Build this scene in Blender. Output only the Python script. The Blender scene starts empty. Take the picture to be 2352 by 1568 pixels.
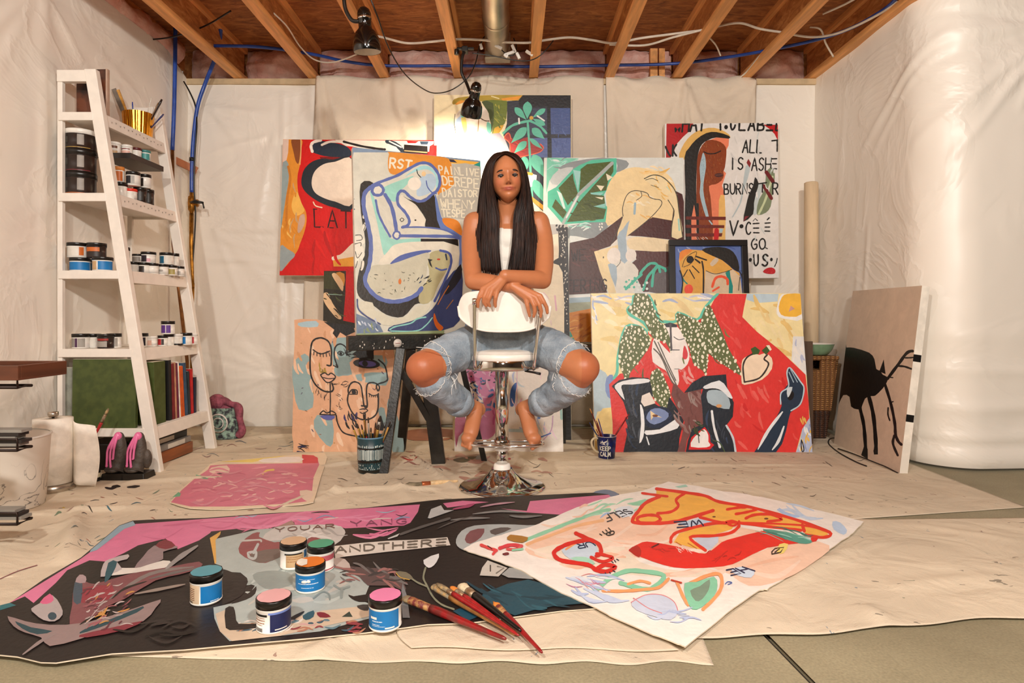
import bpy, bmesh, math, random
from mathutils import Vector, Matrix, noise
from mathutils.geometry import tessellate_polygon
PI = math.pi
random.seed(7)
SC = bpy.context.scene
COL = SC.collection
# ---- camera model: f in pixels of the 2352x1568 frame, level camera at height H looking along +Y
F, CX, CY, H = 1450.0, 1176.0, 723.0, 0.77
def P(x, y, D):
    return Vector(((x - CX) / F * D, D, H + (CY - y) / F * D))
def FL(x, y, z=0.0):
    return P(x, y, F * (H - z) / (y - CY))
def lin(h):
    h = h.lstrip('#')
    out = []
    for i in (0, 2, 4):
        c = int(h[i:i + 2], 16) / 255
        out.append(c / 12.92 if c <= 0.04045 else ((c + 0.055) / 1.055) ** 2.4)
    return (out[0], out[1], out[2], 1.0)
# ---- materials
MATS = {}
def nodes(name):
    m = bpy.data.materials.new(name); m.use_nodes = True
    nt = m.node_tree; b = nt.nodes['Principled BSDF']
    return m, nt, b
def nd(nt, typ, **kw):
    n = nt.nodes.new(typ)
    for k, v in kw.items():
        if k in n.inputs: n.inputs[k].default_value = v
        else: setattr(n, k, v)
    return n
def M(name, hexc, rough=0.5, metal=0.0, var=0.08, scale=18.0, bump=0.0, bscale=80.0, spec=0.5, stretch=None, col2=None, lo=0.4, hi=0.6, coat=0.0, sss=0.0, detail=4.0):
    """principled surface with a noise driven colour variation and optional bump"""
    if name in MATS: return MATS[name]
    m, nt, b = nodes(name); L = nt.links
    b.inputs['Roughness'].default_value = rough; b.inputs['Metallic'].default_value = metal
    b.inputs['Specular IOR Level'].default_value = spec
    if coat: b.inputs['Coat Weight'].default_value = coat
    if sss:
        b.inputs['Subsurface Weight'].default_value = sss; b.inputs['Subsurface Radius'].default_value = (0.012, 0.005, 0.003); b.inputs['Subsurface Scale'].default_value = 1.0
    c = lin(hexc)
    tc = nd(nt, 'ShaderNodeTexCoord'); mp = nd(nt, 'ShaderNodeMapping')
    if stretch: mp.inputs['Scale'].default_value = stretch
    L.new(tc.outputs['Object'], mp.inputs['Vector'])
    n = nd(nt, 'ShaderNodeTexNoise', Scale=scale, Detail=detail)
    L.new(mp.outputs['Vector'], n.inputs['Vector'])
    r = nd(nt, 'ShaderNodeValToRGB')
    e = r.color_ramp.elements; e[0].position = lo; e[1].position = hi
    if col2: e[0].color = c; e[1].color = lin(col2)
    else:
        e[0].color = tuple(max(0, v * (1 - var)) for v in c[:3]) + (1,); e[1].color = tuple(min(1, v * (1 + var)) for v in c[:3]) + (1,)
    L.new(n.outputs['Fac'], r.inputs['Fac']); L.new(r.outputs['Color'], b.inputs['Base Color'])
    if bump:
        n2 = nd(nt, 'ShaderNodeTexNoise', Scale=bscale, Detail=5.0); L.new(mp.outputs['Vector'], n2.inputs['Vector'])
        bp = nd(nt, 'ShaderNodeBump', Strength=bump, Distance=0.01); L.new(n2.outputs['Fac'], bp.inputs['Height']); L.new(bp.outputs['Normal'], b.inputs['Normal'])
    MATS[name] = m
    return m
def MC(name, rough=0.5, var=0.1, scale=25.0, stretch=(1, 1, 1), bump=0.15, bscale=120.0, spec=0.4):
    """like M, but the pigment comes from the mesh's own colour attribute"""
    if name in MATS: return MATS[name]
    m, nt, b = nodes(name); L = nt.links
    b.inputs['Roughness'].default_value = rough; b.inputs['Specular IOR Level'].default_value = spec
    a = nd(nt, 'ShaderNodeAttribute', attribute_name='Col')
    tc = nd(nt, 'ShaderNodeTexCoord'); mp = nd(nt, 'ShaderNodeMapping'); mp.inputs['Scale'].default_value = stretch
    L.new(tc.outputs['Object'], mp.inputs['Vector'])
    n = nd(nt, 'ShaderNodeTexNoise', Scale=scale, Detail=6.0, Roughness=0.65, Distortion=0.6); L.new(mp.outputs['Vector'], n.inputs['Vector'])
    mr = nd(nt, 'ShaderNodeMapRange'); mr.inputs['From Min'].default_value = 0.3; mr.inputs['From Max'].default_value = 0.7
    mr.inputs['To Min'].default_value = 1 - var; mr.inputs['To Max'].default_value = 1 + var
    L.new(n.outputs['Fac'], mr.inputs['Value'])
    mx = nd(nt, 'ShaderNodeVectorMath', operation='SCALE'); L.new(a.outputs['Color'], mx.inputs[0]); L.new(mr.outputs['Result'], mx.inputs['Scale'])
    L.new(mx.outputs['Vector'], b.inputs['Base Color'])
    if bump:
        n2 = nd(nt, 'ShaderNodeTexNoise', Scale=bscale, Detail=4.0); L.new(mp.outputs['Vector'], n2.inputs['Vector'])
        bp = nd(nt, 'ShaderNodeBump', Strength=bump, Distance=0.004); L.new(n2.outputs['Fac'], bp.inputs['Height']); L.new(bp.outputs['Normal'], b.inputs['Normal'])
    MATS[name] = m
    return m
# ---- mesh builder
def basis(d):
    d = d.normalized()
    a = Vector((0, 0, 1)) if abs(d.z) < 0.9 else Vector((1, 0, 0))
    u = d.cross(a).normalized(); v = u.cross(d).normalized()
    return u, v
def crom(pts, n=6, closed=False):
    """Catmull-Rom through points of any dimension"""
    pts = [Vector(p) for p in pts]; N = len(pts); out = []
    if N < 3: return pts
    rng = N if closed else N - 1
    for i in range(rng):
        if closed: p0, p1, p2, p3 = pts[i - 1], pts[i], pts[(i + 1) % N], pts[(i + 2) % N]
        else: p0, p1, p2, p3 = pts[max(i - 1, 0)], pts[i], pts[i + 1], pts[min(i + 2, N - 1)]
        for k in range(n):
            t = k / n; t2 = t * t; t3 = t2 * t
            out.append(0.5 * ((2 * p1) + (p2 - p0) * t + (2 * p0 - 5 * p1 + 4 * p2 - p3) * t2 + (3 * p1 - p0 - 3 * p2 + p3) * t3))
    if not closed: out.append(pts[-1])
    return out
class MB:
    def __init__(s): s.v, s.f, s.mi, s.c, s.sm = [], [], [], [], []; s.col = (1, 1, 1, 1); s.mat = 0; s.smooth = False
    def add(s, vs, fs, smooth=None):
        o = len(s.v); s.v += [Vector(v) for v in vs]
        for f in fs:
            s.f.append([i + o for i in f]); s.mi.append(s.mat); s.c.append(s.col); s.sm.append(s.smooth if smooth is None else smooth)
        return o
    def box(s, a, b, M4=None):
        (x0, y0, z0), (x1, y1, z1) = a, b
        vs = [Vector(p) for p in ((x0, y0, z0), (x1, y0, z0), (x1, y1, z0), (x0, y1, z0), (x0, y0, z1), (x1, y0, z1), (x1, y1, z1), (x0, y1, z1))]
        if M4: vs = [M4 @ v for v in vs]
        s.add(vs, [(0, 3, 2, 1), (4, 5, 6, 7), (0, 1, 5, 4), (1, 2, 6, 5), (2, 3, 7, 6), (3, 0, 4, 7)], False)
    def hexa(s, p):
        """eight corners: bottom four then top four"""
        s.add(p, [(0, 3, 2, 1), (4, 5, 6, 7), (0, 1, 5, 4), (1, 2, 6, 5), (2, 3, 7, 6), (3, 0, 4, 7)], False)
    def bar(s, a, b, w, t, up=None):
        """rectangular bar from a to b, w along side, t along up"""
        a, b = Vector(a), Vector(b); d = (b - a).normalized()
        if up is None: u, v = basis(d)
        else:
            u = d.cross(Vector(up)).normalized(); v = u.cross(d).normalized()
        u, v = u * w / 2, v * t / 2
        s.hexa([a - u - v, a + u - v, a + u + v, a - u + v, b - u - v, b + u - v, b + u + v, b - u + v])
    def tube(s, path, r, n=10, cap=True, flat=1.0, closed=False):
        path = [Vector(p) for p in path]; N = len(path)
        rs = r if isinstance(r, (list, tuple)) else [r] * N
        u = None; vs = []
        for i, p in enumerate(path):
            if closed: d = path[(i + 1) % N] - path[i - 1]
            else: d = path[min(i + 1, N - 1)] - path[max(i - 1, 0)]
            if d.length < 1e-9: d = Vector((0, 0, 1))
            d.normalize()
            if u is None: u, w = basis(d)
            else:
                u = (u - d * u.dot(d))
                u = u.normalized() if u.length > 1e-6 else basis(d)[0]
                w = u.cross(d)
            for k in range(n):
                a = 2 * PI * k / n
                vs.append(p + (u * math.cos(a) + w * math.sin(a) * flat) * rs[i])
        fs = []
        for i in range(N if closed else N - 1):
            for k in range(n):
                a, b = i * n + k, i * n + (k + 1) % n
                c, d_ = ((i + 1) % N) * n + (k + 1) % n, ((i + 1) % N) * n + k
                fs.append((a, b, c, d_))
        s.add(vs, fs, True)
        if cap and not closed:
            o = len(s.v) - len(vs)
            for ring, rev in ((0, False), (N - 1, True)):
                ids = [o + ring * n + k for k in range(n)]
                s.f.append(ids[::-1] if not rev else ids); s.mi.append(s.mat); s.c.append(s.col); s.sm.append(False)
    def lathe(s, prof, c=(0, 0, 0), n=32, axis=None, smooth=True, cap=True):
        """prof: (radius, height) pairs"""
        c = Vector(c)
        if axis is None: u, v, w = Vector((1, 0, 0)), Vector((0, 1, 0)), Vector((0, 0, 1))
        else:
            w = Vector(axis).normalized(); u, v = basis(w); v = w.cross(u)
        vs = []
        for r, h in prof:
            for k in range(n):
                a = 2 * PI * k / n
                vs.append(c + u * (r * math.cos(a)) + v * (r * math.sin(a)) + w * h)
        fs = []
        for i in range(len(prof) - 1):
            for k in range(n):
                fs.append((i * n + k, i * n + (k + 1) % n, (i + 1) * n + (k + 1) % n, (i + 1) * n + k))
        o = s.add(vs, fs, smooth)
        if cap:
            for ring, rev in ((0, True), (len(prof) - 1, False)):
                if prof[ring][0] > 1e-5:
                    ids = [o + ring * n + k for k in range(n)]
                    s.f.append(ids[::-1] if rev else ids); s.mi.append(s.mat); s.c.append(s.col); s.sm.append(False)
    def ball(s, c, r, n=16, m=10, R=None):
        """ellipsoid, r scalar or triple"""
        r = (r, r, r) if not isinstance(r, (tuple, list)) else r
        c = Vector(c); vs = []; fs = []
        for i in range(1, m):
            t = PI * i / m
            for k in range(n):
                a = 2 * PI * k / n
                p = Vector((r[0] * math.sin(t) * math.cos(a), r[1] * math.sin(t) * math.sin(a), r[2] * math.cos(t)))
                vs.append(c + (R @ p if R else p))
        tp, bt = Vector((0, 0, r[2])), Vector((0, 0, -r[2]))
        vs += [c + (R @ tp if R else tp), c + (R @ bt if R else bt)]
        T = len(vs) - 2
        for i in range(m - 2):
            for k in range(n): fs.append((i * n + k, (i + 1) * n + k, (i + 1) * n + (k + 1) % n, i * n + (k + 1) % n))
        for k in range(n):
            fs.append((T, k, (k + 1) % n)); fs.append((T + 1, (m - 2) * n + (k + 1) % n, (m - 2) * n + k))
        s.add(vs, fs, True)
    def grid(s, fn, nu, nv, smooth=True):
        vs = [fn(i / nu, j / nv) for j in range(nv + 1) for i in range(nu + 1)]
        s.add(vs, [(j * (nu + 1) + i, j * (nu + 1) + i + 1, (j + 1) * (nu + 1) + i + 1, (j + 1) * (nu + 1) + i) for j in range(nv) for i in range(nu)], smooth)
    def prism(s, pts, off):
        """closed polygon (3D points) extruded by off"""
        off = Vector(off); pts = [Vector(p) for p in pts]; n = len(pts)
        tris = tessellate_polygon([pts])
        s.add(pts + [p + off for p in pts], [tuple(t) for t in tris] + [tuple(i + n for i in t[::-1]) for t in tris] + [(i, i + n, (i + 1) % n + n, (i + 1) % n) for i in range(n)], False)
    def build(s, name, mats, parent=None, loc=None, bevel=0.0, local=None):
        me = bpy.data.meshes.new(name)
        vs = s.v
        if local is not None:
            lv = Vector(local); vs = [v - lv for v in s.v]
        me.from_pydata([tuple(v) for v in vs], [], s.f)
        mats = mats if isinstance(mats, (list, tuple)) else [mats]
        for m in mats: me.materials.append(m)
        me.polygons.foreach_set('material_index', s.mi); me.polygons.foreach_set('use_smooth', s.sm)
        if any(c != (1, 1, 1, 1) for c in s.c):
            at = me.color_attributes.new('Col', 'FLOAT_COLOR', 'CORNER'); d = []
            for f, c in zip(s.f, s.c): d += list(c) * len(f)
            if len(d) == 4 * len(at.data): at.data.foreach_set('color', d)
        me.update()
        o = bpy.data.objects.new(name, me); COL.objects.link(o)
        if parent is not None: o.parent = parent
        if local is not None: o.location = local
        elif loc is not None: o.location = loc
        if bevel:
            md = o.modifiers.new('edge', 'BEVEL'); md.width = bevel; md.segments = 2; md.limit_method = 'ANGLE'; md.angle_limit = 0.7
        return o
def tag(o, label=None, cat=None, group=None, kind=None):
    if label: o['label'] = label
    if cat: o['category'] = cat
    if group: o['group'] = group
    if kind: o['kind'] = kind
    return o
def thing(name, label, cat, loc=(0, 0, 0), rz=0.0, group=None):
    o = bpy.data.objects.new(name, None); COL.objects.link(o); o.location = loc; o.rotation_euler = (0, 0, rz); o.empty_display_size = 0.05
    return tag(o, label, cat, group)
def dup(root, loc, rz=None, label=None, scale=None):
    r = root.copy(); COL.objects.link(r); r.location = loc
    if rz is not None: r.rotation_euler = (0, 0, rz)
    if scale: r.scale = scale
    if label: r['label'] = label
    for ch in list(root.children):
        c = ch.copy(); COL.objects.link(c); c.parent = r
        for g in ch.children:
            d = g.copy(); COL.objects.link(d); d.parent = c
    return r
def fbm(x, y, z=0.0, s=1.0, o=4):
    return noise.fractal(Vector((x * s, y * s, z * s)), 0.9, 2.0, o)
def ridged(x, y, z=0.0, s=1.0):
    n = noise.noise(Vector((x * s, y * s, z * s)))
    return 1 - min(1, abs(n) * 3.2)
# ================= ROOM SHELL =================
WL, WR, WB = -2.25, 2.10, 4.38      # left wall X, right wall X, back wall Y
JB = 2.40                            # underside of the joists
def poly_mat(name, base='#f1e9dd'):
    m, nt, b = nodes(name); L = nt.links
    b.inputs['Base Color'].default_value = lin(base); b.inputs['Roughness'].default_value = 0.38; b.inputs['Specular IOR Level'].default_value = 0.45
    tc = nd(nt, 'ShaderNodeTexCoord')
    n1 = nd(nt, 'ShaderNodeTexNoise', Scale=1.3, Detail=4.0, Roughness=0.5, Distortion=2.2); L.new(tc.outputs['Object'], n1.inputs['Vector'])
    r = nd(nt, 'ShaderNodeValToRGB'); e = r.color_ramp.elements; e[0].position = 0.44; e[1].position = 0.56
    e[0].color = (0, 0, 0, 1); e[1].color = (1, 1, 1, 1); L.new(n1.outputs['Fac'], r.inputs['Fac'])
    pp = nd(nt, 'ShaderNodeMath', operation='PINGPONG'); pp.inputs[1].default_value = 0.5; L.new(r.outputs['Color'], pp.inputs[0])
    n2 = nd(nt, 'ShaderNodeTexNoise', Scale=22.0, Detail=3.0); L.new(tc.outputs['Object'], n2.inputs['Vector'])
    ad = nd(nt, 'ShaderNodeMath', operation='MULTIPLY_ADD'); ad.inputs[1].default_value = 0.04; L.new(n2.outputs['Fac'], ad.inputs[0]); L.new(pp.outputs[0], ad.inputs[2])
    bp = nd(nt, 'ShaderNodeBump', Strength=0.16, Distance=0.03); L.new(ad.outputs[0], bp.inputs['Height']); L.new(bp.outputs['Normal'], b.inputs['Normal'])
    return m
M_POLY = poly_mat('white_plastic_sheeting')
def crease(p, a, b, w, amp):
    """height of a fold running from a to b (2D)"""
    ax, ay = a; bx, by = b; dx, dy = bx - ax, by - ay; l2 = dx * dx + dy * dy
    t = ((p[0] - ax) * dx + (p[1] - ay) * dy) / l2
    if t < -0.05 or t > 1.05: return 0.0
    t = min(1, max(0, t)); qx, qy = ax + dx * t, ay + dy * t
    d = math.hypot(p[0] - qx, p[1] - qy)
    return amp * math.exp(-(d / w) ** 2) * (0.35 + 0.65 * math.sin(PI * min(1, max(0, t * 0.9 + 0.08))))
def sheet(name, fn, nu, nv, mat, kind='structure'):
    b = MB(); b.grid(fn, nu, nv); o = b.build(name, mat); o['kind'] = kind
    return o
rnd = random.Random(3)
# fans of creases pinned at staples, in (along, z) coordinates of each wall
def fan(cx, cz, n, r0, r1, a0, a1, amp=0.008, w=0.018):
    out = []
    for i in range(n):
        a = a0 + (a1 - a0) * (i + rnd.uniform(-.3, .3)) / max(1, n - 1); l = rnd.uniform(r0, r1)
        out.append(((cx, cz), (cx + l * math.cos(a), cz + l * math.sin(a)), w * rnd.uniform(.6, 1.4), amp * rnd.uniform(.5, 1.2) * rnd.choice((1, 1, -.7))))
    return out
bk_folds = fan(-1.65, 2.02, 9, .3, .8, PI * .95, PI * 1.6) + fan(-1.58, 1.15, 8, .3, .7, PI * .9, PI * 1.9) + fan(-2.05, 1.35, 9, .3, .9, -1.2, .5) + \
    fan(-1.62, .35, 9, .25, .8, PI * .55, PI * 1.3) + fan(-2.1, 2.2, 7, .3, .6, -1.2, 0) + fan(1.95, 1.9, 5, .2, .5, PI * .7, PI * 1.4) + \
    [((-1.60, 0), (-1.58, 2.3), .02, .022), ((-1.52, 0), (-1.52, 2.3), .015, .012), ((-2.1, 1.17), (-1.6, 1.12), .02, .012), ((-1.95, .62), (-1.6, .75), .02, .01)]
def back_pt(u, v):
    x = WL + (WR - WL) * u; z = -0.01 + 2.40 * v
    d = 0.012 * fbm(x, z, 1.0, 1.4) + sum(crease((x, z), *f) for f in bk_folds)
    if x > -1.4: d *= .5
    if x < -1.55: d += 0.03 * math.exp(-((x + 1.9) / .22) ** 2) * (0.6 + 0.4 * math.sin(z * 5))
    return (x, WB - max(0, d + .01), z)
sheet('wall_back', back_pt, 230, 130, M_POLY)
lf_folds = fan(3.0, 2.33, 12, .3, 1.1, PI, 2 * PI, .007, .02) + fan(2.9, 1.2, 7, .3, .8, -.7, .8, .004) + fan(3.1, .5, 8, .2, .6, 2.2, 4.4, .006) + \
    [((3.02, 1.0), (3.02, 2.3), .03, .01), ((2.7, 2.4), (4.0, 1.9), .03, .006), ((3.3, 2.2), (4.2, 2.0), .02, .005), ((2.0, .5), (3.4, .55), .03, .004)]
def left_pt(u, v):
    y = -1.6 + (WB + 1.6) * u
    top = 2.50 if y < 4.1 else 2.50 - (y - 4.1) * .4
    z = -0.01 + (top + .01) * v
    d = 0.010 * fbm(y, z, 5.0, 1.1) + sum(crease((y, z), *f) for f in lf_folds)
    return (WL + max(0, d + .008), y, z)
sheet('wall_left', left_pt, 220, 110, M_POLY)
# right wall: runs forward from the back corner, rounds a soft corner and turns away parallel to the back wall
JY = 3.13
def right_path(s):
    L1, R = WB - (JY + .22), .22
    L2 = R * PI / 2
    if s < L1: return (WR, WB - s), (-1, 0), 0
    if s < L1 + L2:
        a = (s - L1) / R
        return (WR + R - R * math.cos(a), JY + R - R * math.sin(a)), (-math.cos(a), -math.sin(a)), 1
    t = s - L1 - L2
    return (WR + R + t, JY), (0, -1), 2
RTOT = WB - (JY + .22) + .22 * PI / 2 + 2.3
rt_folds = fan(1.75, 2.2, 13, .25, .9, PI * .95, PI * 1.75, .012, .02) + fan(1.62, 2.0, 6, .2, .5, PI * .2, PI * 1.5, .006) + \
    [((.6, 1.75), (1.25, 2.2), .02, .014), ((.72, 1.7), (1.2, 2.1), .012, .010), ((.3, 1.4), (.42, 2.2), .03, .006), ((.5, .5), (.55, 1.1), .02, .005), ((.62, .9), (.66, 1.3), .015, .007),
     ((1.69, 0), (1.69, 2.4), .012, .02), ((1.64, .1), (1.66, 2.3), .03, -.012), ((1.1, .3), (2.6, .34), .03, .012), ((1.1, .16), (2.6, .18), .03, .014), ((1.1, .5), (2.6, .47), .03, .01), ((1.1, .66), (2.6, .68), .04, .007)]
def right_pt(u, v):
    s = RTOT * u; (x, y), n, k = right_path(s); z = 0.015 + 2.385 * v
    d = 0.012 * fbm(s, z, 9.0, 1.2) + sum(crease((s, z), *f) for f in rt_folds) + .02 * math.exp(-((s - 1.25) / .3) ** 2) * (1 - v)
    if z < .12: d += .02 * math.sin(PI * z / .12)
    return (x + n[0] * (d + .005), y + n[1] * (d + .005), z)
sheet('wall_right', right_pt, 230, 130, M_POLY)
# rest of the basement around the camera, never in frame
M_DIM = M('bare_foundation', '#6b6157', .9)
b = MB(); b.box((WL - .1, -4.75, 0), (4.6, -4.6, 2.7)); b.build('wall_front', M_DIM)['kind'] = 'structure'
b = MB(); b.box((WL - .1, -4.6, 0), (WL - .0, -1.6, 2.7)); b.build('wall_far_left', M_DIM)['kind'] = 'structure'
b = MB(); b.box((4.4, -4.6, 0), (4.5, JY + .1, 2.7)); b.build('wall_far_right', M_DIM)['kind'] = 'structure'
# concrete slab with a saw-cut joint
def concrete():
    m, nt, b = nodes('concrete'); L = nt.links; b.inputs['Roughness'].default_value = .72
    tc = nd(nt, 'ShaderNodeTexCoord'); n = nd(nt, 'ShaderNodeTexNoise', Scale=2.2, Detail=9.0, Roughness=.65); L.new(tc.outputs['Object'], n.inputs['Vector'])
    r = nd(nt, 'ShaderNodeValToRGB'); e = r.color_ramp.elements; e[0].position = .3; e[1].position = .75; e[0].color = lin('#857b61'); e[1].color = lin('#a1977a')
    L.new(n.outputs['Fac'], r.inputs['Fac']); n2 = nd(nt, 'ShaderNodeTexNoise', Scale=160.0, Detail=3.0); L.new(tc.outputs['Object'], n2.inputs['Vector'])
    mx = nd(nt, 'ShaderNodeMix', data_type='RGBA', blend_type='OVERLAY'); mx.inputs['Factor'].default_value = .35
    L.new(r.outputs['Color'], mx.inputs['A']); L.new(n2.outputs['Fac'], mx.inputs['B']); L.new(mx.outputs['Result'], b.inputs['Base Color'])
    bp = nd(nt, 'ShaderNodeBump', Strength=.2, Distance=.003); L.new(n2.outputs['Fac'], bp.inputs['Height']); L.new(bp.outputs['Normal'], b.inputs['Normal'])
    return m
M_CONC = concrete(); M_CRACK = M('joint_gap', '#2a2218', .9)
ja, jb = FL(1780, 1480), FL(1868, 1570); jd = (jb - ja).normalized()
j0, j1 = ja - jd * 1.2, jb + jd * 3.0
b = MB(); nrm = Vector((-jd.y, jd.x, 0)) * .008
b.box((WL - .1, -4.75, -.12), (4.6, WB + .1, -.012))
b.mat = 0
# slab top, split along the joint so the groove is real
def side(x, sgn):
    t = (x - j0.x) / (j1.x - j0.x); return j0.y + (j1.y - j0.y) * t
X0, X1, Y0, Y1 = WL - .1, 4.6, -4.75, WB + .1
def jx(y): return ja.x + (y - ja.y) * jd.x / jd.y
g = .007
YA = Y0 if X0 < jx(Y0) < X1 else ja.y - (4.3 - ja.x) * abs(jd.y / jd.x)
b.add([(X0, Y0, 0), (jx(YA) - g, Y0, 0), (jx(YA) - g, YA, 0), (jx(Y1) - g, Y1, 0), (X0, Y1, 0)], [(0, 1, 2, 3, 4)], False)
b.add([(jx(YA) - g, Y0, 0), (X1, Y0, 0), (X1, Y1, 0), (jx(Y1) + g, Y1, 0), (jx(YA) + g, YA, 0), (jx(YA) - g, YA, 0)], [(0, 1, 2, 3, 4, 5)], False)
b.mat = 1
b.add([(jx(YA) - g, YA, -.01), (jx(YA) + g, YA, -.01), (jx(Y1) + g, Y1, -.01), (jx(Y1) - g, Y1, -.01)], [(0, 1, 2, 3)], False)
b.build('floor', [M_CONC, M_CRACK])['kind'] = 'structure'
# ---- ceiling: strand board deck on I-joists
def osb(name, c0, c1, c2, sx):
    m, nt, b = nodes(name); L = nt.links; b.inputs['Roughness'].default_value = .75
    tc = nd(nt, 'ShaderNodeTexCoord'); mp = nd(nt, 'ShaderNodeMapping'); mp.inputs['Scale'].default_value = sx; L.new(tc.outputs['Object'], mp.inputs['Vector'])
    n = nd(nt, 'ShaderNodeTexNoise', Scale=7.0, Detail=6.0, Roughness=.7, Distortion=1.2); L.new(mp.outputs['Vector'], n.inputs['Vector'])
    r = nd(nt, 'ShaderNodeValToRGB'); e = r.color_ramp.elements; e[0].position = .3; e[0].color = lin(c0); e[1].position = .72; e[1].color = lin(c2)
    k = e.new(.5); k.color = lin(c1); L.new(n.outputs['Fac'], r.inputs['Fac']); L.new(r.outputs['Color'], b.inputs['Base Color'])
    bp = nd(nt, 'ShaderNodeBump', Strength=.4, Distance=.004); L.new(n.outputs['Fac'], bp.inputs['Height']); L.new(bp.outputs['Normal'], b.inputs['Normal'])
    return m
M_OSB = osb('strand_board', '#6b4020', '#a0632f', '#cc8a4a', (1.0, 3.2, 1.0)); M_WEB = osb('strand_web', '#8a5224', '#b97437', '#dd9e5c', (2.5, 1.0, 3.0))
M_FLG = M('joist_lumber', '#e7a664', .6, var=.14, scale=6.0, stretch=(6, .5, 6), bump=.1)
b = MB(); b.box((WL - .1, -4.75, 2.64), (4.6, WB + .2, 2.68)); b.build('ceiling', M_OSB)['kind'] = 'structure'
JX = [-2.36, -1.888, -1.372, -.879, -.369, .148, .671, 1.139, 1.613, 2.08, 2.57, 3.06, 3.55, 4.04]
for i, x in enumerate(JX):
    b = MB(); y1 = WB + .06 if x < 2.2 else JY + .2
    b.mat = 0; b.box((x - .03, -4.6, JB), (x + .03, y1, JB + .036)); b.box((x - .03, -4.6, 2.602), (x + .03, y1, 2.639))
    b.mat = 1; b.box((x - .006, -4.6, JB + .036), (x + .006, y1, 2.602))
    o = b.build('ceiling_joist', [M_FLG, M_WEB]); o['kind'] = 'structure'
# sill plate and rim board above the back wall
b = MB(); b.box((WL, WB - .03, 2.36), (WR, WB + .12, 2.398)); b.build('trim_1', M('sill_lumber', '#c9b08a', .7))['kind'] = 'structure'
b = MB(); b.box((WL - .1, WB + .13, 2.36), (WR + .1, WB + .16, 2.64)); b.build('trim_2', M_WEB)['kind'] = 'structure'
b = MB(); b.box((WL - .09, -1.6, 2.46), (WL - .02, WB, 2.64)); b.build('trim_3', M_WEB)['kind'] = 'structure'
b = MB(); b.box((.95, WB - .045, 2.40), (1.0, WB - .005, 2.60)); b.box((1.01, WB - .045, 2.40), (1.05, WB - .005, 2.60)); b.build('trim_4', M_FLG)['kind'] = 'structure'
M_PINK = M('pink_fibreglass', '#e6aa9a', .95, var=.25, scale=9.0, bump=1.0, bscale=34.0, col2='#fbdcd0', lo=.3, hi=.7)
ords = ['bay beside the wall with the ladder shelf', 'second bay from the ladder shelf wall', 'third bay, above the red painting', 'fourth bay, above the clip lamp cord', 'bay at the end of the metal duct',
        'bay above the painting of the teal plant', 'bay holding two short studs', 'bay where the loose white wire hangs down', 'last bay before the bare plastic wall']
for i in range(9):
    x0, x1 = JX[i] + .012, JX[i + 1] - .012
    if i == 0: x0 = WL - .015
    b = MB(); sd = i * 3.1
    def fn(u, v, x0=x0, x1=x1, sd=sd):
        x = x0 + (x1 - x0) * u; z = 2.402 + .232 * v
        bul = .10 * (math.sin(PI * u) ** .5 if 0 < u < 1 else 0) * (math.sin(PI * (v * .85 + .12)) ** .6) + .035 * fbm(x, z, sd, 9)
        return (x, WB + .10 - max(0, bul), z)
    b.grid(fn, 20, 12)
    tag(b.build('insulation_batt', M_PINK), 'pink insulation batt stuffed in the ' + ords[i], 'insulation', 'pink insulation batts between the joists')
b = MB()
def fn(u, v):
    y = 2.2 + 2.1 * u; z = 2.475 + .16 * v
    return (WL - .02 + .05 * max(0, math.sin(PI * v)) + .03 * fbm(y, z, 3, 6), y, z)
b.grid(fn, 40, 8); tag(b.build('insulation_batt', M_PINK), 'long pink insulation batt along the top of the ladder shelf wall', 'insulation', 'pink insulation batts between the joists')
# duct
M_GALV = M('galvanised', '#b7ab98', .38, .85, var=.15, scale=6.0)
t = thing('air_duct', 'round grey metal air duct running between two joists above the woman', 'duct')
b = MB(); b.lathe([(.078, 0), (.078, 5.55), (.078, 5.56)], (-.095, -1.4, 2.535), 28, axis=(0, 1, 0)); b.build('pipe', M_GALV, t)
for y in (1.9, 3.05, 3.75): b = MB(); b.lathe([(.079, -.012), (.083, -.006), (.083, .006), (.079, .012)], (-.095, y, 2.535), 28, axis=(0, 1, 0), cap=False); b.build('seam_bead', M_GALV, t)
b = MB(); b.box((-.18, 4.13, 2.45), (-.01, 4.22, 2.62)); b.build('end_box', M_GALV, t, bevel=.006)
def Zp(x, y, z):
    D = (z - H) * F / (CY - y); return P(x, y, D)
M_WIRE = M('white_cable_jacket', '#e6dccb', .5); M_BLK = M('black_plastic', '#17130f', .35, var=.2); M_PEX = M('blue_pipe', '#2349a0', .3, var=.15)
def cord(name, pts, r, mat, label, cat, n=8, group=None):
    b = MB(); b.tube(crom(pts, 8), r, n); return tag(b.build(name, mat), label, cat, group)
cord('electrical_cable', [Zp(840, 78, 2.5), Zp(880, 86, 2.49), Zp(935, 99, 2.48), Zp(990, 96, 2.48), Zp(1050, 90, 2.48), Zp(1110, 92, 2.475), Zp(1160, 97, 2.47), Zp(1215, 98, 2.47), Zp(1260, 91, 2.47), Zp(1310, 86, 2.48), Zp(1360, 92, 2.47), Zp(1410, 99, 2.46), Zp(1470, 88, 2.47), Zp(1530, 80, 2.48), Zp(1610, 70, 2.48)], .0075, M_WIRE, 'thick white cable threading the joists behind the upper clip lamp', 'cable')
cord('electrical_cable', [Zp(1400, 102, 2.455), Zp(1480, 104, 2.455), Zp(1545, 86, 2.46), Zp(1600, 72, 2.47), Zp(1650, 60, 2.48), Zp(1700, 53, 2.48), Zp(1745, 66, 2.47), Zp(1800, 75, 2.45), Zp(1860, 85, 2.44), Zp(1910, 80, 2.44), Zp(1960, 62, 2.44), Zp(2020, 32, 2.44), Zp(2060, 5, 2.44)], .007, M_WIRE, 'white cable dipping under the joists toward the bare plastic wall', 'cable')
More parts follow.
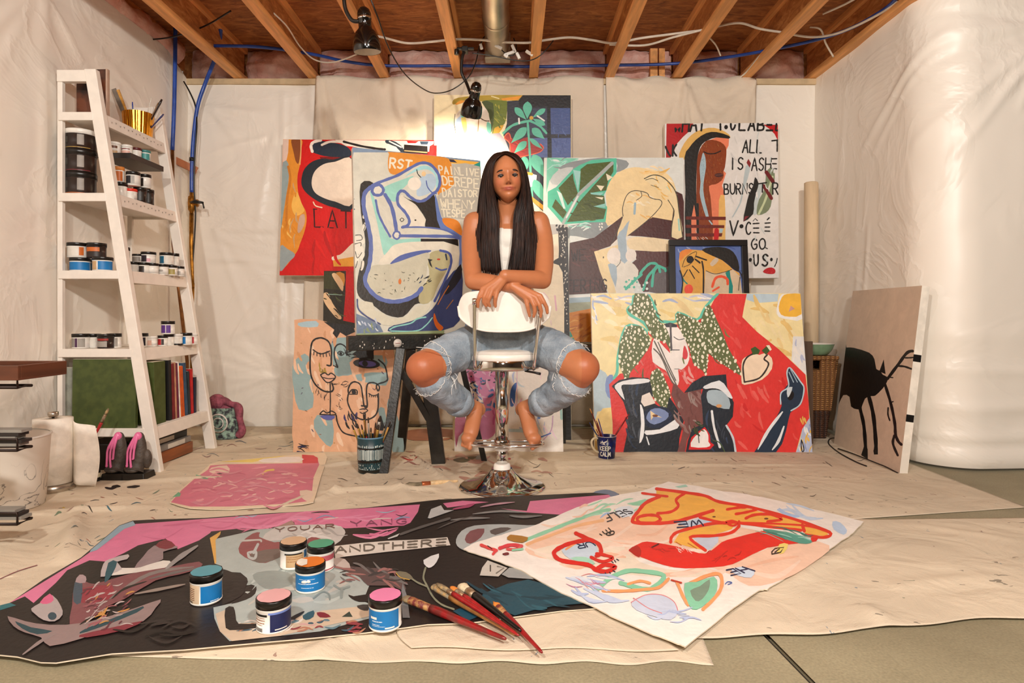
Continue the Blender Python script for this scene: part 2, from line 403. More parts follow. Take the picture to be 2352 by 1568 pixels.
cord('electrical_cable', [Zp(1630, 87, 2.49), Zp(1645, 105, 2.47), Zp(1655, 128, 2.42)], .005, M_WIRE, 'short loose white wire hanging above the lettered painting', 'cable')
cord('electrical_cable', [Zp(1860, 62, 2.5), Zp(1885, 68, 2.48), Zp(1897, 100, 2.44), Zp(1914, 130, 2.40)], .0055, M_WIRE, 'white wire end curling down beside the last joist', 'cable')
cord('electrical_cable', [Zp(1790, 80, 2.47), Zp(1745, 128, 2.43), Zp(1715, 165, 2.41), Zp(1692, 183, 2.40)], .006, M_WIRE, 'white wire running down to the corner of the hung canvas', 'cable')
cord('electrical_cable', [Zp(1890, 32, 2.46), Zp(1940, 10, 2.46), Zp(1990, -18, 2.46)], .006, M_WIRE, 'white cable crossing above the blue pipe near the plastic wall', 'cable')
cord('electrical_cable', [Zp(628, 30, 2.5), Zp(660, 62, 2.48), Zp(690, 108, 2.46), Zp(725, 138, 2.45), Zp(770, 142, 2.45), Zp(830, 120, 2.47)], .005, M_WIRE, 'thin white wire looping beside the second joist', 'cable')
cord('water_pipe', [Zp(480, 105, 2.47), Zp(600, 108, 2.47), Zp(715, 124, 2.47), Zp(800, 142, 2.465), Zp(890, 151, 2.46), Zp(1050, 151, 2.46), Zp(1230, 153, 2.46), Zp(1390, 150, 2.46), Zp(1550, 146, 2.46), Zp(1680, 130, 2.455), Zp(1780, 112, 2.45), Zp(1880, 90, 2.45), Zp(1960, 62, 2.45), Zp(2030, 22, 2.45), Zp(2060, -5, 2.45)], .010, M_PEX, 'blue plastic water pipe running across all the joists', 'pipe', 10)
t = thing('water_pipe', 'straight blue pipe dropping behind the ladder shelf', 'pipe')
b = MB(); b.tube(crom([P(403, 20, 4.12), P(402, 150, 4.12), P(400, 250, 4.12), P(396, 345, 4.12)], 6), .0125, 12); b.build('blue_hose', M_PEX, t)
M_BRASS = M('brass', '#a8742c', .35, .8, var=.3, scale=30.0); M_COPP = M('copper', '#8a5a30', .45, .7, var=.25, scale=20)
b = MB(); b.tube([P(396, 345, 4.12), P(397, 470, 4.12), P(398, 560, 4.12), P(415, 700, 4.12), P(430, 830, 4.12), P(432, 930, 4.12)], .011, 10); b.build('copper_pipe', M_COPP, t)
t = thing('water_pipe', 'bent blue pipe ending in a brass valve beside the ladder shelf', 'pipe')
b = MB(); b.tube(crom([P(470, -8, 4.0), P(495, 28, 4.02), P(506, 62, 4.05), P(503, 105, 4.12), P(492, 140, 4.2), P(472, 190, 4.25), P(455, 240, 4.25), P(446, 300, 4.25), P(441, 370, 4.25), P(440, 442, 4.25)], 8), .0125, 12); b.build('blue_hose', M_PEX, t)
b = MB(); c = P(440, 466, 4.25); b.lathe([(.010, -.09), (.013, -.06), (.022, -.045), (.024, 0), (.022, .04), (.013, .05), (.012, .08)], c, 14); b.lathe([(.02, -.045), (.026, -.04), (.026, .0), (.02, .01)], c, 12, axis=(-1, -.2, 0)); b.build('brass_valve', M_BRASS, t)
b = MB(); b.tube([c + Vector((.01, -.02, 0)), c + Vector((.05, -.045, .0)), c + Vector((.1, -.05, -.006))], [.013, .021, .012], 10, flat=.6); b.tube([c + Vector((.1, -.05, -.006)), c + Vector((.108, -.05, -.045))], .005, 6); b.build('valve_handle', M_BLK, t)
b = MB(); b.tube([P(440, 490, 4.25), P(439, 560, 4.25), P(442, 630, 4.25), P(444, 660, 4.25)], [.014, .013, .010, .008], 10); b.tube([P(444, 650, 4.26), P(440, 800, 4.26), P(438, 960, 4.26)], .009, 8); b.build('brass_pipe', M_BRASS, t)
b = MB(); b.lathe([(.017, -.012), (.017, .012)], P(441, 366, 4.25), 12); b.build('pipe_clip', M_BLK, t)
cord('drain_tube', [P(422, 187, 4.27), P(436, 212, 4.26), P(449, 245, 4.26), P(452, 290, 4.235), P(448, 350, 4.23), P(446, 430, 4.23), P(449, 500, 4.25), P(443, 600, 4.25), P(441, 640, 4.25)], .005, M_BLK, 'thin black tube following the bent blue pipe', 'tube')
b = MB(); b.bar(P(402, 368, 4.22), P(452, 392, 4.27), .03, .045); tag(b.build('wood_block', M('rust_wood', '#b26a3c', .6)), 'small orange wood block holding the bent blue pipe', 'block')
cord('electrical_cable', [Zp(345, 91, 2.49), Zp(400, 84, 2.49), Zp(470, 60, 2.5), Zp(530, 25, 2.53)], .005, M_BLK, 'thin black wire under the first joist beside the blue pipe', 'cable')
# ---- hung canvas backdrops
def canvas_mat(name, base, marks=False):
    m, nt, b = nodes(name); L = nt.links; b.inputs['Roughness'].default_value = .85; b.inputs['Specular IOR Level'].default_value = .2
    tc = nd(nt, 'ShaderNodeTexCoord'); n = nd(nt, 'ShaderNodeTexNoise', Scale=2.5, Detail=7.0); L.new(tc.outputs['Object'], n.inputs['Vector'])
    c = lin(base); r = nd(nt, 'ShaderNodeValToRGB'); e = r.color_ramp.elements; e[0].position = .3; e[1].position = .7
    e[0].color = tuple(v * .88 for v in c[:3]) + (1,); e[1].color = tuple(min(1, v * 1.08) for v in c[:3]) + (1,); L.new(n.outputs['Fac'], r.inputs['Fac'])
    col = r.outputs['Color']
    if marks:
        # scattered dried paint flecks, scuffs and thin scribbles of the drop cloth
        for sc, th, cc, st in ((9.0, .155, '#3d3730', (1, 2.5, 1)), (6.0, .09, '#7d4a44', (1.4, 1, 1)), (7.3, .085, '#3d6f8a', (2.4, 1, 1)), (5.0, .08, '#5b6a50', (1, 1.7, 1))):
            mp = nd(nt, 'ShaderNodeMapping'); mp.inputs['Scale'].default_value = st; mp.inputs['Rotation'].default_value = (0, 0, sc * .37); L.new(tc.outputs['Object'], mp.inputs['Vector'])
            nz = nd(nt, 'ShaderNodeTexNoise', Scale=9.0, Detail=3.0); L.new(mp.outputs['Vector'], nz.inputs['Vector'])
            ad = nd(nt, 'ShaderNodeMix', data_type='RGBA', blend_type='ADD'); ad.inputs['Factor'].default_value = .35; L.new(mp.outputs['Vector'], ad.inputs['A']); L.new(nz.outputs['Color'], ad.inputs['B'])
            vo = nd(nt, 'ShaderNodeTexVoronoi', Scale=sc); L.new(ad.outputs['Result'], vo.inputs['Vector'])
            big = nd(nt, 'ShaderNodeTexNoise', Scale=1.3 + sc * .05, Detail=2.0); L.new(mp.outputs['Vector'], big.inputs['Vector'])
            ls = nd(nt, 'ShaderNodeMath', operation='LESS_THAN'); ls.inputs[1].default_value = th; L.new(vo.outputs['Distance'], ls.inputs[0])
            gt = nd(nt, 'ShaderNodeMath', operation='GREATER_THAN'); gt.inputs[1].default_value = .54; L.new(big.outputs['Fac'], gt.inputs[0])
            mu = nd(nt, 'ShaderNodeMath', operation='MULTIPLY'); L.new(ls.outputs[0], mu.inputs[0]); L.new(gt.outputs[0], mu.inputs[1])
            m2 = nd(nt, 'ShaderNodeMath', operation='MULTIPLY'); m2.inputs[1].default_value = .62; L.new(mu.outputs[0], m2.inputs[0])
            mx = nd(nt, 'ShaderNodeMix', data_type='RGBA'); L.new(m2.outputs[0], mx.inputs['Factor']); L.new(col, mx.inputs['A']); mx.inputs['B'].default_value = lin(cc); col = mx.outputs['Result']
    L.new(col, b.inputs['Base Color'])
    n1 = nd(nt, 'ShaderNodeTexNoise', Scale=5.0, Detail=5.0, Distortion=.8); L.new(tc.outputs['Object'], n1.inputs['Vector'])
    n2 = nd(nt, 'ShaderNodeTexNoise', Scale=320.0, Detail=2.0); L.new(tc.outputs['Object'], n2.inputs['Vector'])
    ma = nd(nt, 'ShaderNodeMath', operation='MULTIPLY_ADD'); ma.inputs[1].default_value = .05; L.new(n2.outputs['Fac'], ma.inputs[0]); L.new(n1.outputs['Fac'], ma.inputs[2])
    bp = nd(nt, 'ShaderNodeBump', Strength=.75, Distance=.025); L.new(ma.outputs[0], bp.inputs['Height']); L.new(bp.outputs['Normal'], b.inputs['Normal'])
    return m
M_HANG = canvas_mat('hung_canvas', '#dfd0bc'); M_DROP = canvas_mat('drop_cloth_canvas', '#d6c6ae', True)
def hang(name, xl0, xl1, xr0, xr1, zt, zb, y, folds, label):
    b = MB()
    def fn(u, v):
        z = zb + (zt - zb) * v + .012 * math.sin(u * 23) * v
        x = (xl0 + (xl1 - xl0) * v) * (1 - u) + (xr0 + (xr1 - xr0) * v) * u
        d = .006 * fbm(x, z, 2, 1.6) + 1.5 * sum(crease((x, z), *f) for f in folds) + .003 * math.sin(x * 38 + z * 2) * (1 - v)
        return (x, y - min(.045, max(0, .012 + d)), z)
    b.grid(fn, 110, 80); o = b.build(name, M_HANG); md = o.modifiers.new('thick', 'SOLIDIFY'); md.thickness = .0015
    return tag(o, label, 'canvas')
cf1 = [((-1.33, 2.4), (-1.27, 1.4), .02, .03), ((-1.28, 2.4), (-1.05, 1.5), .02, .02), ((-1.33, 2.2), (-1.18, 1.2), .012, .02), ((-.83, 2.38), (-.35, 2.2), .02, .012), ((-.83, 2.38), (-.6, 1.6), .03, .008), ((-.36, 2.2), (.3, 2.36), .02, .01), ((-.3, 1.9), (.2, 2.35), .014, .008),
       ((.16, 2.4), (.18, 1.0), .008, .014), ((-.55, 2.38), (-.57, 1.2), .01, .01), ((-1.42, 1.2), (-1.38, 0), .03, .02), ((-1.3, 1.2), (-1.27, 0), .02, .015)] + fan(.15, 2.36, 7, .3, .7, PI * 1.03, PI * 1.9, .006)
hang('hung_canvas', -1.47, -1.345, .66, .63, 2.405, .02, WB - .03, cf1, 'wide beige canvas hung on the wall behind the red and plant paintings')
cf2 = fan(.68, 2.37, 6, .3, .6, PI * 1.55, PI * 1.95, .012) + fan(1.18, 2.37, 8, .3, .7, PI * 1.05, PI * 1.9, .012) + fan(1.66, 2.36, 6, .3, .7, PI * 1.05, PI * 1.5, .012) + [((1.18, 2.4), (1.15, 1.5), .02, .015), ((.7, 2.3), (.72, 1.0), .02, .012), ((1.62, 2.3), (1.6, 1.2), .03, .012)]
hang('hung_canvas', .70, .645, 1.62, 1.675, 2.40, .25, WB - .036, cf2, 'narrower beige canvas hung on the wall behind the lettered painting')
# ---- drop cloths on the slab
def wave(x, y): return .006 * (1 + fbm(x, y, 1.7, 2.2)) / 2
flat_zones = []
def cloth(name, quad, nu, nv, z0, amp, folds, label, wav, mat=M_DROP):
    b = MB(); q = [FL(*p) if len(p) == 2 else Vector(p) for p in quad]
    def fn(u, v):
        p = (q[0] * (1 - u) + q[1] * u) * (1 - v) + (q[3] * (1 - u) + q[2] * u) * v
        ex, ey = wav(u, v, p); p = p + Vector((ex, ey, 0))
        d = amp * max(0, .5 + fbm(p.x, p.y, 1.7, 2.6)) + sum(max(0, crease((p.x, p.y), *f)) for f in folds)
        e = min(u, 1 - u, v, 1 - v)
        return (p.x, p.y, z0 + d * min(1, .25 + e * 12))
    b.grid(fn, nu, nv); o = b.build(name, mat)
    md = o.modifiers.new('thick', 'SOLIDIFY'); md.thickness = .0012; md.offset = -1
    return tag(o, label, 'drop cloth', 'canvas drop cloths on the floor')
def clothz(x, y): return .003 + .005 * max(0, .5 + fbm(x, y, 1.7, 2.6)) + sum(max(0, crease((x, y), *f)) for f in dfold)
def fl2(x, y):
    p = FL(x, y); return (p.x, p.y)
dfold = []
for a, c, w, h in (((760, 1130), (1000, 1125), .02, .012), ((730, 1150), (860, 1085), .015, .012), ((905, 1105), (935, 1148), .025, .010), ((640, 1170), (720, 1135), .015, .01), ((300, 1110), (520, 1100), .02, .01), ((20, 1190), (330, 1165), .02, .012), ((950, 1050), (1040, 1120), .012, .014), ((740, 1075), (830, 1062), .012, .012),
                   ((1300, 1075), (1900, 1068), .02, .006), ((1265, 1128), (1700, 1110), .02, .006), ((1180, 1040), (1215, 1090), .02, .012), ((150, 1290), (180, 1180), .03, .02), ((20, 1250), (160, 1205), .04, .012), ((1000, 1010), (1280, 1000), .03, .012), ((560, 1010), (680, 1000), .03, .012), ((930, 1035), (1040, 1020), .02, .012)):
    dfold.append((fl2(*a), fl2(*c), w, h * 1.5))
cloth('drop_cloth', [(-2.22, 2.1, 0), (2.05, 3.05, 0), (2.05, 4.36, 0), (-2.22, 4.36, 0)], 200, 130, .003, .004, [], 'temporary', lambda u, v, p: (0, 0)) if False else None
cloth('drop_cloth', [(-2.22, 1.70, 0), (FL(2360, 1166).x, FL(2360, 1166).y, 0), (2.06, 3.35, 0), (-2.22, 4.36, 0)], 230, 170, .003, .005, dfold, 'big paint-flecked canvas drop cloth covering the floor back to the wall', lambda u, v, p: (0, .85 * u * v if v > 0 else 0))
ff = [(fl2(*a), fl2(*c), w, h) for a, c, w, h in (((700, 1500), (900, 1440), .02, .008), ((690, 1560), (760, 1480), .03, .01), ((1000, 1520), (1300, 1525), .02, .006))]
cloth('drop_cloth', [(-30, 1498), (1636, 1524), (1560, 1330), (-200, 1300)], 160, 60, .0022, .004, ff, 'lower beige drop cloth whose wavy hem ends on the bare concrete', lambda u, v, p: (0, (.012 * math.sin(u * 55) * max(0, u - .25) - .02 * max(0, math.sin(u * 3.1) * .9)) * (1 - v)))
ff = [(fl2(*a), fl2(*c), w, h) for a, c, w, h in (((1900, 1250), (2000, 1180), .03, .010), ((1760, 1370), (1990, 1250), .03, .009), ((2090, 1210), (2352, 1250), .03, .006), ((2050, 1350), (2300, 1330), .03, .006), ((1980, 1400), (2050, 1450), .03, .012))]
cloth('drop_cloth', [(1150, 1496), (2420, 1425), (2480, 1192), (1330, 1205)], 170, 90, .008, .003, ff, 'smooth beige drop cloth under the white bordered floor painting', lambda u, v, p: (0, (.012 * math.sin(u * 9) + .006 * math.sin(u * 31)) * (1 - v)))
cloth('drop_cloth', [(945, 1496), (1560, 1502), (1420, 1360), (920, 1432)], 70, 40, .0085, .003, [], 'turned-up corner of beige drop cloth under the handles of the loose paintbrushes', lambda u, v, p: (-.02 * math.sin(PI * v) * (1 - u), .006 * math.sin(u * 13) * (1 - v)))
# ================= PAINTINGS =================
M_PAINT = MC('artist_paint', .42, var=.09, scale=14.0, stretch=(1, 1, 1), bump=.25, bscale=60.0)
M_CANV = M('canvas_edge', '#ece4d6', .8)
def PT(s):
    if isinstance(s, str): return [tuple(float(k) for k in q.split(',')) for q in s.split()]
    return [tuple(q) for q in s]
GLY = {
 'A': ['0,0 .5,1 1,0', '.2,.38 .8,.38'], 'B': ['0,0 0,1', '0,1 .7,.95 .8,.75 .65,.55 0,.5', '0,.5 .8,.45 .95,.22 .75,.03 0,0'], 'C': ['.9,.85 .55,1 .15,.75 .05,.4 .3,.05 .65,0 .95,.15'],
 'D': ['0,0 0,1', '0,1 .6,.95 .95,.6 .85,.2 .5,.02 0,0'], 'E': ['.95,1 0,1 0,0 .95,0', '0,.5 .7,.5'], 'F': ['0,0 0,1 .95,1', '0,.52 .7,.52'], 'G': ['.9,.85 .5,1 .1,.7 .05,.35 .4,0 .85,.1 .92,.45 .55,.45'],
 'H': ['0,0 0,1', '1,0 1,1', '0,.5 1,.5'], 'I': ['.5,0 .5,1'], 'K': ['0,0 0,1', '.95,1 0,.45 .95,0'], 'L': ['0,1 0,0 .9,0'], 'M': ['0,0 .1,1 .5,.3 .9,1 1,0'], 'N': ['0,0 0,1 1,0 1,1'],
 'O': ['.5,1 .1,.8 0,.45 .2,.06 .55,0 .9,.2 1,.55 .85,.9 .5,1'], 'P': ['0,0 0,1', '0,1 .7,.97 .9,.75 .7,.5 0,.47'], 'R': ['0,0 0,1', '0,1 .7,.97 .88,.75 .65,.52 0,.5', '.4,.5 .95,0'],
 'S': ['.9,.86 .5,1 .12,.8 .3,.55 .75,.42 .88,.2 .5,0 .05,.14'], 'T': ['0,1 1,1', '.5,1 .5,0'], 'U': ['0,1 .03,.3 .4,0 .8,.12 1,.4 1,1'], 'V': ['0,1 .48,0 1,1'], 'W': ['0,1 .25,0 .5,.75 .75,0 1,1'], 'Y': ['0,1 .5,.5 1,1', '.5,.5 .5,0'],
 '=': ['.05,.95 .95,.98', '.08,.5 .9,.5', '.05,.05 .95,.02'], '.': ['.1,.1 .25,.0'], ' ': [], ')': ['.4,1.1 .6,.6 .2,-.1'], '1': ['.5,0 .5,1'], '/': ['0,0 1,1']}
class Art:
    """a flat painted surface; points are read off in photograph pixels, cast onto the surface's own plane and stored there"""
    def __init__(s, o, u, v, w, h, eps=2.5e-5):
        s.o, s.u, s.v, s.w, s.h = Vector(o), Vector(u).normalized(), Vector(v).normalized(), w, h
        s.n = s.u.cross(s.v).normalized(); s.b = MB(); s.k = 0; s.eps = eps; s.z(0, 0, 1)
        if s.n.dot(Vector((0, 0, H)) - s.o) < 0: s.n = -s.n
        s.poly = None; s.rnd = random.Random(len(bpy.data.objects))
    def z(s, ox, oy, sc): s.ox, s.oy, s.sc = ox, oy, sc; return s
    def uv(s, p):
        """pixel -> plane coordinates"""
        x, y = s.ox + p[0] / s.sc, s.oy + p[1] / s.sc
        d = Vector(((x - CX) / F, 1, (CY - y) / F)); c = Vector((0, 0, H))
        q = c + d * ((s.o - c).dot(s.n) / d.dot(s.n)) - s.o
        return (q.dot(s.u), q.dot(s.v))
    def pos(s, q, lift): return s.o + s.u * q[0] + s.v * q[1] + s.n * lift
    def cl(s, q):
        if s.poly is not None: return q
        return (min(s.w, max(0, q[0])), min(s.h, max(0, q[1])))
    def raw(s, col, qs, tris=None, clamp=True):
        s.k += 1
        s._put(col, qs, tris, clamp)
    def _put(s, col, qs, tris=None, clamp=True):
        if clamp: qs = [s.cl(q) for q in qs]
        if tris is None:
            tris = tessellate_polygon([[Vector((q[0], q[1], 0)) for q in qs]])
        ps = [s.pos(q, s.eps * s.k) for q in qs]; fs = []
        for t in tris:
            a, b_, c = (qs[i] for i in t[:3])
            ar = (b_[0] - a[0]) * (c[1] - a[1]) - (b_[1] - a[1]) * (c[0] - a[0])
            if abs(ar) < 1e-12 and len(t) == 3: continue
            fs.append(tuple(t))
        if not fs: return
        s.b.col = lin(col); s.b.mat = 0
        nn = s.u.cross(s.v).dot(s.n)
        out = []
        for t in fs:
            a, b_, c = (qs[i] for i in t[:3])
            ar = (b_[0] - a[0]) * (c[1] - a[1]) - (b_[1] - a[1]) * (c[0] - a[0])
            out.append(t if ar * nn > 0 else t[::-1])
        s.b.add(ps, out, False)
    def f(s, col, pts, sm=4, jit=0):
        """filled shape"""
        pts = PT(pts)
        if sm and len(pts) > 2: pts = [tuple(p) for p in crom([(x, y) for x, y in pts], sm, True)]
        s.raw(col, [s.uv(p) for p in pts])
    def e(s, col, x, y, rx, ry, n=20, rot=0.0, new=True):
        ca, sa = math.cos(rot), math.sin(rot)
        pts = [(x + rx * math.cos(2 * PI * i / n) * ca - ry * math.sin(2 * PI * i / n) * sa, y + rx * math.cos(2 * PI * i / n) * sa + ry * math.sin(2 * PI * i / n) * ca) for i in range(n)]
        qs = [s.uv(p) for p in pts]
        if s.poly is None and not all(-.001 <= q[0] <= s.w + .001 and -.001 <= q[1] <= s.h + .001 for q in qs) and not any(0 <= q[0] <= s.w and 0 <= q[1] <= s.h for q in qs): return
        if new: s.raw(col, qs)
        else: s._put(col, qs)
    def l(s, col, pts, w, sm=5, closed=False, taper=None, new=True, caps=True):
        """brush line of width w (same pixel units)"""
        pts = PT(pts)
        if sm and len(pts) > 2: pts = [tuple(p) for p in crom([(x, y) for x, y in pts], sm, closed)]
        if closed: pts.append(pts[0])
        if new: s.k += 1
        runs = [[]]
        if s.poly is None:
            for p in pts:
                q = s.uv(p)
                if -.0005 <= q[0] <= s.w + .0005 and -.0005 <= q[1] <= s.h + .0005: runs[-1].append(p)
                elif runs[-1]: runs.append([])
        else: runs = [pts]
        for r in runs:
            if len(r) < 2: continue
            n = len(r); L, R = [], []
            for i in range(n):
                a, b_ = r[max(i - 1, 0)], r[min(i + 1, n - 1)]
                dx, dy = b_[0] - a[0], b_[1] - a[1]; m = math.hypot(dx, dy) or 1
                t = i / (n - 1); ww = w / 2 * (1 + .10 * math.sin(i * 1.7 + w)) * (1 if taper is None else taper(t))
                L.append((r[i][0] - dy / m * ww, r[i][1] + dx / m * ww)); R.append((r[i][0] + dy / m * ww, r[i][1] - dx / m * ww))
            pts2 = [s.uv(p) for p in L + R]
            s._put(col, pts2, [(i, i + 1, n + i + 1, n + i) for i in range(n - 1)])
            if caps and taper is None:
                for p in (r[0], r[-1]):
                    s.k += .12; s.e(col, p[0], p[1], w * .48, w * .48, 10, new=False)
    def inside(s, q):
        r = False; P_ = s.poly; j = len(P_) - 1
        for i in range(len(P_)):
            if (P_[i][1] > q[1]) != (P_[j][1] > q[1]) and q[0] < (P_[j][0] - P_[i][0]) * (q[1] - P_[i][1]) / (P_[j][1] - P_[i][1]) + P_[i][0]: r = not r
            j = i
        return r
    def leaf(s, col, x0, y0, x1, y1, w):
        """drop shape: pointed at 0, round at 1"""
        dx, dy = x1 - x0, y1 - y0; m = math.hypot(dx, dy); ux, uy = dx / m, dy / m; A, B_ = [], []
        for i in range(13):
            t = i / 12; r = w / 2 * (math.sin(PI * t ** 1.6) ** .75 if 0 < t < 1 else 0)
            A.append((x0 + dx * t - uy * r, y0 + dy * t + ux * r)); B_.append((x0 + dx * t + uy * r, y0 + dy * t - ux * r))
        s.f(col, A + B_[::-1][1:-1], 0)
    def text(s, col, st, quad, w, gap=.25):
        q = PT(quad); n = len(st); s.k += 1
        def mp(x, y):
            a = (q[0][0] * (1 - x) + q[1][0] * x, q[0][1] * (1 - x) + q[1][1] * x); b_ = (q[3][0] * (1 - x) + q[2][0] * x, q[3][1] * (1 - x) + q[2][1] * x)
            return (b_[0] * (1 - y) + a[0] * y, b_[1] * (1 - y) + a[1] * y)
        for i, ch in enumerate(st):
            x0, x1 = i / n, (i + 1 - gap) / n
            for stx in GLY.get(ch, []):
                g = PT(stx); g = crom(g, 3) if len(g) > 4 else [Vector(p) for p in crom([g[0], ((g[0][0] + g[1][0]) / 2, (g[0][1] + g[1][1]) / 2), g[1]], 4)] if len(g) == 2 else [Vector(p) for p in g]
                if len(g) == 3:  # densify so that cropping at the canvas edge works
                    h = []
                    for a, b_ in zip(g, g[1:]): h += [a + (b_ - a) * (k / 5) for k in range(5)]
                    g = h + [g[-1]]
                s.k += .1; s.l(col, [mp(x0 + (x1 - x0) * p[0], p[1]) for p in g], w, 0, new=False)
    def dots(s, col, poly, n, r0, r1, el=1.5, cols=None):
        """small dabs scattered inside a shape"""
        P_ = PT(poly); P_ = [tuple(p) for p in crom(P_, 4, True)]; s.k += 1
        xs = [p[0] for p in P_]; ys = [p[1] for p in P_]; done = []
        for _ in range(n * 12):
            if len(done) >= n: break
            x, y = s.rnd.uniform(min(xs), max(xs)), s.rnd.uniform(min(ys), max(ys)); ins = False; j = len(P_) - 1
            for i in range(len(P_)):
                if (P_[i][1] > y) != (P_[j][1] > y) and x < (P_[j][0] - P_[i][0]) * (y - P_[i][1]) / (P_[j][1] - P_[i][1]) + P_[i][0]: ins = not ins
                j = i
            r = s.rnd.uniform(r0, r1)
            if not ins or any(math.hypot(x - a, y - b_) < (r + c) * 1.5 for a, b_, c in done): continue
            done.append((x, y, r)); s.e(s.rnd.choice(cols) if cols else col, x, y, r, r * el, 9, s.rnd.uniform(-.6, .6), False)
    def dabs(s, cols, box, n, l0, l1, w0, w1, ang=0.0, sp=.5):
        """loose brush marks inside a box"""
        x0, y0, x1, y1 = box; s.k += 1
        for _ in range(n):
            x, y = s.rnd.uniform(x0, x1), s.rnd.uniform(y0, y1); a = ang + s.rnd.uniform(-sp, sp); L = s.rnd.uniform(l0, l1)
            dx, dy = math.cos(a) * L / 2, math.sin(a) * L / 2
            if s.poly is not None and not all(s.inside(s.uv((x + q * dx * 1.15, y + q * dy * 1.15))) for q in (-1, 0, 1)): continue
            j = s.rnd.uniform(-.2, .2) * L
            s.l(s.rnd.choice(cols), [(x - dx, y - dy), (x - dy * .2, y + j), (x + dx, y + dy)], s.rnd.uniform(w0, w1), 4, taper=lambda t: math.sin(PI * min(1, max(0, .1 + .8 * t))), new=False); s.k += .3
    def rect(s, base, t, side=None):
        """stretched canvas: a box of thickness t behind the painted face"""
        s.b.mat = 1; s.b.col = lin('#ffffff'); n = s.n
        c = [s.pos(q, -t) for q in ((0, 0), (s.w, 0), (s.w, s.h), (0, s.h))]; d = [s.pos(q, 0) for q in ((0, 0), (s.w, 0), (s.w, s.h), (0, s.h))]
        s.b.hexa(c + d); s.k = 1; s.raw(base, [(0, 0), (s.w, 0), (s.w, s.h), (0, s.h)]); return s
    def shape(s, base, pts, t, sm=0):
        """loose canvas or board with an outline of its own"""
        pts = PT(pts)
        if sm: pts = [tuple(p) for p in crom(pts, sm, True)]
        s.poly = [s.uv(p) for p in pts]; s.b.mat = 1; s.b.col = lin('#ffffff')
        s.b.prism([s.pos(q, -t) for q in s.poly], s.n * t); s.k = 1; s.raw(base, s.poly); return s
    def done(s, name, label, mats=None, **kw):
        o = s.b.build(name, mats or [M_PAINT, M_CANV], local=tuple(s.o)); o['label'] = label; o['category'] = 'painting'
        for k, v in kw.items(): o[k] = v
        return o
def upright(bl, br, tl):
    """plane through bottom-left, bottom-right and top-left corners (3D)"""
    bl, br, tl = Vector(bl), Vector(br), Vector(tl); return Art(bl, br - bl, tl - bl, (br - bl).length, (tl - bl).length)
# --- red painting hung at the wall
a = upright(P(642, 632, 4.20), P(1000, 634, 4.20), P(650, 320, 4.255)); a.rect('#d0120f', .035); a.z(630, 300, 4)
a.f('#e0902c', '80,80 250,80 250,170 240,300 215,420 220,560 250,660 290,740 298,820 280,920 240,1030 195,1130 50,1275 55,900 78,300')
a.f('#93a3a4', '80,290 130,300 135,440 110,600 85,760 60,900 65,600'); a.f('#97a2a4', '58,1060 120,1085 192,1140 130,1210 52,1290', 3); a.f('#e3c5b5', '82,82 135,82 130,200 115,270 80,290', 0)
a.f('#8a4a22', '160,82 240,82 240,200 225,300 200,280 180,200'); a.l('#e8b578', '247,82 247,200 238,310', 9); a.f('#f0b956', '210,560 250,660 275,740 200,780 160,700 180,600'); a.f('#c9a48e', '240,780 278,770 280,850 240,930 215,930 220,850')
a.l('#c97a22', '130,330 150,450 120,620 110,900', 22); a.dabs(['#f2c063', '#d98a25', '#caa070'], (90, 480, 230, 1040), 14, 60, 150, 10, 22, 1.4)
a.f('#7c0f0d', '420,240 660,235 700,280 430,262', 0); a.f('#e9ddd0', '560,82 1468,95 1450,190 1050,195 850,155 660,140', 0)
a.f('#222e3e', '335,130 400,90 660,140 700,235 500,237 400,215 350,190'); a.l('#efe4d8', '352,192 340,140 365,104 430,88', 26); a.l('#efe4d8', '440,130 520,100 640,108 760,142 900,160', 22)
a.l('#1d1512', '640,100 800,140 960,165 1020,170', 20); a.l('#26303c', '1040,96 1130,130 1180,185', 40); a.l('#efe4d8', '1060,96 1170,150', 12, 0); a.f('#1d1512', '1195,125 1410,140 1412,215 1190,200', 0); a.f('#c2191c', '1220,92 1330,95 1300,112 1230,112', 0)
a.f('#37475c', '1340,96 1420,97 1410,125 1350,125', 0); a.f('#d6221f', '1430,140 1466,120 1468,245 1420,235', 0); a.l('#b79a6c', '1200,182 1405,198', 11, 0)
a.f('#1f2730', '250,470 275,360 350,285 450,255 540,265 720,262 720,712 560,706 430,662 330,600 272,540'); a.f('#e4d3c2', '345,480 370,380 450,310 560,285 720,268 720,668 560,650 440,610 370,560'); a.l('#efd9bc', '360,655 382,690 440,706', 10)
a.text('#35090b', 'LAT', '366,718 740,742 740,893 372,884', 12, .3); a.l('#35090b', '360,720 392,720', 8, 0); a.l('#35090b', '510,890 545,892', 8, 0)
a.f('#f1dfcc', '530,1155 600,1140 650,1100 710,1040 760,1030 760,1180 600,1200 540,1195', 2); a.f('#eda637', '540,1190 760,1150 760,1245 545,1247', 0); a.dabs(['#b50e0c', '#dd1a14'], (330, 920, 700, 1290), 8, 120, 260, 18, 40, 1.3, .3)
a.done('painting', 'big red painting with a pale oval ringed in navy, hung on the wall')
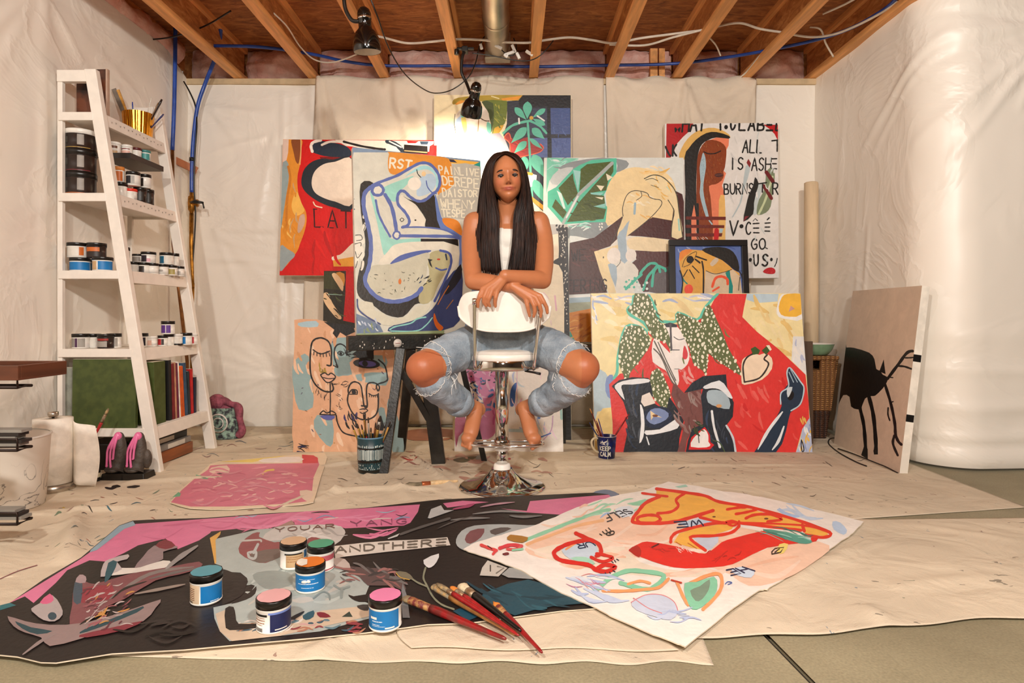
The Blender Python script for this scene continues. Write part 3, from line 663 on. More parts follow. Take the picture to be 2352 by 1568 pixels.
# --- small dark painting standing below it
a = upright(P(738, 1000, 3.97), P(835, 1000, 3.97), P(744, 622, 4.10)); a.rect('#2b2417', .03); a.z(630, 600, 4)
a.f('#c8120f', '690,80 760,80 760,560 655,540 680,300', 0); a.f('#3b3a1c', '470,95 680,100 660,260 470,250', 0); a.f('#c98a35', '600,100 675,110 670,220 640,200', 2); a.f('#e3bd92', '560,120 600,110 660,190 655,270 610,210'); a.f('#e3bd92', '475,300 520,290 560,380 640,510 600,520 520,430 480,360')
a.l('#c48a2c', '455,390 450,520', 20, 0); a.dabs(['#4a4426', '#1a140d', '#55603a'], (480, 280, 660, 520), 10, 40, 100, 6, 14, .6); a.l('#8fb0a0', '520,300 650,305', 6, 0)
a.done('painting', 'narrow dark painting with a bright red edge standing under the big red one')
# --- blue seated figure on the easel
BL, BR, SH = P(819, 769, 3.30), P(1121, 764, 3.605), Vector((-.05, .115, 0))
TLp = Vector((BL.x - .05, BL.y + .115, 1.677)); a = upright(BL, BR, TLp); a.rect('#8398b0', .04); a.z(630, 300, 4)
a.f('#d9d6c6', '690,240 720,198 1060,200 1900,300 1900,1000 1740,1900 760,1900 730,1300 720,900 700,500', 0)
a.dabs(['#4a5b74', '#6a7fa0', '#8fa4ba'], (668, 380, 720, 1500), 26, 30, 90, 8, 16, 1.5); a.f('#e89638', '1045,215 1070,197 1500,240 1600,270 1625,340 1650,430 1640,500 1560,560 1500,600 1490,500 1440,370 1380,310 1280,330 1150,400 1060,395 1035,320', 3)
a.f('#f2b74b', '1590,262 1895,296 1895,318 1620,305', 0); a.f('#34354a', '1595,265 1640,270 1672,298 1610,292', 0); a.f('#2f9a8c', '1820,322 1895,290 1900,385 1830,335', 0); a.l('#22252b', '1815,325 1900,332', 12, 0)
a.f('#bfbaac', '1625,312 1880,335 1895,480 1890,800 1650,812 1540,805 1490,610 1560,560 1650,500', 2)
a.text('#f3ead2', 'RST', '1058,252 1275,282 1260,352 1052,342', 17); a.text('#efe6cc', 'PAINLIVE', '1500,325 1885,362 1885,425 1512,398', 12); a.text('#efe6cc', 'DEREPE', '1532,420 1885,452 1885,540 1545,500', 13); a.text('#efe6cc', 'DAISTOR', '1535,532 1870,560 1870,612 1545,612', 12); a.text('#efe6cc', 'WHENY', '1520,632 1850,650 1845,722 1530,712', 13); a.text('#efe6cc', 'TESPE', '1530,725 1760,735 1760,802 1540,792', 13)
a.f('#2c261f', '785,490 900,480 880,620 900,900 900,1150 850,1290 840,1400 900,1500 1000,1560 1100,1570 1240,1550 1340,1480 1360,1580 1290,1600 1180,1712 1030,1692 900,1600 790,1540 755,1450 775,1290 820,1150 830,1000 790,760', 3)
for x, y, rx, ry in ((816, 790, 12, 20), (820, 885, 16, 42), (770, 1010, 62, 40), (765, 1090, 55, 44), (800, 1140, 26, 45), (745, 1180, 30, 50), (805, 1240, 16, 48)): a.e('#ebe5d3', x, y, rx, ry, 14, .2)
for q in ('740,960 790,960 800,1000 750,1010', '735,1040 790,1030 790,1060', '740,1110 760,1170 800,1120', '720,1200 740,1260 760,1200', '800,1200 790,1270', '810,850 830,870 815,920'): a.l('#2c261f', q, 6)
a.f('#dcd9c9', '820,570 900,500 1000,465 1130,415 1250,345 1340,305 1430,320 1495,400 1512,480 1480,560 1380,640 1310,648 1240,605 1190,560 1150,560 1125,610 1140,690 1200,760 1235,830 1215,885 1350,885 1600,920 1690,985 1690,1010 1600,1020 1690,1090 1690,1200 1640,1300 1590,1380 1500,1430 1440,1560 1340,1480 1240,1540 1100,1560 960,1540 850,1440 840,1350 890,1230 890,1050 850,850 815,700', 2)
a.f('#9fd8c8', '1000,520 1200,440 1270,425 1190,520 1130,570 1112,650 1060,640 1010,570'); a.f('#a0d9c9', '870,560 920,640 960,800 1030,950 1100,1000 1330,990 1340,1030 1150,1060 1060,1085 1010,1150 980,1050 940,850', 3); a.f('#a9dde0', '1190,425 1330,330 1430,340 1490,420 1500,500 1480,540 1470,420 1400,360 1300,375', 3)
a.f('#b9cfe0', '1330,440 1440,400 1480,480 1440,560 1360,600 1300,590'); a.e('#f2e8d8', 1280, 490, 62, 60); a.e('#f0cf9c', 1365, 400, 20, 24)
a.f('#ece3d0', '1160,590 1220,640 1290,680 1330,740 1380,810 1380,870 1330,890 1230,880 1240,820 1190,740 1140,680', 3); a.f('#2f2a25', '1170,600 1300,658 1460,590 1480,720 1520,830 1520,902 1380,892 1387,820 1330,730 1290,680 1230,640', 2)
a.f('#6880bd', '1468,590 1490,640 1530,800 1620,880 1720,980 1712,1290 1690,1250 1690,1000 1520,902 1480,740', 2); a.f('#e58a33', '1540,810 1640,815 1700,860 1724,970 1640,920 1560,870', 3)
a.f('#e6dfcc', '1040,1110 1100,1050 1250,1025 1550,1020 1660,1050 1690,1110 1690,1200 1630,1310 1590,1380 1600,1250 1610,1150 1540,1100 1420,1100 1250,1150 1090,1215 950,1225', 3); a.f('#5767a8', '1060,1222 1150,1150 1300,1110 1420,1100 1425,1118 1280,1160 1120,1217', 3); a.f('#221d1a', '1340,995 1682,1000 1688,1066 1550,1022 1340,1022', 0)
a.f('#b9b085', '1440,1120 1540,1105 1608,1155 1600,1250 1500,1430 1440,1570 1340,1590 1330,1500 1420,1330 1400,1200', 3); a.f('#cbc6af', '900,1240 1060,1230 1300,1150 1420,1130 1400,1260 1380,1400 1280,1500 1100,1545 960,1520 860,1430 850,1340', 3)
bl_ = '#5f6fae'
a.l(bl_, '880,530 900,500 1000,460 1130,410 1250,340 1340,300 1425,315 1495,395 1514,480 1490,550 1440,590 1380,640 1310,650 1240,610 1190,562 1150,560 1125,605 1132,680 1195,752 1233,822 1222,870 1170,890', 26); a.l(bl_, '880,520 822,580 815,700 850,850 880,1000 880,1150 862,1260 830,1370 870,1460 960,1540 1080,1572 1200,1557 1300,1510 1350,1450', 38)
a.e('#e4e0d2', 940, 545, 52, 40); a.l(bl_, '890,560 905,515 960,500 995,545 970,590 915,590 890,560', 26); a.f('#d9d5c5', '930,640 960,620 1020,620 1080,720 1110,860 1110,950 1060,970 1000,870 950,760'); a.l(bl_, '925,640 950,760 1000,870 1060,975', 20); a.l(bl_, '1010,590 1070,700 1105,850 1118,950', 34)
a.e('#e4e0d2', 1117, 962, 30, 30); a.l(bl_, '1085,960 1105,930 1140,935 1150,970 1125,998 1095,985 1085,960', 16); a.l(bl_, '1150,968 1400,972 1600,976 1690,992', 28); a.l(bl_, '1170,892 1350,890 1550,915 1690,975', 14); a.l('#4e5c9e', '1520,1105 1600,1130 1622,1200 1600,1290 1540,1430 1470,1570', 22)
a.l('#23303a', '1300,362 1310,400 1338,432', 8); a.l(bl_, '1388,465 1400,520 1440,570 1482,582', 10); a.l('#2b2620', '1148,820 1165,805 1184,820 1165,838 1148,820', 6); a.e('#2b2620', 1290, 825, 9, 7)
a.f('#3a4470', '1560,1400 1715,1250 1722,1560 1700,1750 1540,1840 1100,1858 1050,1812 1180,1762 1340,1722 1450,1640 1510,1540', 2); a.f('#23242c', '1640,1330 1710,1230 1712,1360 1600,1500 1560,1490', 2)
a.f('#d9d4be', '780,1570 900,1580 920,1650 990,1670 1060,1722 1200,1712 1300,1622 1400,1600 1440,1560 1420,1640 1330,1722 1180,1772 1050,1792 960,1772 850,1702 770,1622', 2); a.l('#454f80', '760,1550 772,1640 850,1710 972,1778', 14); a.f('#73849c', '740,1680 850,1722 970,1790 1000,1850 760,1872', 0)
a.l('#8fd0c4', '1060,1830 1110,1802 1250,1772 1310,1732 1390,1716', 13); a.l('#8fd0c4', '1070,1842 1300,1842 1390,1792 1450,1722', 11); a.f('#d8661f', '1470,1680 1500,1760 1552,1812 1520,1842 1480,1800 1460,1730', 3); a.l('#cf7a3a', '1600,1430 1550,1510 1500,1600', 8); a.l('#a8713d', '1640,1560 1580,1640', 8, 0); a.f('#9aa97a', '750,1864 1560,1838 1560,1875 755,1885', 0)
a.dabs(['#c7cede', '#55658c', '#dfe4e4', '#8b9a70'], (760, 1740, 960, 1850), 14, 30, 70, 6, 16, 1.0); a.dabs(['#3a3a30', '#55553f', '#8a8670'], (880, 1290, 1330, 1500), 24, 10, 40, 3, 8, .8, 1.4); a.dabs(['#27282a', '#3a4663'], (1290, 1340, 1450, 1420), 10, 20, 50, 5, 12, -.7); a.e('#dc7a35', 1150, 1388, 14, 26); a.e('#c8452f', 1505, 1186, 16, 8); a.l('#2a3346', '1570,1140 1580,1190', 14, 0); a.f('#2a2a26', '1405,1180 1450,1190 1430,1205 1450,1265 1425,1240', 0); a.l('#4e5c9e', '1480,1265 1530,1285 1580,1275', 14)
a.done('painting', 'grey and aqua painting of a hunched blue-outlined nude, standing on the black easel')
# --- plant painting under the lit clip lamp
a = upright(P(997, 575, 4.24), P(1313, 575, 4.24), P(997, 218, 4.26)); a.rect('#f4e2b6', .035); a.z(960, 190, 6)
a.f('#b3962a', '480,260 560,205 900,172 1450,168 1380,242 1230,245 1040,290 900,255 600,265 500,300', 3); a.f('#eb9a2c', '1150,215 1440,174 1380,236 1170,242', 0); a.f('#eb9a2c', '520,290 600,240 660,258 545,302', 2); a.l('#e8d9a0', '1020,185 1120,215', 16, 0)
a.f('#6e7a22', '880,245 1232,248 1230,400 1200,560 1050,700 1010,800 1040,560 1040,300', 2); a.f('#46521f', '880,260 1040,280 1042,560 1000,700 980,420', 2); a.f('#d9a52b', '1060,620 1190,580 1100,720 1000,825 955,822 1040,700', 2); a.dabs(['#8b9430', '#a8a23a', '#5c6a20'], (1050, 290, 1210, 600), 14, 40, 110, 8, 22, 1.3)
a.f('#b0a3ad', '880,830 1000,700 1130,690 1270,860 1290,1000 1040,1000', 0); a.f('#efe3d2', '540,420 700,300 890,325 960,380 988,480 1012,600 1000,700 920,820 700,850 540,720 500,560', 3); a.f('#79ccb8', '955,540 1012,575 1004,705 955,660', 2); a.f('#b9d0ee', '535,500 640,450 600,640 528,620', 2); a.f('#e6d774', '600,490 660,480 680,640 640,690'); a.f('#79ccb8', '585,400 690,440 610,480', 2)
a.l('#5a3a22', '600,440 680,480 790,478', 11); a.l('#5a3a22', '985,525 930,522 870,490', 13); a.l('#a9743a', '842,490 830,670', 12, 0); a.l('#2f2a28', '515,430 505,560 525,690', 8)
a.f('#fbf1dd', '225,720 560,740 760,850 900,840 1040,980 1060,2140 225,2140', 0); a.l('#c9b99a', '610,780 605,1060', 6, 0)
a.f('#2f2f39', '1235,250 1390,242 1450,172 2110,172 2110,2140 1300,2140 1290,1000 1180,720 1230,560', 0); a.f('#1d191b', '1390,242 1450,168 2110,168 2110,350 1830,345 1780,325 1400,330', 0); a.f('#3a3f55', '1590,350 1782,350 1782,720 1500,720', 0); a.f('#56659c', '1540,762 1790,756 1792,1025 1560,1025', 0); a.f('#47598d', '1830,345 2100,345 2104,706 1836,706', 0); a.f('#50629a', '1845,760 2108,756 2110,1200 1852,1200', 0); a.f('#1b181a', '1785,320 1830,320 1842,1300 1790,1300', 0); a.dabs(['#5c6fa6', '#42538a'], (1860, 380, 2080, 980), 16, 50, 130, 6, 16, 1.5)
a.f('#a3291f', '1195,750 1250,690 1280,710 1290,760 1400,790 1520,745 1700,850 1730,890 1680,950 1500,1000 1370,1020 1280,950 1270,830', 2); a.l('#e8633f', '1285,770 1270,720 1245,690 1195,755 1265,830 1280,950 1370,1022 1500,1002 1680,952 1732,890 1690,840', 13); a.dabs(['#c03a28', '#7e1d18'], (1310, 800, 1640, 960), 10, 60, 140, 8, 18, .1)
g = '#62bfa3'
a.l(g, '1516,540 1540,900 1555,1230 1572,1500 1580,1900', 30); a.leaf(g, 1510, 500, 1516, 255, 125); a.leaf(g, 1500, 510, 1338, 338, 95); a.leaf(g, 1580, 480, 1762, 355, 74); a.leaf(g, 1580, 490, 1758, 580, 78); a.l(g, '1180,692 1300,590 1450,540 1560,520', 34); a.l(g, '1560,528 1680,590 1772,690', 32); a.e('#d9a53a', 1568, 482, 28, 26)
a.l('#e9eae4', '1395,490 1400,560', 24, 0); a.l('#e9eae4', '1650,455 1745,520', 22, 0); a.leaf(g, 1285, 832, 1500, 612, 118); a.leaf(g, 1752, 775, 1575, 625, 110); a.leaf(g, 1325, 972, 1500, 805, 100); a.leaf(g, 1725, 915, 1545, 765, 66); a.e(g, 1470, 1110, 62, 95); a.leaf(g, 1738, 1300, 1590, 985, 165); a.f('#e3e2e0', '1480,1260 1640,1270 1600,1400 1530,1440 1470,1400', 2); a.l('#e4a438', '1470,1240 1570,1255', 40, 0); a.leaf(g, 1748, 1660, 1600, 1330, 140); a.f('#e0a128', '1540,1540 1748,1700 1748,1770 1560,1620', 0); a.f('#efe1c6', '1540,1600 1748,1790 1748,2000 1540,1900', 0); a.e(g, 1690, 1950, 60, 130)
a.done('painting', 'painting of a teal plant in a red pot, lit by the lower clip lamp')
# --- cream and black speckled canvas behind the woman
a = upright(P(1040, 1012, 3.86), P(1313, 1012, 3.86), P(1040, 515, 3.99)); a.rect('#efe2c6', .03); a.z(1200, 340, 4)
a.f('#c2beb7', '-600,690 430,690 430,760 280,790 -600,790', 0); a.f('#2a2624', '345,715 440,715 450,2700 385,2700 395,1400 382,1130 345,1060 350,930', 0); a.f('#2a2624', '290,1040 345,1000 380,1010 380,1070 330,1060', 2); a.dots('#d8d2c4', '360,730 415,730 425,1560 400,1560 390,1130 360,1050', 50, 3, 7, 1.6); a.dots('#2a2624', '320,700 400,700 400,780 330,760', 10, 6, 12); a.l('#e3b3c4', '310,1350 322,1480', 16, 0); a.dabs(['#e7c9cf', '#e9dcc0'], (150, 1200, 360, 1800), 8, 50, 120, 6, 14, 1.3)
a.done('painting', 'tall cream painting with a black speckled edge standing behind the woman')
# --- leaf and reclining head painting on the low black table
a = upright(P(1243, 786, 4.0), P(1604, 786, 4.0), P(1250, 362, 4.12)); a.w = (P(1570, 362, 4.12) - P(1250, 362, 4.12)).length; a.rect('#dfe3de', .035); a.z(1200, 340, 4)
a.f('#7fd0b4', '190,85 480,100 300,180 290,240 215,300 190,420', 0); a.dabs(['#e9f0ea', '#a9ddd0', '#8f9a9a'], (210, 95, 460, 210), 12, 60, 140, 8, 18, -.2); a.f('#8f9698', '300,190 420,130 700,98 920,130 930,190 830,235 820,112 500,170 440,215', 2); a.f('#c6ccca', '220,300 300,200 430,180 400,230 290,340', 2)
a.f('#57c3a1', '485,165 600,118 828,105 832,235 720,440 740,540 765,560 755,690 400,700 350,705 260,600 205,540 203,400 280,360 430,200', 0)
for q in ('500,200 560,155 785,135 490,405 500,300', '802,152 802,230 760,300 740,400 600,420 722,450 730,520 630,545 742,572 722,662 385,684 490,505 640,335', '430,235 440,300 480,420 470,440 390,530 300,370', '275,470 382,592 350,652 245,540'): a.f('#4c5a1c', q, 0)
a.dabs(['#5d6b26', '#3f4c16'], (420, 480, 700, 660), 16, 40, 110, 8, 18, .3); a.l('#a9b0ad', '352,690 490,430 790,150', 30, 0); a.l('#e3e6e2', '380,640 480,450', 16, 0)
for q in ('735,245 797,280 750,312', '648,350 722,360 692,404', '638,458 716,463 706,486'): a.f('#efe6c8', q, 0)
for q in ('595,418 720,420 690,445 600,432', '625,545 735,520 735,560'): a.f('#8fcfc4', q, 0)
a.f('#9fd3cc', '432,205 502,220 480,400', 0); a.f('#d7efe6', '285,390 330,420 370,560 350,560', 0); a.f('#8d9597', '405,720 745,690 742,765 640,835 420,862', 2); a.dabs(['#9fdccc', '#e3ebe6'], (410, 700, 590, 760), 8, 60, 130, 8, 16, -.1); a.f('#e2e6e2', '415,810 540,830 600,850 430,872', 2); a.dots('#f3f0e4', '680,700 720,700 720,790 690,790', 6, 5, 8)
a.f('#f3d9a4', '738,420 790,290 880,220 1000,192 1130,215 1300,260 1380,400 1365,560 1360,690 1150,672 1000,620 760,725 752,560', 3); a.dabs(['#eebb62', '#f3cf8e', '#f6e3bd'], (1040, 180, 1280, 260), 9, 50, 110, 12, 22, .1)
a.f('#4d2720', '415,875 640,832 760,742 895,640 905,820 860,890 640,960 770,1340 410,1352', 0); a.f('#4a1d1a', '1380,420 1440,450 1510,520 1520,870 1340,865 1080,830 940,820 940,800 1170,655 1350,690', 0); a.f('#5b3634', '1015,955 1345,972 1400,1340 1100,1340 980,1080 1030,1040', 0); a.f('#6b6263', '1180,1200 1360,1100 1380,1340 1150,1340', 2); a.dabs(['#61302a', '#421c18'], (430, 900, 700, 1300), 14, 60, 130, 10, 20, .1)
a.f('#e7e2d6', '850,850 950,820 1020,830 1345,870 1345,975 1020,958 1032,1042 980,1062 1052,1140 1010,1345 850,1345 770,1080 760,960', 2); a.f('#f0d9a8', '640,960 760,930 862,900 852,1050 770,1080 852,1345 782,1345 700,1150', 0); a.f('#f0dcb4', '940,872 1020,832 1345,872 1345,972 1020,955 960,930', 2)
a.f('#f0d9a8', '898,640 900,530 940,440 1010,410 1120,430 1150,470 1240,500 1252,540 1200,620 1100,700 1000,780 950,822 850,850 870,720', 2); a.dabs(['#eebf72', '#f6e8c8'], (930, 440, 1180, 680), 12, 40, 90, 10, 20, .2); a.l('#4a4238', '900,640 895,560 930,450 1000,408 1110,430 1140,470 1190,490 1240,500 1252,540 1190,622 1080,722 950,820', 7); a.l('#4a4238', '1060,420 1066,462 1020,496', 6); a.l('#4a4238', '895,650 865,740 800,890', 7)
a.f('#a9bcc9', '960,680 930,840 950,1050 890,1050 850,830 900,760', 2); a.f('#a9bcc9', '770,1082 850,1100 845,1290', 2); a.e('#efe6dc', 822, 1002, 62, 76); a.e('#efe6dc', 980, 1002, 50, 58); a.l('#4a4238', '850,1105 880,1070 885,1040', 5); a.e('#4a4238', 727, 1015, 5, 10)
a.f('#f0dcae', '1088,300 1160,268 1250,288 1340,370 1392,450 1402,560 1430,680 1452,842 1352,842 1360,690 1372,600 1310,470 1200,400 1130,340', 2); a.dabs(['#efc06a', '#f7ead0', '#c8dcc4'], (1200, 300, 1350, 480), 9, 40, 90, 10, 18, .9); a.l('#4d4a38', '1088,300 1170,268 1260,292 1350,380 1392,470 1412,600 1452,842', 9); a.l('#4d4a38', '1310,500 1366,600 1352,700 1346,842', 7); a.l('#4d4a38', '1100,312 1160,300 1212,322', 6); a.l('#4d4a38', '1150,360 1220,384', 5, 0); a.l('#a9d6c6', '1410,680 1420,780', 16, 0); a.l('#9db8c6', '1008,525 1004,620', 20, 0)
a.text('#2b1512', 'WE', '430,940 580,935 580,1040 440,1045', 11); a.text('#2b1512', 'FERING', '395,1218 780,1215 780,1322 400,1325', 12)
t = '#54bfa5'
for q in ('1100,1320 1140,1200 1222,1100 1160,1080 1100,1130 1070,1170', '1222,1100 1290,1130 1302,1152', '1180,1290 1190,1170 1225,1110', '1240,1120 1250,1160', '940,1310 1000,1250 1080,1180'): a.l(t, q, 24)
a.dots(t, '930,1300 950,1230 1060,1170 1090,1200 990,1320', 22, 7, 12, 1); a.dots('#e9efe9', '1040,1330 1060,1260 1130,1250 1150,1330', 9, 8, 14, 1)
a.f('#eef0ea', '400,1362 640,1355 640,1378 400,1385', 0); a.f('#a8c0cc', '400,1382 640,1375 640,1425 400,1432', 0); a.f('#a7ad94', '400,1430 640,1420 640,1500 400,1525', 0); a.f('#e08a1f', '400,1522 640,1480 640,1790 480,1790 400,1640', 0); a.f('#3aa48c', '400,1620 490,1790 400,1790', 0); a.dabs(['#efa945', '#c86f14'], (440, 1540, 620, 1760), 14, 60, 130, 10, 22, -.5)
a.done('painting', 'painting of a green leaf and a thrown-back head behind the black framed picture')
# --- lettered painting on the wall
a = upright(P(1527, 640, 4.22), P(1789, 638, 4.22), P(1527, 284, 4.26)); a.rect('#e7e3de', .045); a.z(1480, 270, 6)
a.f('#b5161a', '270,80 640,88 600,180 500,270 420,360 385,450 330,562 270,562', 0); a.f('#c0181c', '1605,120 1830,125 1830,345 1760,250 1690,180', 0)
a.f('#ee8560', '840,330 960,285 1135,300 1130,400 1100,460 1092,640 1062,740 1102,780 1050,950 1085,1060 1108,1700 740,1700 700,900', 0); a.f('#e3b563', '450,562 480,430 560,300 680,200 850,150 1000,170 1132,245 1130,300 900,260 700,350 600,562', 2); a.f('#1f1b17', '525,552 580,430 680,310 820,222 960,210 1132,265 1132,305 960,285 840,322 760,380 722,470 702,600 692,900 702,1150 742,1400 745,1700 560,1700 545,1000', 2)
a.f('#8a3c12', '760,400 820,332 900,316 1020,350 1090,420 1102,520 1084,700 1062,760 1072,812 1040,880 960,930 870,952 892,1100 912,1300 932,1700 744,1700 702,1200 695,900 700,600 722,480', 2); a.dabs(['#b0703a', '#a0602c', '#703010'], (730, 360, 1060, 920), 90, 20, 46, 4, 6, 1.4, .3); a.dabs(['#b0703a', '#a0602c'], (760, 960, 880, 1640), 30, 20, 46, 4, 6, 1.5, .2)
a.f('#ecbb6c', '1010,1150 1060,1080 1092,1150 1105,1700 1022,1700', 2); a.f('#a9c3ce', '780,490 812,560 822,700 800,850 790,1000 822,1180 872,1370 832,1372 770,1180 742,1040 752,900 735,700 760,560', 2); a.dots('#6f8894', '760,600 800,600 790,850 770,1050 760,900', 30, 3, 5, 1); a.l('#1f1410', '790,480 850,506 940,506 1022,472', 15); a.e('#4a2420', 1002, 806, 58, 27); a.l('#7a4a40', '960,805 1050,800', 8, 0); a.l('#a9c3ce', '880,1430 920,1480', 18, 0)
a.f('#ee8560', '668,1205 702,1400 712,1700 640,1700 632,1400', 0); a.l('#1f1b17', '715,1200 728,1700', 34, 0); a.dabs(['#d8d2c8', '#e9a58c'], (580, 1560, 900, 1690), 8, 40, 80, 6, 12, .9)
for q in ('555,1366 1107,1380 1107,1426 555,1410', '555,1482 1090,1496 1088,1536 555,1524', '555,1600 1065,1606 1055,1652 555,1644'): a.f('#6f2417', q, 0)
a.f('#c81a1f', '960,1540 1015,1560 1005,1692 950,1692', 2); a.f('#b3ccd4', '1025,1540 1075,1545 1060,1600 1020,1600', 0)
K = '#1c1916'
a.text(K, 'WHAT', '392,-20 830,-5 815,185 375,205', 26, .2); a.text(K, 'Y U', '975,20 1250,30 1235,182 985,182', 26, .3); a.e(K, 1090, 146, 26, 30); a.text(K, 'LABEL', '1275,30 1920,60 1900,205 1270,192', 26, .3); a.l(K, '260,400 300,490 330,530', 26); a.l(K, '362,380 360,530', 26); a.l(K, '410,375 368,450 412,530', 24)
a.text(K, 'ALL', '1335,325 1620,330 1612,510 1322,500', 19, .25); a.l(K, '1725,345 1770,340 1815,335', 20); a.l(K, '1797,340 1800,420 1800,490', 20); a.text(K, 'IS', '1150,572 1370,566 1370,735 1150,728', 19, .3); a.text(K, 'ASH', '1455,572 1740,585 1735,752 1452,750', 18, .22); a.text(K, '=', '1725,585 1830,592 1830,735 1725,735', 18, .3)
a.f('#b9c6c9', '1370,690 1432,700 1402,850 1342,1050 1312,1200 1210,1382 1198,1372 1290,1200 1330,1000', 2); a.f('#c8d2d2', '1540,950 1602,960 1562,1150 1532,1350 1480,1342 1500,1150', 2); a.f('#8a2427', '1405,588 1442,650 1425,712 1380,640', 0); a.f('#7e8a6c', '1700,720 1760,760 1772,860 1742,1100 1722,1250 1660,1332 1550,1366 1530,1300 1560,1150 1640,1000 1650,800', 2); a.l('#c7d2a8', '1560,1350 1650,1150 1742,840', 30); a.l('#6d1a1c', '1655,775 1750,910', 50, 0); a.l('#6d1a1c', '1620,960 1732,1140', 44, 0)
a.f('#23201c', '1500,840 1552,930 1522,1050 1492,1200 1482,1350 1350,1452 1380,1250 1420,1080 1480,950', 2); a.f('#7d2730', '1370,1380 1430,1375 1350,1450', 0); a.text(K, 'BURNS', '1075,930 1500,925 1500,1072 1080,1070', 18, .25); a.l(K, '1545,935 1660,920', 18, 0); a.l(K, '1605,935 1605,1050', 18, 0); a.text(K, 'R', '1745,925 1850,925 1850,1085 1750,1080', 19, .25)
a.text(K, 'V', '1165,1440 1315,1440 1300,1645 1165,1645', 22, .25); a.e(K, 1325, 1515, 28, 28); a.text(K, 'C', '1385,1460 1480,1460 1480,1625 1385,1625', 20, .25); a.text(K, '=', '1480,1475 1600,1475 1600,1612 1490,1612', 18, .25); a.l(K, '1485,1445 1512,1412 1545,1442', 10, 0); a.text(K, '=', '1645,1472 1750,1472 1745,1592 1645,1592', 17, .25); a.l(K, '1680,1430 1705,1405', 18, 0)
a.text(K, 'GO', '1465,1690 1680,1690 1690,1832 1465,1832', 19, .25); a.l(K, '1660,1815 1688,1830', 12, 0); a.e(K, 1455, 1980, 22, 26); a.text(K, 'U', '1500,1910 1580,1910 1585,2060 1505,2060', 22, .25); a.text(K, 'S', '1620,1908 1730,1908 1730,2068 1615,2068', 24, .25); a.e(K, 1745, 1980, 18, 24); a.l(K, '1825,1965 1815,2020 1790,2078', 12)
a.f('#c4202a', '1630,2145 1680,2100 1750,2090 1798,2120 1798,2165 1760,2180 1680,2172', 2); a.dabs(['#e0605f'], (1670, 2110, 1770, 2165), 7, 12, 26, 3, 5, 1.4); a.dabs(['#d9d6d2', '#efecea', '#d3dad8'], (1130, 240, 1800, 2180), 22, 60, 170, 10, 26, 1.4)
a.done('painting', 'white painting with black hand lettering and a brown veiled profile, hung on the wall')
# --- dark framed picture
t = thing('framed_picture', 'black framed picture of a hunched ochre figure leaning above the red leaf painting', 'picture')
fr = upright(P(1540, 786, 3.88), P(1730, 786, 3.88), P(1536, 551, 3.985)); fr.w = (P(1716, 553, 3.985) - P(1536, 551, 3.985)).length
b = MB()
def frq(q, l): return fr.pos(q, l)
fw = .038
for (x0, y0, x1, y1) in ((0, 0, fr.w, fw), (0, fr.h - fw, fr.w, fr.h), (0, fw, fw, fr.h - fw), (fr.w - fw, fw, fr.w, fr.h - fw)):
    b.hexa([frq(q, -.02) for q in ((x0, y0), (x1, y0), (x1, y1), (x0, y1))] + [frq(q, .008) for q in ((x0, y0), (x1, y0), (x1, y1), (x0, y1))])
b.build('frame', M('ebony_frame', '#14110f', .35), t, bevel=.002)
a = Art(fr.pos((fw, fw), -.012), fr.u, fr.v, fr.w - 2 * fw, fr.h - 2 * fw); a.rect('#5d72ad', .006); a.z(1480, 480, 6); a.dabs(['#7d92c4', '#4a5f9e', '#9aa8cc'], (420, 500, 1340, 700), 16, 60, 160, 10, 22, .4)
a.f('#e3a94e', '460,600 540,555 700,570 850,590 1000,680 1150,800 1200,850 1290,900 1340,1200 1350,1900 480,1900 490,1160 520,1060 480,850 450,720', 0); a.f('#d9c0a0', '820,860 960,902 1110,882 1200,850 1300,950 1345,1200 1350,1900 800,1900', 0); a.f('#e88a3a', '460,600 540,560 640,570 520,660 470,720', 2); a.f('#d6c2a8', '880,760 960,680 1000,720 920,800', 2); a.f('#211d1a', '760,570 900,535 1080,545 1200,610 1270,740 1285,880 1210,850 1150,800 1050,720 900,650', 2)
a.e('#1a1613', 605, 700, 50, 52); a.l('#2b2019', '500,800 530,700 600,630 690,595 670,680 610,760 520,800', 8)
for q, w in (('690,660 830,712', 22), ('680,700 742,748', 24), ('640,790 732,882', 16), ('600,840 672,962', 15), ('572,840 520,932', 13)): a.l('#2b2019', q, w, 0)
a.l('#2b2019', '770,730 795,900 800,1400', 22); a.f('#1c8a80', '1095,890 1155,860 1170,960 1205,1080 1198,1300 1150,1300 1150,1040', 0); a.l('#1c8a80', '500,930 530,990 572,1032', 18); a.e('#f0543a', 595, 1110, 60, 70); a.l('#ee5a35', '920,1080 960,970 1040,942 1120,980 1132,1050', 36); a.l('#ee5a35', '930,1140 1012,1090', 26, 0); a.l('#2b2019', '830,860 950,906 1090,880 1182,850', 8); a.l('#2b2019', '1280,870 1322,950 1352,1200', 14); a.l('#1d1815', '470,850 510,1000 480,1300', 20); a.l('#2b2019', '1300,870 1335,890 1310,980', 7); a.l('#2b2019', '1295,960 1285,1140', 10, 0)
o = a.b.build('picture', [M_PAINT, M_CANV]); o.parent = t
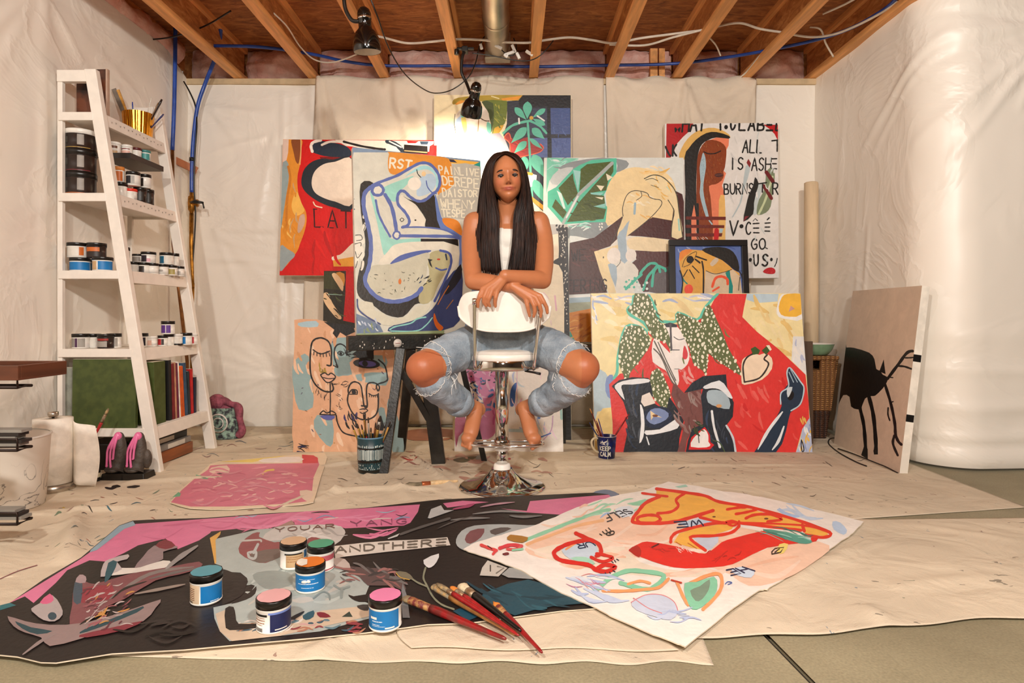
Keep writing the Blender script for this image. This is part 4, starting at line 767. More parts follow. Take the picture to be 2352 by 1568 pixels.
# --- big red leaf painting
a = upright(P(1366.5, 1040, 3.522), P(1866, 1040, 3.522), P(1357.5, 673.5, 3.66)); a.rect('#f0dfa8', .035); a.z(1340, 660, 4)
a.dabs(['#f3e6bd', '#e9d08c', '#f5ecd2', '#e8cf98'], (120, 120, 1100, 700), 40, 120, 320, 24, 60, .3); a.dabs(['#c9cbdc', '#aab7d4', '#f3efe6'], (90, 60, 1150, 140), 14, 100, 260, 12, 30, .05, .2); a.l('#dfe4ea', '95,70 95,1500', 40, 0); a.dabs(['#a9b6d6', '#eef0f0'], (70, 80, 130, 400), 8, 50, 120, 12, 22, 1.5)
a.f('#b3c7cf', '75,760 170,760 230,820 250,1000 250,1120 130,1140 85,1300', 2); a.f('#f2d58a', '95,1230 180,1110 262,1100 272,1530 95,1530', 0); a.f('#7f93c4', '215,830 270,800 292,900 250,1022 205,950', 2)
a.f('#b9cdd8', '1500,50 1800,50 1790,120 1600,135 1505,105', 0); a.dabs(['#e6c47c', '#f2e0b0', '#ecd194'], (1500, 130, 1960, 620), 30, 80, 220, 18, 44, .7); a.f('#e6e5e2', '1930,440 2030,440 2060,800 1915,660', 0); a.dabs(['#b9c0d8', '#eee9e0'], (1930, 470, 2030, 760), 10, 50, 120, 10, 20, 1.4); a.f('#f0eee9', '1780,190 1815,70 1860,50 2010,50 2020,280 1900,285 1800,262', 2); a.f('#f0b944', '1800,170 1830,80 1880,50 2010,50 2010,235 1900,260 1820,240', 2); a.f('#c99a90', '1890,216 1948,185 1910,158', 0)
R_ = '#de3a36'
a.f(R_, '1235,52 1507,52 1480,180 1465,265 1600,400 1800,560 2042,790 2080,1050 2075,1190 2010,1290 1980,1400 1950,1535 268,1535 270,1250 238,890 340,790 420,780 600,560 640,460 588,420 630,388 1050,290 1180,160', 0); a.dabs(['#e6504a', '#d02c2c', '#e8625a'], (1420, 850, 1960, 1480), 26, 80, 200, 16, 36, .9); a.dabs(['#e6504a', '#d02c2c'], (1280, 180, 1450, 700), 10, 80, 160, 14, 30, 1.0, .3); a.dabs(['#e58a86', '#df6a66', '#e9a09a'], (460, 600, 1100, 860), 22, 60, 140, 14, 30, .9)
a.f('#b7c0d8', '2075,1190 2115,1180 2120,1535 1950,1535 1990,1400 2010,1290', 0); a.dabs(['#f0d590', '#eef0ee', '#8fa0cc', '#e6b95a'], (1990, 1200, 2095, 1500), 16, 40, 110, 10, 24, 1.4); a.l('#1d1b22', '2002,1390 1999,1440 2010,1500 2024,1480 2016,1430 2002,1390', 9)
LV = ['480,50 590,55 640,150 690,290 760,360 802,470 812,602 760,500 640,460 560,300 450,240 410,200 460,150', '400,360 520,350 590,420 622,490 600,560 500,700 430,790 408,940 390,900 370,800 330,700 330,540 370,430',
      '865,230 960,260 1050,300 1100,340 1150,420 1152,600 1130,795 1100,760 1010,690 980,560 900,400 860,300', '1160,150 1220,270 1290,430 1340,560 1440,740 1452,802 1380,760 1150,600 1100,420 1080,330 1110,220', '680,738 730,790 760,860 800,960 802,1100 790,1185 720,1100 640,1000 610,900 620,800']
for q in ('470,50 458,150 412,200 440,252 560,322 602,385', '590,50 652,150 700,290 760,312 860,304 872,228 1050,292 1130,172 1240,50', '585,455 580,400 500,352 400,358 352,480 322,640 312,780 282,832'): a.l('#62c6ae', q, 26, 3)
a.f('#f3ece6', '750,330 860,350 930,450 977,600 960,700 900,752 872,742 882,850 850,900 760,760 640,680 640,500 680,470 800,600 770,450', 2); a.f('#3a3a40', '745,335 800,318 865,338 865,362 760,362', 0)
for q, n in zip(LV, (75, 75, 85, 75, 46)): a.f('#667046', q, 2); a.dabs(['#5c6440', '#77804e'], (min(p[0] for p in PT(q)) + 60, min(p[1] for p in PT(q)) + 80, max(p[0] for p in PT(q)) - 60, max(p[1] for p in PT(q)) - 120), 5, 50, 120, 8, 16, 1.0); a.dots('#f0ecd4', q, n, 4, 14, 1.5)
a.l('#5b565a', '805,330 808,450 812,570', 18); a.l('#5b565a', '812,570 885,570', 8, 0); a.l('#6b6668', '835,450 880,476 930,466', 8); a.f('#d8434a', '930,528 962,600 950,652 915,640', 3); a.l('#6b665e', '655,490 740,660 840,860 900,980', 12); a.l('#6b665e', '690,500 770,680 850,850', 10); a.l('#6b665e', '650,560 720,640 800,830 830,880', 12); a.l('#8a8580', '840,745 880,745', 6, 0)
a.f('#22262e', '262,905 330,850 450,822 600,828 622,880 642,1000 560,1000 540,1060 650,1060 762,1130 790,1000 852,1090 922,1220 882,1380 872,1535 365,1535 400,1350 410,1180 370,1050 310,960', 0); a.dabs(['#343b48', '#2c3a52', '#4a4f58'], (410, 900, 560, 1500), 16, 60, 170, 10, 24, 1.4)
a.f('#e8eaec', '290,900 360,860 500,835 602,840 602,868 450,890 370,890 350,920 382,1032 310,950', 2); a.f('#efe3d8', '540,990 610,960 662,1060 560,1092 530,1050', 0); a.f('#1d2740', '560,1150 640,1090 760,1100 815,1170 780,1260 650,1290 575,1260', 3); a.f('#7e90bb', '580,1180 620,1120 700,1105 782,1150 760,1210 650,1256 590,1220', 2); a.f('#e9cfa2', '615,1128 660,1160 724,1192 645,1180 622,1217', 0); a.e('#7a4a2a', 660, 1175, 26, 12); a.f('#eef0f2', '570,1310 700,1300 840,1210 882,1230 862,1290 720,1332 580,1352', 2); a.f('#eef0f2', '520,1070 550,1120 562,1250 550,1370 513,1428 530,1250', 2); a.l('#dfe4e8', '580,1370 602,1440', 12, 0)
a.f('#7a4a46', '830,870 930,970 1080,910 1092,1100 1102,1250 1000,1300 950,1400 930,1535 858,1535 900,1380 930,1230 860,1100 808,980', 0); a.dabs(['#8f6b66', '#9a8580', '#6b403c'], (860, 920, 1080, 1300), 26, 60, 150, 12, 26, 1.0)
a.f('#242a34', '1000,870 1100,810 1312,792 1322,910 1352,980 1382,1050 1372,1180 1312,1260 1362,1380 1412,1535 938,1535 960,1400 1000,1290 1100,1250 1092,1100 1080,1000 1100,925 925,965', 0); a.dabs(['#34425c', '#39404c'], (1120, 1120, 1330, 1480), 12, 60, 160, 10, 22, 1.4); a.f('#e6eaee', '1110,900 1250,848 1322,920 1372,1010 1332,1002 1240,932 1120,927', 2); a.l('#1d2028', '1120,935 1240,935 1340,1030 1350,1110', 16); a.f('#a9bcc6', '1135,960 1180,935 1270,945 1340,1020 1340,1110 1230,1090 1145,1050', 2); a.e('#d9a06a', 1245, 1082, 26, 16); a.l('#e9edf0', '1180,1130 1200,1280 1252,1460', 22); a.l('#c9d6de', '1312,1262 1372,1372 1396,1505', 18)
a.f('#f3dcc0', '1480,640 1560,600 1620,612 1670,596 1732,640 1732,740 1640,840 1480,888 1452,840 1455,690', 2); a.l('#3a302a', '1480,862 1468,720 1500,640 1560,602', 15); a.l('#3a302a', '1480,862 1620,822 1702,700 1662,650 1690,612', 15); a.f('#3f5a2a', '1540,556 1580,535 1625,570 1612,602 1560,612', 0); a.f('#3f5a2a', '1640,572 1700,518 1724,560 1680,612', 0); a.f('#e9e3c8', '1680,525 1710,522 1732,562 1716,575', 0)
a.f('#27364a', '1900,728 1990,850 2022,920 2002,1060 1900,1140 1862,1300 1762,1535 1562,1535 1660,1380 1800,1130 1822,1050 1810,970 1880,880 1870,790', 2); a.l('#bcd0da', '1812,1062 1815,960 1885,900 1870,780 1900,730 1990,850 2026,920 1992,1060 1906,1122', 12); a.l('#e9edf0', '1830,1130 1700,1300 1600,1480', 30, 4, taper=lambda t: math.sin(PI * (.12 + .8 * t))); a.l('#e9edf0', '1842,1262 1790,1400 1730,1485', 26, 4, taper=lambda t: math.sin(PI * (.12 + .8 * t))); a.e('#1a1616', 1905, 985, 28, 44, 16, .3); a.l('#9fb4c2', '1890,770 1930,860', 10, 0); a.l('#9fb4c2', '1905,745 1965,860', 8, 0); a.f('#cfd9de', '1870,920 1920,905 1900,970 1875,1000', 2)
a.f('#d8262c', '965,1485 990,1372 1050,1322 1115,1275 1160,1345 1165,1415 1200,1440 1160,1482', 0); a.f('#f4efec', '985,1458 1008,1382 1055,1338 1110,1295 1146,1350 1146,1410 1165,1438 1130,1462', 2); a.l('#3a3a40', '1055,1345 1060,1420', 8, 0); a.dabs(['#4b5a36', '#39452a'], (1010, 1230, 1110, 1330), 8, 40, 90, 8, 16, .8); a.l('#4b5a36', '1190,1400 1250,1420 1300,1510', 10)
a.done('painting', 'large red painting with white-dotted green leaves leaning beside the navy lettered mug')
# --- one-line faces on an unstretched board behind the easel
a = Art(P(680, 1041, 3.52), (1, 0, 0), P(680, 732, 3.66) - P(680, 1041, 3.52), 1, 1); a.z(660, 720, 4.613)
a.shape('#dba984', '160,62 230,48 400,42 500,60 545,82 900,120 1185,180 1215,600 1240,1000 1240,1488 980,1492 700,1485 480,1488 250,1480 60,1478 70,1380 62,1290 80,1100 96,900 110,700 128,480 150,300 158,160', .012)
for q in ('110,560 200,440 290,440 312,760 300,980 150,1012 110,800', '340,1060 500,1090 490,1350 420,1370 300,1200', '560,230 860,230 872,330 720,480 742,600 640,622 560,622 540,430', '790,600 1100,560 1092,700 900,682 760,650', '1090,900 1140,880 1235,1180 1230,1460 1120,1440', '990,960 1060,940 1070,1120 1030,1110', '780,420 1100,380 1100,520 1040,500'): a.f('#8fa9a8', q, 2)
a.f('#a9c4cc', '200,92 390,58 405,120 230,132', 2); a.dabs(['#e6bd9c', '#cf9a72', '#e9c7a8'], (120, 100, 1200, 1450), 60, 60, 200, 16, 50, 1.4, .4); a.dabs(['#8a5a36', '#b98a4a', '#5a4a62'], (80, 100, 1200, 1460), 40, 12, 40, 5, 12, .5, 1.5)
a.f('#17120f', '470,60 545,70 780,80 800,150 700,200 640,165 600,230 560,180 580,140', 0); a.f('#17120f', '770,270 850,312 875,245 900,300 930,230 985,250 980,425 860,432 750,390 800,352', 0); a.dabs(['#17120f'], (700, 340, 1000, 440), 16, 50, 110, 6, 16, .1, .6); a.f('#17120f', '1020,1020 1060,1180 950,1180 985,1060', 0); a.dabs(['#1d1613', '#3a3060'], (640, 1040, 780, 1200), 12, 60, 120, 10, 26, 1.4, .3); a.dabs(['#2c2a4a', '#1d1613'], (90, 1380, 260, 1470), 6, 60, 120, 8, 20, .1)
a.l('#2c2a4a', '110,1462 260,1470 380,1452', 20); a.l('#1d1613', '400,1470 560,1478 740,1478', 22); a.l('#1d1613', '1070,1490 1215,1490', 16, 0); a.dabs(['#1d1613'], (1090, 1420, 1210, 1490), 7, 30, 60, 8, 14, 1.5, .3); a.dabs(['#a98a3a', '#8a7030'], (370, 530, 470, 600), 6, 50, 90, 12, 24, 1.5, .2); a.dabs(['#2a211c'], (540, 690, 680, 740), 7, 40, 80, 4, 9, -.4); a.dabs(['#2a211c'], (350, 790, 460, 870), 7, 40, 70, 4, 9, 1.8); a.dabs(['#2a211c'], (560, 820, 630, 980), 9, 20, 60, 4, 8, 1.0, .8)
k = '#1d1613'
a.f('#d9a88c', '405,630 450,605 485,625 520,605 560,640 520,690 470,705 430,670', 2)
for q, w in (('375,250 332,300 306,450 300,620 340,730 420,795 500,802 532,770 520,710', 17), ('375,250 440,236 510,270 536,350 530,440 520,520 480,522', 17), ('342,368 420,406 518,370', 13), ('405,630 450,605 485,625 520,605 562,640 520,690 470,706 430,670 405,630', 13), ('430,655 490,665 555,655', 10), ('548,520 592,540 575,512', 11), ('592,530 565,440 570,350 602,300 650,290 696,330 696,400', 14), ('600,385 632,364 668,388 632,410 600,385', 9), ('502,708 492,900 480,1042', 12), ('372,1046 410,1010 450,1030 500,1006 538,1042 372,1050', 12),
             ('545,1050 555,1130 602,1220 692,1250 800,1252 842,1190 852,1010', 15), ('690,812 690,760 722,700 770,680 822,710 836,800 848,932 880,932 880,800 896,700 950,676 1000,690 1022,722 1005,762 990,722 1006,690 1100,650 1112,600 1092,490 1030,430', 15), ('685,822 675,900 712,1000 770,1060 850,1076 940,1040 990,960 1006,790', 15), ('690,815 770,812', 10), ('700,800 730,765 780,770 780,810', 12), ('905,795 950,815 1000,800', 11), ('800,970 850,960 882,976 832,1010 800,1000', 10), ('840,1000 852,1020', 10), ('820,930 880,930', 16)): a.l(k, q, w)
for i in range(6): a.l(k, [(350 + i * 32, 388 + 10 * math.sin(i * .6)), (345 + i * 34, 422 + 14 * math.sin(i * .6))], 9, 0)
for i in range(5): a.l(k, [(912 + i * 20, 805 + 6 * math.sin(i * .8)), (910 + i * 21, 830)], 7, 0)
a.e(k, 900, 480, 142, 50); a.e('#5a4f8f', 910, 480, 92, 32); a.e(k, 885, 480, 30, 30); a.e(k, 748, 790, 24, 24); a.e(k, 634, 388, 14, 16); a.f('#5b5fa0', '380,1060 532,1055 490,1102 410,1097', 2)
a.done('painting', 'tan and pale blue board painted with black one-line faces, behind the easel legs', [M_PAINT, M('board_edge', '#6b5a44', .8)])
# --- pink and white abstract under the stool
a = upright(P(1043.5, 1040, 3.535), P(1294, 1037, 3.535), P(1048, 834, 3.66)); a.rect('#efe7dc', .03); a.z(660, 700, 3.178)
a.f('#db86b4', '1290,450 1530,470 1545,830 1500,960 1400,1000 1390,880 1440,760 1380,600 1320,560', 2); a.f('#b85a78', '1215,830 1290,800 1300,900 1250,960 1230,1040', 2); a.f('#f3e9df', '1340,560 1390,600 1410,720 1360,700', 2); a.dabs(['#3f6fb0', '#4a5fa8', '#6f86c4'], (1340, 500, 1540, 800), 18, 30, 80, 12, 24, .5, 1.2); a.dabs(['#2b2740', '#3a2a3a'], (1300, 480, 1540, 640), 20, 16, 50, 6, 14, .6, 1.3); a.dabs(['#e9b4cf', '#c9609a'], (1320, 480, 1540, 960), 24, 40, 100, 10, 22, 1.0, .9)
a.f('#3d68b4', '1635,600 1670,570 1660,650 1655,730 1625,745 1620,660', 2); a.dabs(['#e9b9d3', '#b9c6e6', '#f3d7e2', '#c8d6dc'], (1640, 480, 1960, 960), 26, 50, 140, 6, 16, 1.3, .7); a.l('#5a80c0', '1830,740 1835,830', 22, 0); a.l('#e0a9c0', '1670,460 1672,760', 5, 0); a.l('#c9a0c4', '1870,990 1925,920 1935,820', 8); a.l('#4a6ab4', '1840,975 1920,945', 10, 0); a.l('#bcd4d8', '1620,920 1740,925', 24, 0); a.l('#9cc8c0', '1985,620 2000,840', 18, 0)
a.done('painting', 'cream abstract painting with pink and blue marks standing behind the stool')
# --- deer silhouette leaning on the bare plastic wall
q0, q1 = P(1915, 1020, 3.76), P(2066, 1088, 3.06); q0.z = q1.z = 0.0
qt = P(1970, 677, 3.80); a = Art(q0, q1 - q0, Vector((2.05, 3.80, .9)) - q0, (q1 - q0).length, .925); a.rect('#cfb9a4', .038); a.z(1820, 640, 3.268)
k = '#0f0d0d'
a.f(k, '425,515 480,511 600,535 640,580 652,650 680,660 702,688 732,700 737,732 700,790 640,850 610,856 560,880 530,952 500,966 450,950 440,880 392,872 352,942 300,950 300,520', 2); a.f(k, '675,668 712,573 724,682', 0)
for q, w in (('738,715 830,592 900,502 970,487 1075,489', 22), ('815,612 870,610 925,622', 15), ('880,545 920,540 950,533', 11), ('745,702 780,702', 9), ('715,750 760,900 786,1040 792,1130 832,1190 930,1204', 23), ('738,930 735,980 748,1022', 12), ('782,1130 768,1190 802,1272', 20), ('755,890 778,880', 9), ('518,950 546,1080 556,1250', 27), ('590,860 622,1000 636,1200 632,1270', 30)): a.l(k, q, w)
a.f(k, '545,1230 572,1250 570,1335 520,1300', 0); a.f(k, '615,1255 650,1250 650,1282 620,1286', 0)
# the antlers carry on over the canvas edge nearest the camera
for v0, v1 in ((.55, .585), (.255, .29)):
    a.b.mat = 0; a.b.col = lin(k); c = [a.pos((a.w + .0012, v0), -.036), a.pos((a.w + .0012, v0), 0.0012), a.pos((a.w + .0012, v1), 0.0012), a.pos((a.w + .0012, v1), -.036)]
    a.b.add(c, [(0, 1, 2, 3)], False)
a.done('painting', 'taupe canvas with a black deer silhouette leaning on the bare plastic wall')
# --- loose canvases lying on the floor
a = Art((0, 0, .01), (1, 0, 0), (0, 1, 0), 1, 1, eps=0); a.poly = [(-9, -9), (9, -9), (9, 9), (-9, 9)]
a.f('#b98068', [(935, 988), (985, 982), (1042, 986), (1040, 1006), (990, 1010), (938, 1008)], 3); a.f('#5a5a3e', [(1040, 1054), (1062, 1048), (1095, 1047), (1080, 1056), (1060, 1060)], 3); a.f('#8fa39a', [(1092, 1046), (1112, 1044), (1108, 1052), (1094, 1054)], 2); a.e('#b8283a', 1170, 1052, 3.5, 2.2)
a.dabs(['#b8413a', '#a8706a'], (930, 1035, 1000, 1065), 9, 14, 40, 1.2, 2.4, .1, .3); a.dabs(['#c79a84', '#b88a78'], (980, 1015, 1260, 1100), 14, 20, 60, 3, 8, 0, .3); a.dabs(['#3d3630', '#55504a', '#6a5a50'], (760, 1050, 1300, 1120), 22, 6, 30, .8, 1.8, .1, .8); a.dabs(['#3d3630', '#4a6a74', '#6a5a50', '#a8705c', '#7a8a70'], (120, 1120, 420, 1290), 34, 6, 26, .8, 2.6, 0, .6); a.dabs(['#2a2622'], (250, 1110, 350, 1118), 3, 20, 30, 4, 6, -.05, .05); a.e('#c9a83a', 146, 1166, 4, 4); a.e('#3f6a80', 115, 1205, 6, 2.4); a.dabs(['#6a6058', '#8a7a6a'], (1480, 1050, 2000, 1160), 20, 6, 24, .8, 1.8, .1, .6); a.dabs(['#8a6a60', '#5a6a74', '#a87a70'], (450, 1010, 760, 1045), 16, 8, 34, 1, 2.4, 0, .3); a.l('#8a4a52', [(0, 1325), (40, 1308), (85, 1295)], 1.6)
for v in a.b.v: v.z = clothz(v.x, v.y) + .0012
tag(a.b.build('dried_paint', [M_PAINT, M_CANV]), 'dried paint smears and flecks on the big drop cloth around the stool', 'paint stains', kind='stuff')
M_RAW = M('raw_canvas_edge', '#d9cbb3', .9)
def floor_art(z): return Art((0, 0, z), (1, 0, 0), (0, 1, 0), 1, 1, eps=2e-5)
a = floor_art(.013); a.z(380, 1030, 6.03); a.shape('#e9d2b4', '620,215 750,172 1000,150 1300,130 1800,85 2200,50 2240,120 2200,260 2150,400 2100,580 2050,740 1900,772 1400,805 900,842 600,838 330,822 180,785 60,742 130,660 220,560 310,480 400,400 500,320', .003)
a.f('#d5748a', '590,290 620,232 870,216 1900,200 1900,100 2100,115 2130,220 2050,400 2030,600 1900,680 1960,730 1700,762 900,802 350,802 75,742 220,580 400,420', 0); a.f('#d23a4c', '1890,82 2050,92 2112,130 2112,200 1900,202', 0); a.f('#f0d36a', '740,182 1100,152 1700,92 1200,190', 0); a.f('#f1e3dc', '1350,140 1850,110 1860,185 1350,190', 2); a.f('#6fae88', '420,360 480,370 602,400 580,422 430,412', 0); a.f('#6fae88', '95,672 180,600 212,620 200,662', 0)
a.f('#e9c9b6', '640,262 850,232 882,330 700,346 610,322', 2); a.l('#3a2a2a', '700,346 780,344', 18, 0); a.f('#e6cdb8', '1860,582 2050,590 1992,722 1900,692', 2); a.l('#efc95a', '1350,350 1400,305 1500,292', 24); a.dabs(['#f1c4bb', '#efb3b2', '#e9a0a6'], (430, 330, 2000, 720), 46, 60, 200, 10, 24, -.08, .35); a.dabs(['#e0899a', '#cc6880', '#d98a9a'], (400, 240, 2000, 780), 30, 150, 400, 16, 34, -.05, .15)
a.done('unstretched_painting', 'small loose canvas painted pink lying in front of the ladder shelf', [M_PAINT, M_RAW])
# --- the long black and pink canvas
a = floor_art(.016)
a.shape('#211b19', [(305, 1195), (340, 1193), (470, 1189), (620, 1178), (745, 1172), (845, 1165), (925, 1156), (1007, 1147), (1130, 1141), (1250, 1136), (1362, 1131), (1400, 1126), (1422, 1134), (1470, 1250), (1372, 1396), (1290, 1402), (1180, 1416), (1075, 1430), (982, 1433), (925, 1441), (840, 1452), (730, 1463), (594, 1475), (423, 1491), (257, 1500), (129, 1521), (94, 1520), (40, 1507), (0, 1503), (-90, 1500), (-70, 1440), (0, 1394), (24, 1383), (100, 1330), (186, 1280), (274, 1206)], .003)
H_ = lambda s: [(x / 3.5, 1120 + y / 3.5) for x, y in PT(s)]
I_ = lambda s: [(470 + x / 4, 1120 + y / 4) for x, y in PT(s)]
J_ = lambda s: [(900 + x / 4, 1090 + y / 4) for x, y in PT(s)]
pk = '#d6779b'
a.f(pk, H_('75,925 200,872 270,925 450,762 540,662 720,582 850,592 1000,522 1110,462 1330,407 1430,492 1600,422 1690,362') + I_('60,400 330,372 520,382 680,352 820,305 830,342 1000,340 1200,342 1290,372 1830,346 1890,320 1960,220 1978,152 1480,186 800,225 0,285') + H_('1090,290 980,330 650,570'), 0)
a.f(pk, J_('470,262 650,238 890,250 700,275 600,290 510,302'), 0); a.f(pk, J_('1000,310 1240,332 1270,242 1700,205 2000,182 2020,212 1700,312 1540,366 1240,346'), 0); a.dabs(['#e08fb0', '#c9688c', '#dd86a6'], (330, 1180, 900, 1225), 40, 40, 110, 2, 6, -.12, .12); a.dabs(['#9fb8cc', '#7f9fc0', '#d9cfc4', '#2f2a2a'], (470, 1165, 1000, 1192), 16, 20, 50, 2, 3, -.09, .05)
a.f('#8fa9b8', H_('1070,268 960,305 730,500 720,520 780,500 1000,330 1090,300'), 0); a.f('#6f7f96', J_('1850,165 1920,140 2000,140 2085,180 2020,215 1990,180'), 2); a.f('#2c6a70', H_('0,945 80,925 130,945 0,985'), 0)
a.f('#a7b0ac', I_('100,470 500,382 1000,346 1280,382 1285,440 1180,540 1180,700 1420,820 1512,900 1480,980 1350,1000 1500,1060 1520,1200 1060,1320 520,1380 230,1410 140,1320 90,1200 80,1100 300,1050 430,950 462,900 400,880 390,830 330,780 170,770 160,720 100,700 50,460'), 0)
a.dabs(['#b6bfba', '#98a39f', '#bcb9b0', '#8d9a98'], (560, 1300, 800, 1380), 40, 20, 70, 5, 11, -.1, .4); a.f('#8b9490', I_('440,800 640,760 800,800 780,900 560,930'), 3)
a.f('#211b19', I_('150,772 250,776 392,840 372,920 340,990 200,1062 140,1055'), 3); a.f('#211b19', I_('475,905 465,975 380,1030 240,1070 330,1020 440,940'), 2); a.f('#d8a552', I_('48,462 150,400 142,432 100,482 107,690 93,702'), 0)
a.f('#c4c0bb', I_('650,362 900,342 1200,342 1287,390 1280,440 1200,522 1050,472 950,452 700,482 520,482'), 2); a.f('#8a4a4c', I_('330,512 440,422 510,412 500,452 640,502 700,502 690,622 560,692 440,672 320,602'), 2); a.f('#8a4a4c', I_('960,452 1070,472 1050,502 940,542'), 2); a.f('#6d5f58', I_('430,600 680,560 690,640 540,690 440,670'), 2); a.l('#b9b6b0', I_('330,490 500,480 520,495'), 4); a.l('#b4b7b4', I_('400,600 470,590 460,650 410,640 400,600'), 6); a.l('#b4b7b4', I_('490,520 450,600'), 6, 0); a.dabs(['#d9d6d2', '#a9a6a2'], (620, 1208, 780, 1240), 12, 20, 50, 3, 6, 0, .5)
a.f('#a07f75', I_('800,300 830,340 660,362'), 0); a.f('#c9b49c', I_('100,1160 200,1120 300,1250 480,1240 800,1200 1080,1132 1520,1082 1520,1182 1200,1252 700,1362 250,1412 140,1322'), 0); a.dabs(['#8a3a40', '#5f7d88', '#d9cfc6', '#3f5a68', '#b07a60', '#c9a09a'], (530, 1425, 830, 1450), 46, 12, 40, 3, 6, -.15, .3); a.f('#211b19', I_('190,1112 265,1098 285,1180 312,1252 480,1252 480,1292 230,1312 190,1252'), 2); a.f('#211b19', I_('1320,985 1400,1010 1520,1020 1520,1046 1420,1052 1350,1022'), 2); a.f('#211b19', I_('780,1200 900,1140 912,1150 830,1212'), 2); a.f('#3a3734', I_('1400,1086 1510,1076 1500,1132 1430,1122'), 2); a.f('#7d2730', I_('1030,1150 1100,1150 1160,1190 1060,1195'), 2); a.f('#2f5460', I_('900,1180 1000,1130 1000,1190 930,1220'), 2); a.f('#2f3f38', I_('1260,1190 1330,1140 1360,1190'), 0)
a.l('#7d8a88', I_('1000,1020 1080,960 1140,980 1150,1030'), 4); a.l('#8a9592', I_('1190,900 1250,930 1330,910'), 5); a.l('#8a9592', I_('1260,940 1255,1010'), 6, 0)
a.f('#5c4a49', I_('1190,720 1500,740 1690,750 1700,820 1830,882 1840,962 1720,902 1500,902 1420,820'), 2); a.dabs(['#8a5a58', '#6f6a68', '#3f3a3a', '#9a6a66'], (790, 1305, 920, 1345), 26, 20, 50, 3, 7, .2, .5); a.f('#77787a', I_('1820,880 1860,1000 1885,1200 1820,1200 1800,1000'), 0); a.f('#c2b4ac', I_('1190,650 1290,660 1340,740 1200,720'), 2)
a.f('#d8d0c6', I_('1190,540 1450,510 1700,490 1960,480 2230,458 2258,532 2000,560 1700,590 1300,635 1200,652'), 0); a.text('#6a6258', 'ANDTH=R=', [q for s in ('1200,548', '2260,470', '2255,530', '1205,602') for q in I_(s)], 4.2, .28); a.text('#8a4a66', 'YANG', [q for s in ('1340,312', '1900,282', '1900,330', '1350,356') for q in I_(s)], 2.4, .3); a.text('#6f5048', 'YOUAR', [q for s in ('650,374', '1230,334', '1230,368', '650,410') for q in I_(s)], 2.4, .3)
for q, w, c in (('2030,740 2010,830 2040,900 2100,1010 2180,1080 2290,1122', 4.2, '#83836e'), ('1850,800 1950,872 2042,912', 4, '#83836e'), ('1800,432 2000,362 2250,286', 5.5, '#5a5654')): a.l(c, I_(q), w)
a.f('#77705c', I_('1752,776 1850,780 1912,830 1880,852 1800,832'), 2); a.l('#c9a04a', I_('1760,790 1800,830 1880,850'), 2); a.f('#d8d8d8', I_('2010,670 2152,610 2130,690 2080,737 2040,732'), 2); a.f('#b9bab9', I_('2050,282 2080,200 2172,165 2200,210 2290,210 2070,287'), 0); a.f('#c9c8c6', I_('1680,470 1792,424 1770,452 1690,477'), 0)
for q, w, c in (('540,422 720,405 900,402', 5, '#7c7c7a'), ('740,366 1000,340 1240,352', 5, '#848482'), ('1080,380 1200,392 1380,380', 6, '#757574'), ('560,322 700,292 760,272', 7, '#a2476a'), ('810,302 950,275 1130,256', 4.5, '#b58a98'), ('420,500 560,440 760,380', 3, '#5a5654')): a.l(c, J_(q), w, 4, taper=lambda t: math.sin(PI * (.08 + .84 * t)))
a.f('#a9b0b0', J_('590,602 640,522 760,472 1000,460 1250,470 1320,482 900,640 700,700 650,694 600,660'), 2); a.f('#7b4f52', J_('670,602 720,522 850,500 820,580 720,642'), 2); a.f('#5a5250', J_('900,520 1000,490 1100,500 950,560'), 2); a.f('#c4bfb6', J_('808,932 830,860 880,793 1062,862 980,942'), 0); a.l('#55504a', J_('905,840 905,892'), 3.4, 0); a.l('#77716a', J_('970,850 1032,862 960,912'), 3.4, 0); a.f('#9a9d9c', J_('1008,922 1080,860 1180,872 1305,967 1070,952'), 0)
a.f('#1f4856', J_('840,1100 1060,1010 1250,970 1450,1022 1760,1190 1500,1212 1300,1252 1130,1302 800,1162'), 0); a.f('#1f4a5c', J_('560,1260 640,1230 820,1300 700,1350'), 0); a.dabs(['#2a5a68', '#173a46'], (1110, 1345, 1310, 1400), 14, 30, 90, 3, 8, .3, .3)
# wing and flower on the dark end
lw = '#8c7876'
for c, q in (('#d9d3cb', '880,690 960,650 1100,650 1310,590 1380,610 1300,660 1080,690 900,712'), ('#b5abab', '830,620 880,580 1030,540 1022,580 940,602 982,660 880,702 808,722'), ('#8d7a7c', '1150,560 1240,470 1400,470 1422,490 1312,520 1312,580 1200,622 1080,652'), ('#7b2f38', '1250,470 1330,420 1410,470 1330,500'), ('#7b4a4e', '600,780 690,760 760,780 1000,710 1140,680 1380,640 1600,600 1612,650 1450,702 1250,752 1000,902 860,962 700,1082 560,1122 580,950'), ('#8f3540', '650,820 900,790 880,902 640,932'), ('#3f4f5c', '600,770 662,770 650,932 590,922'), ('#a58f92', '605,765 640,705 690,720 685,770'), ('#28525c', '870,610 942,600 902,702 840,772'),
             (lw, '60,1040 200,1080 400,1110 700,1090 1100,970 1292,905 1252,972 1150,1082 900,1132 650,1222 400,1282 330,1212 200,1172 110,1122'), ('#24444c', '120,1080 250,1130 422,1160 300,1187 180,1142'), ('#24444c', '690,1140 900,1060 1150,960 1100,1012 800,1132 640,1182'), ('#7c2f3a', '640,1192 900,1132 1150,1077 1000,1152 700,1212'), ('#a79c9b', '250,980 330,930 420,870 490,960 502,1030 440,1082 350,1072 280,1022'), ('#cf5f86', '320,930 400,858 432,910 380,942')): a.f(c, H_(q), 2)
a.e('#2d4450', 420 / 3.5, 1120 + 1040 / 3.5, 10, 9)
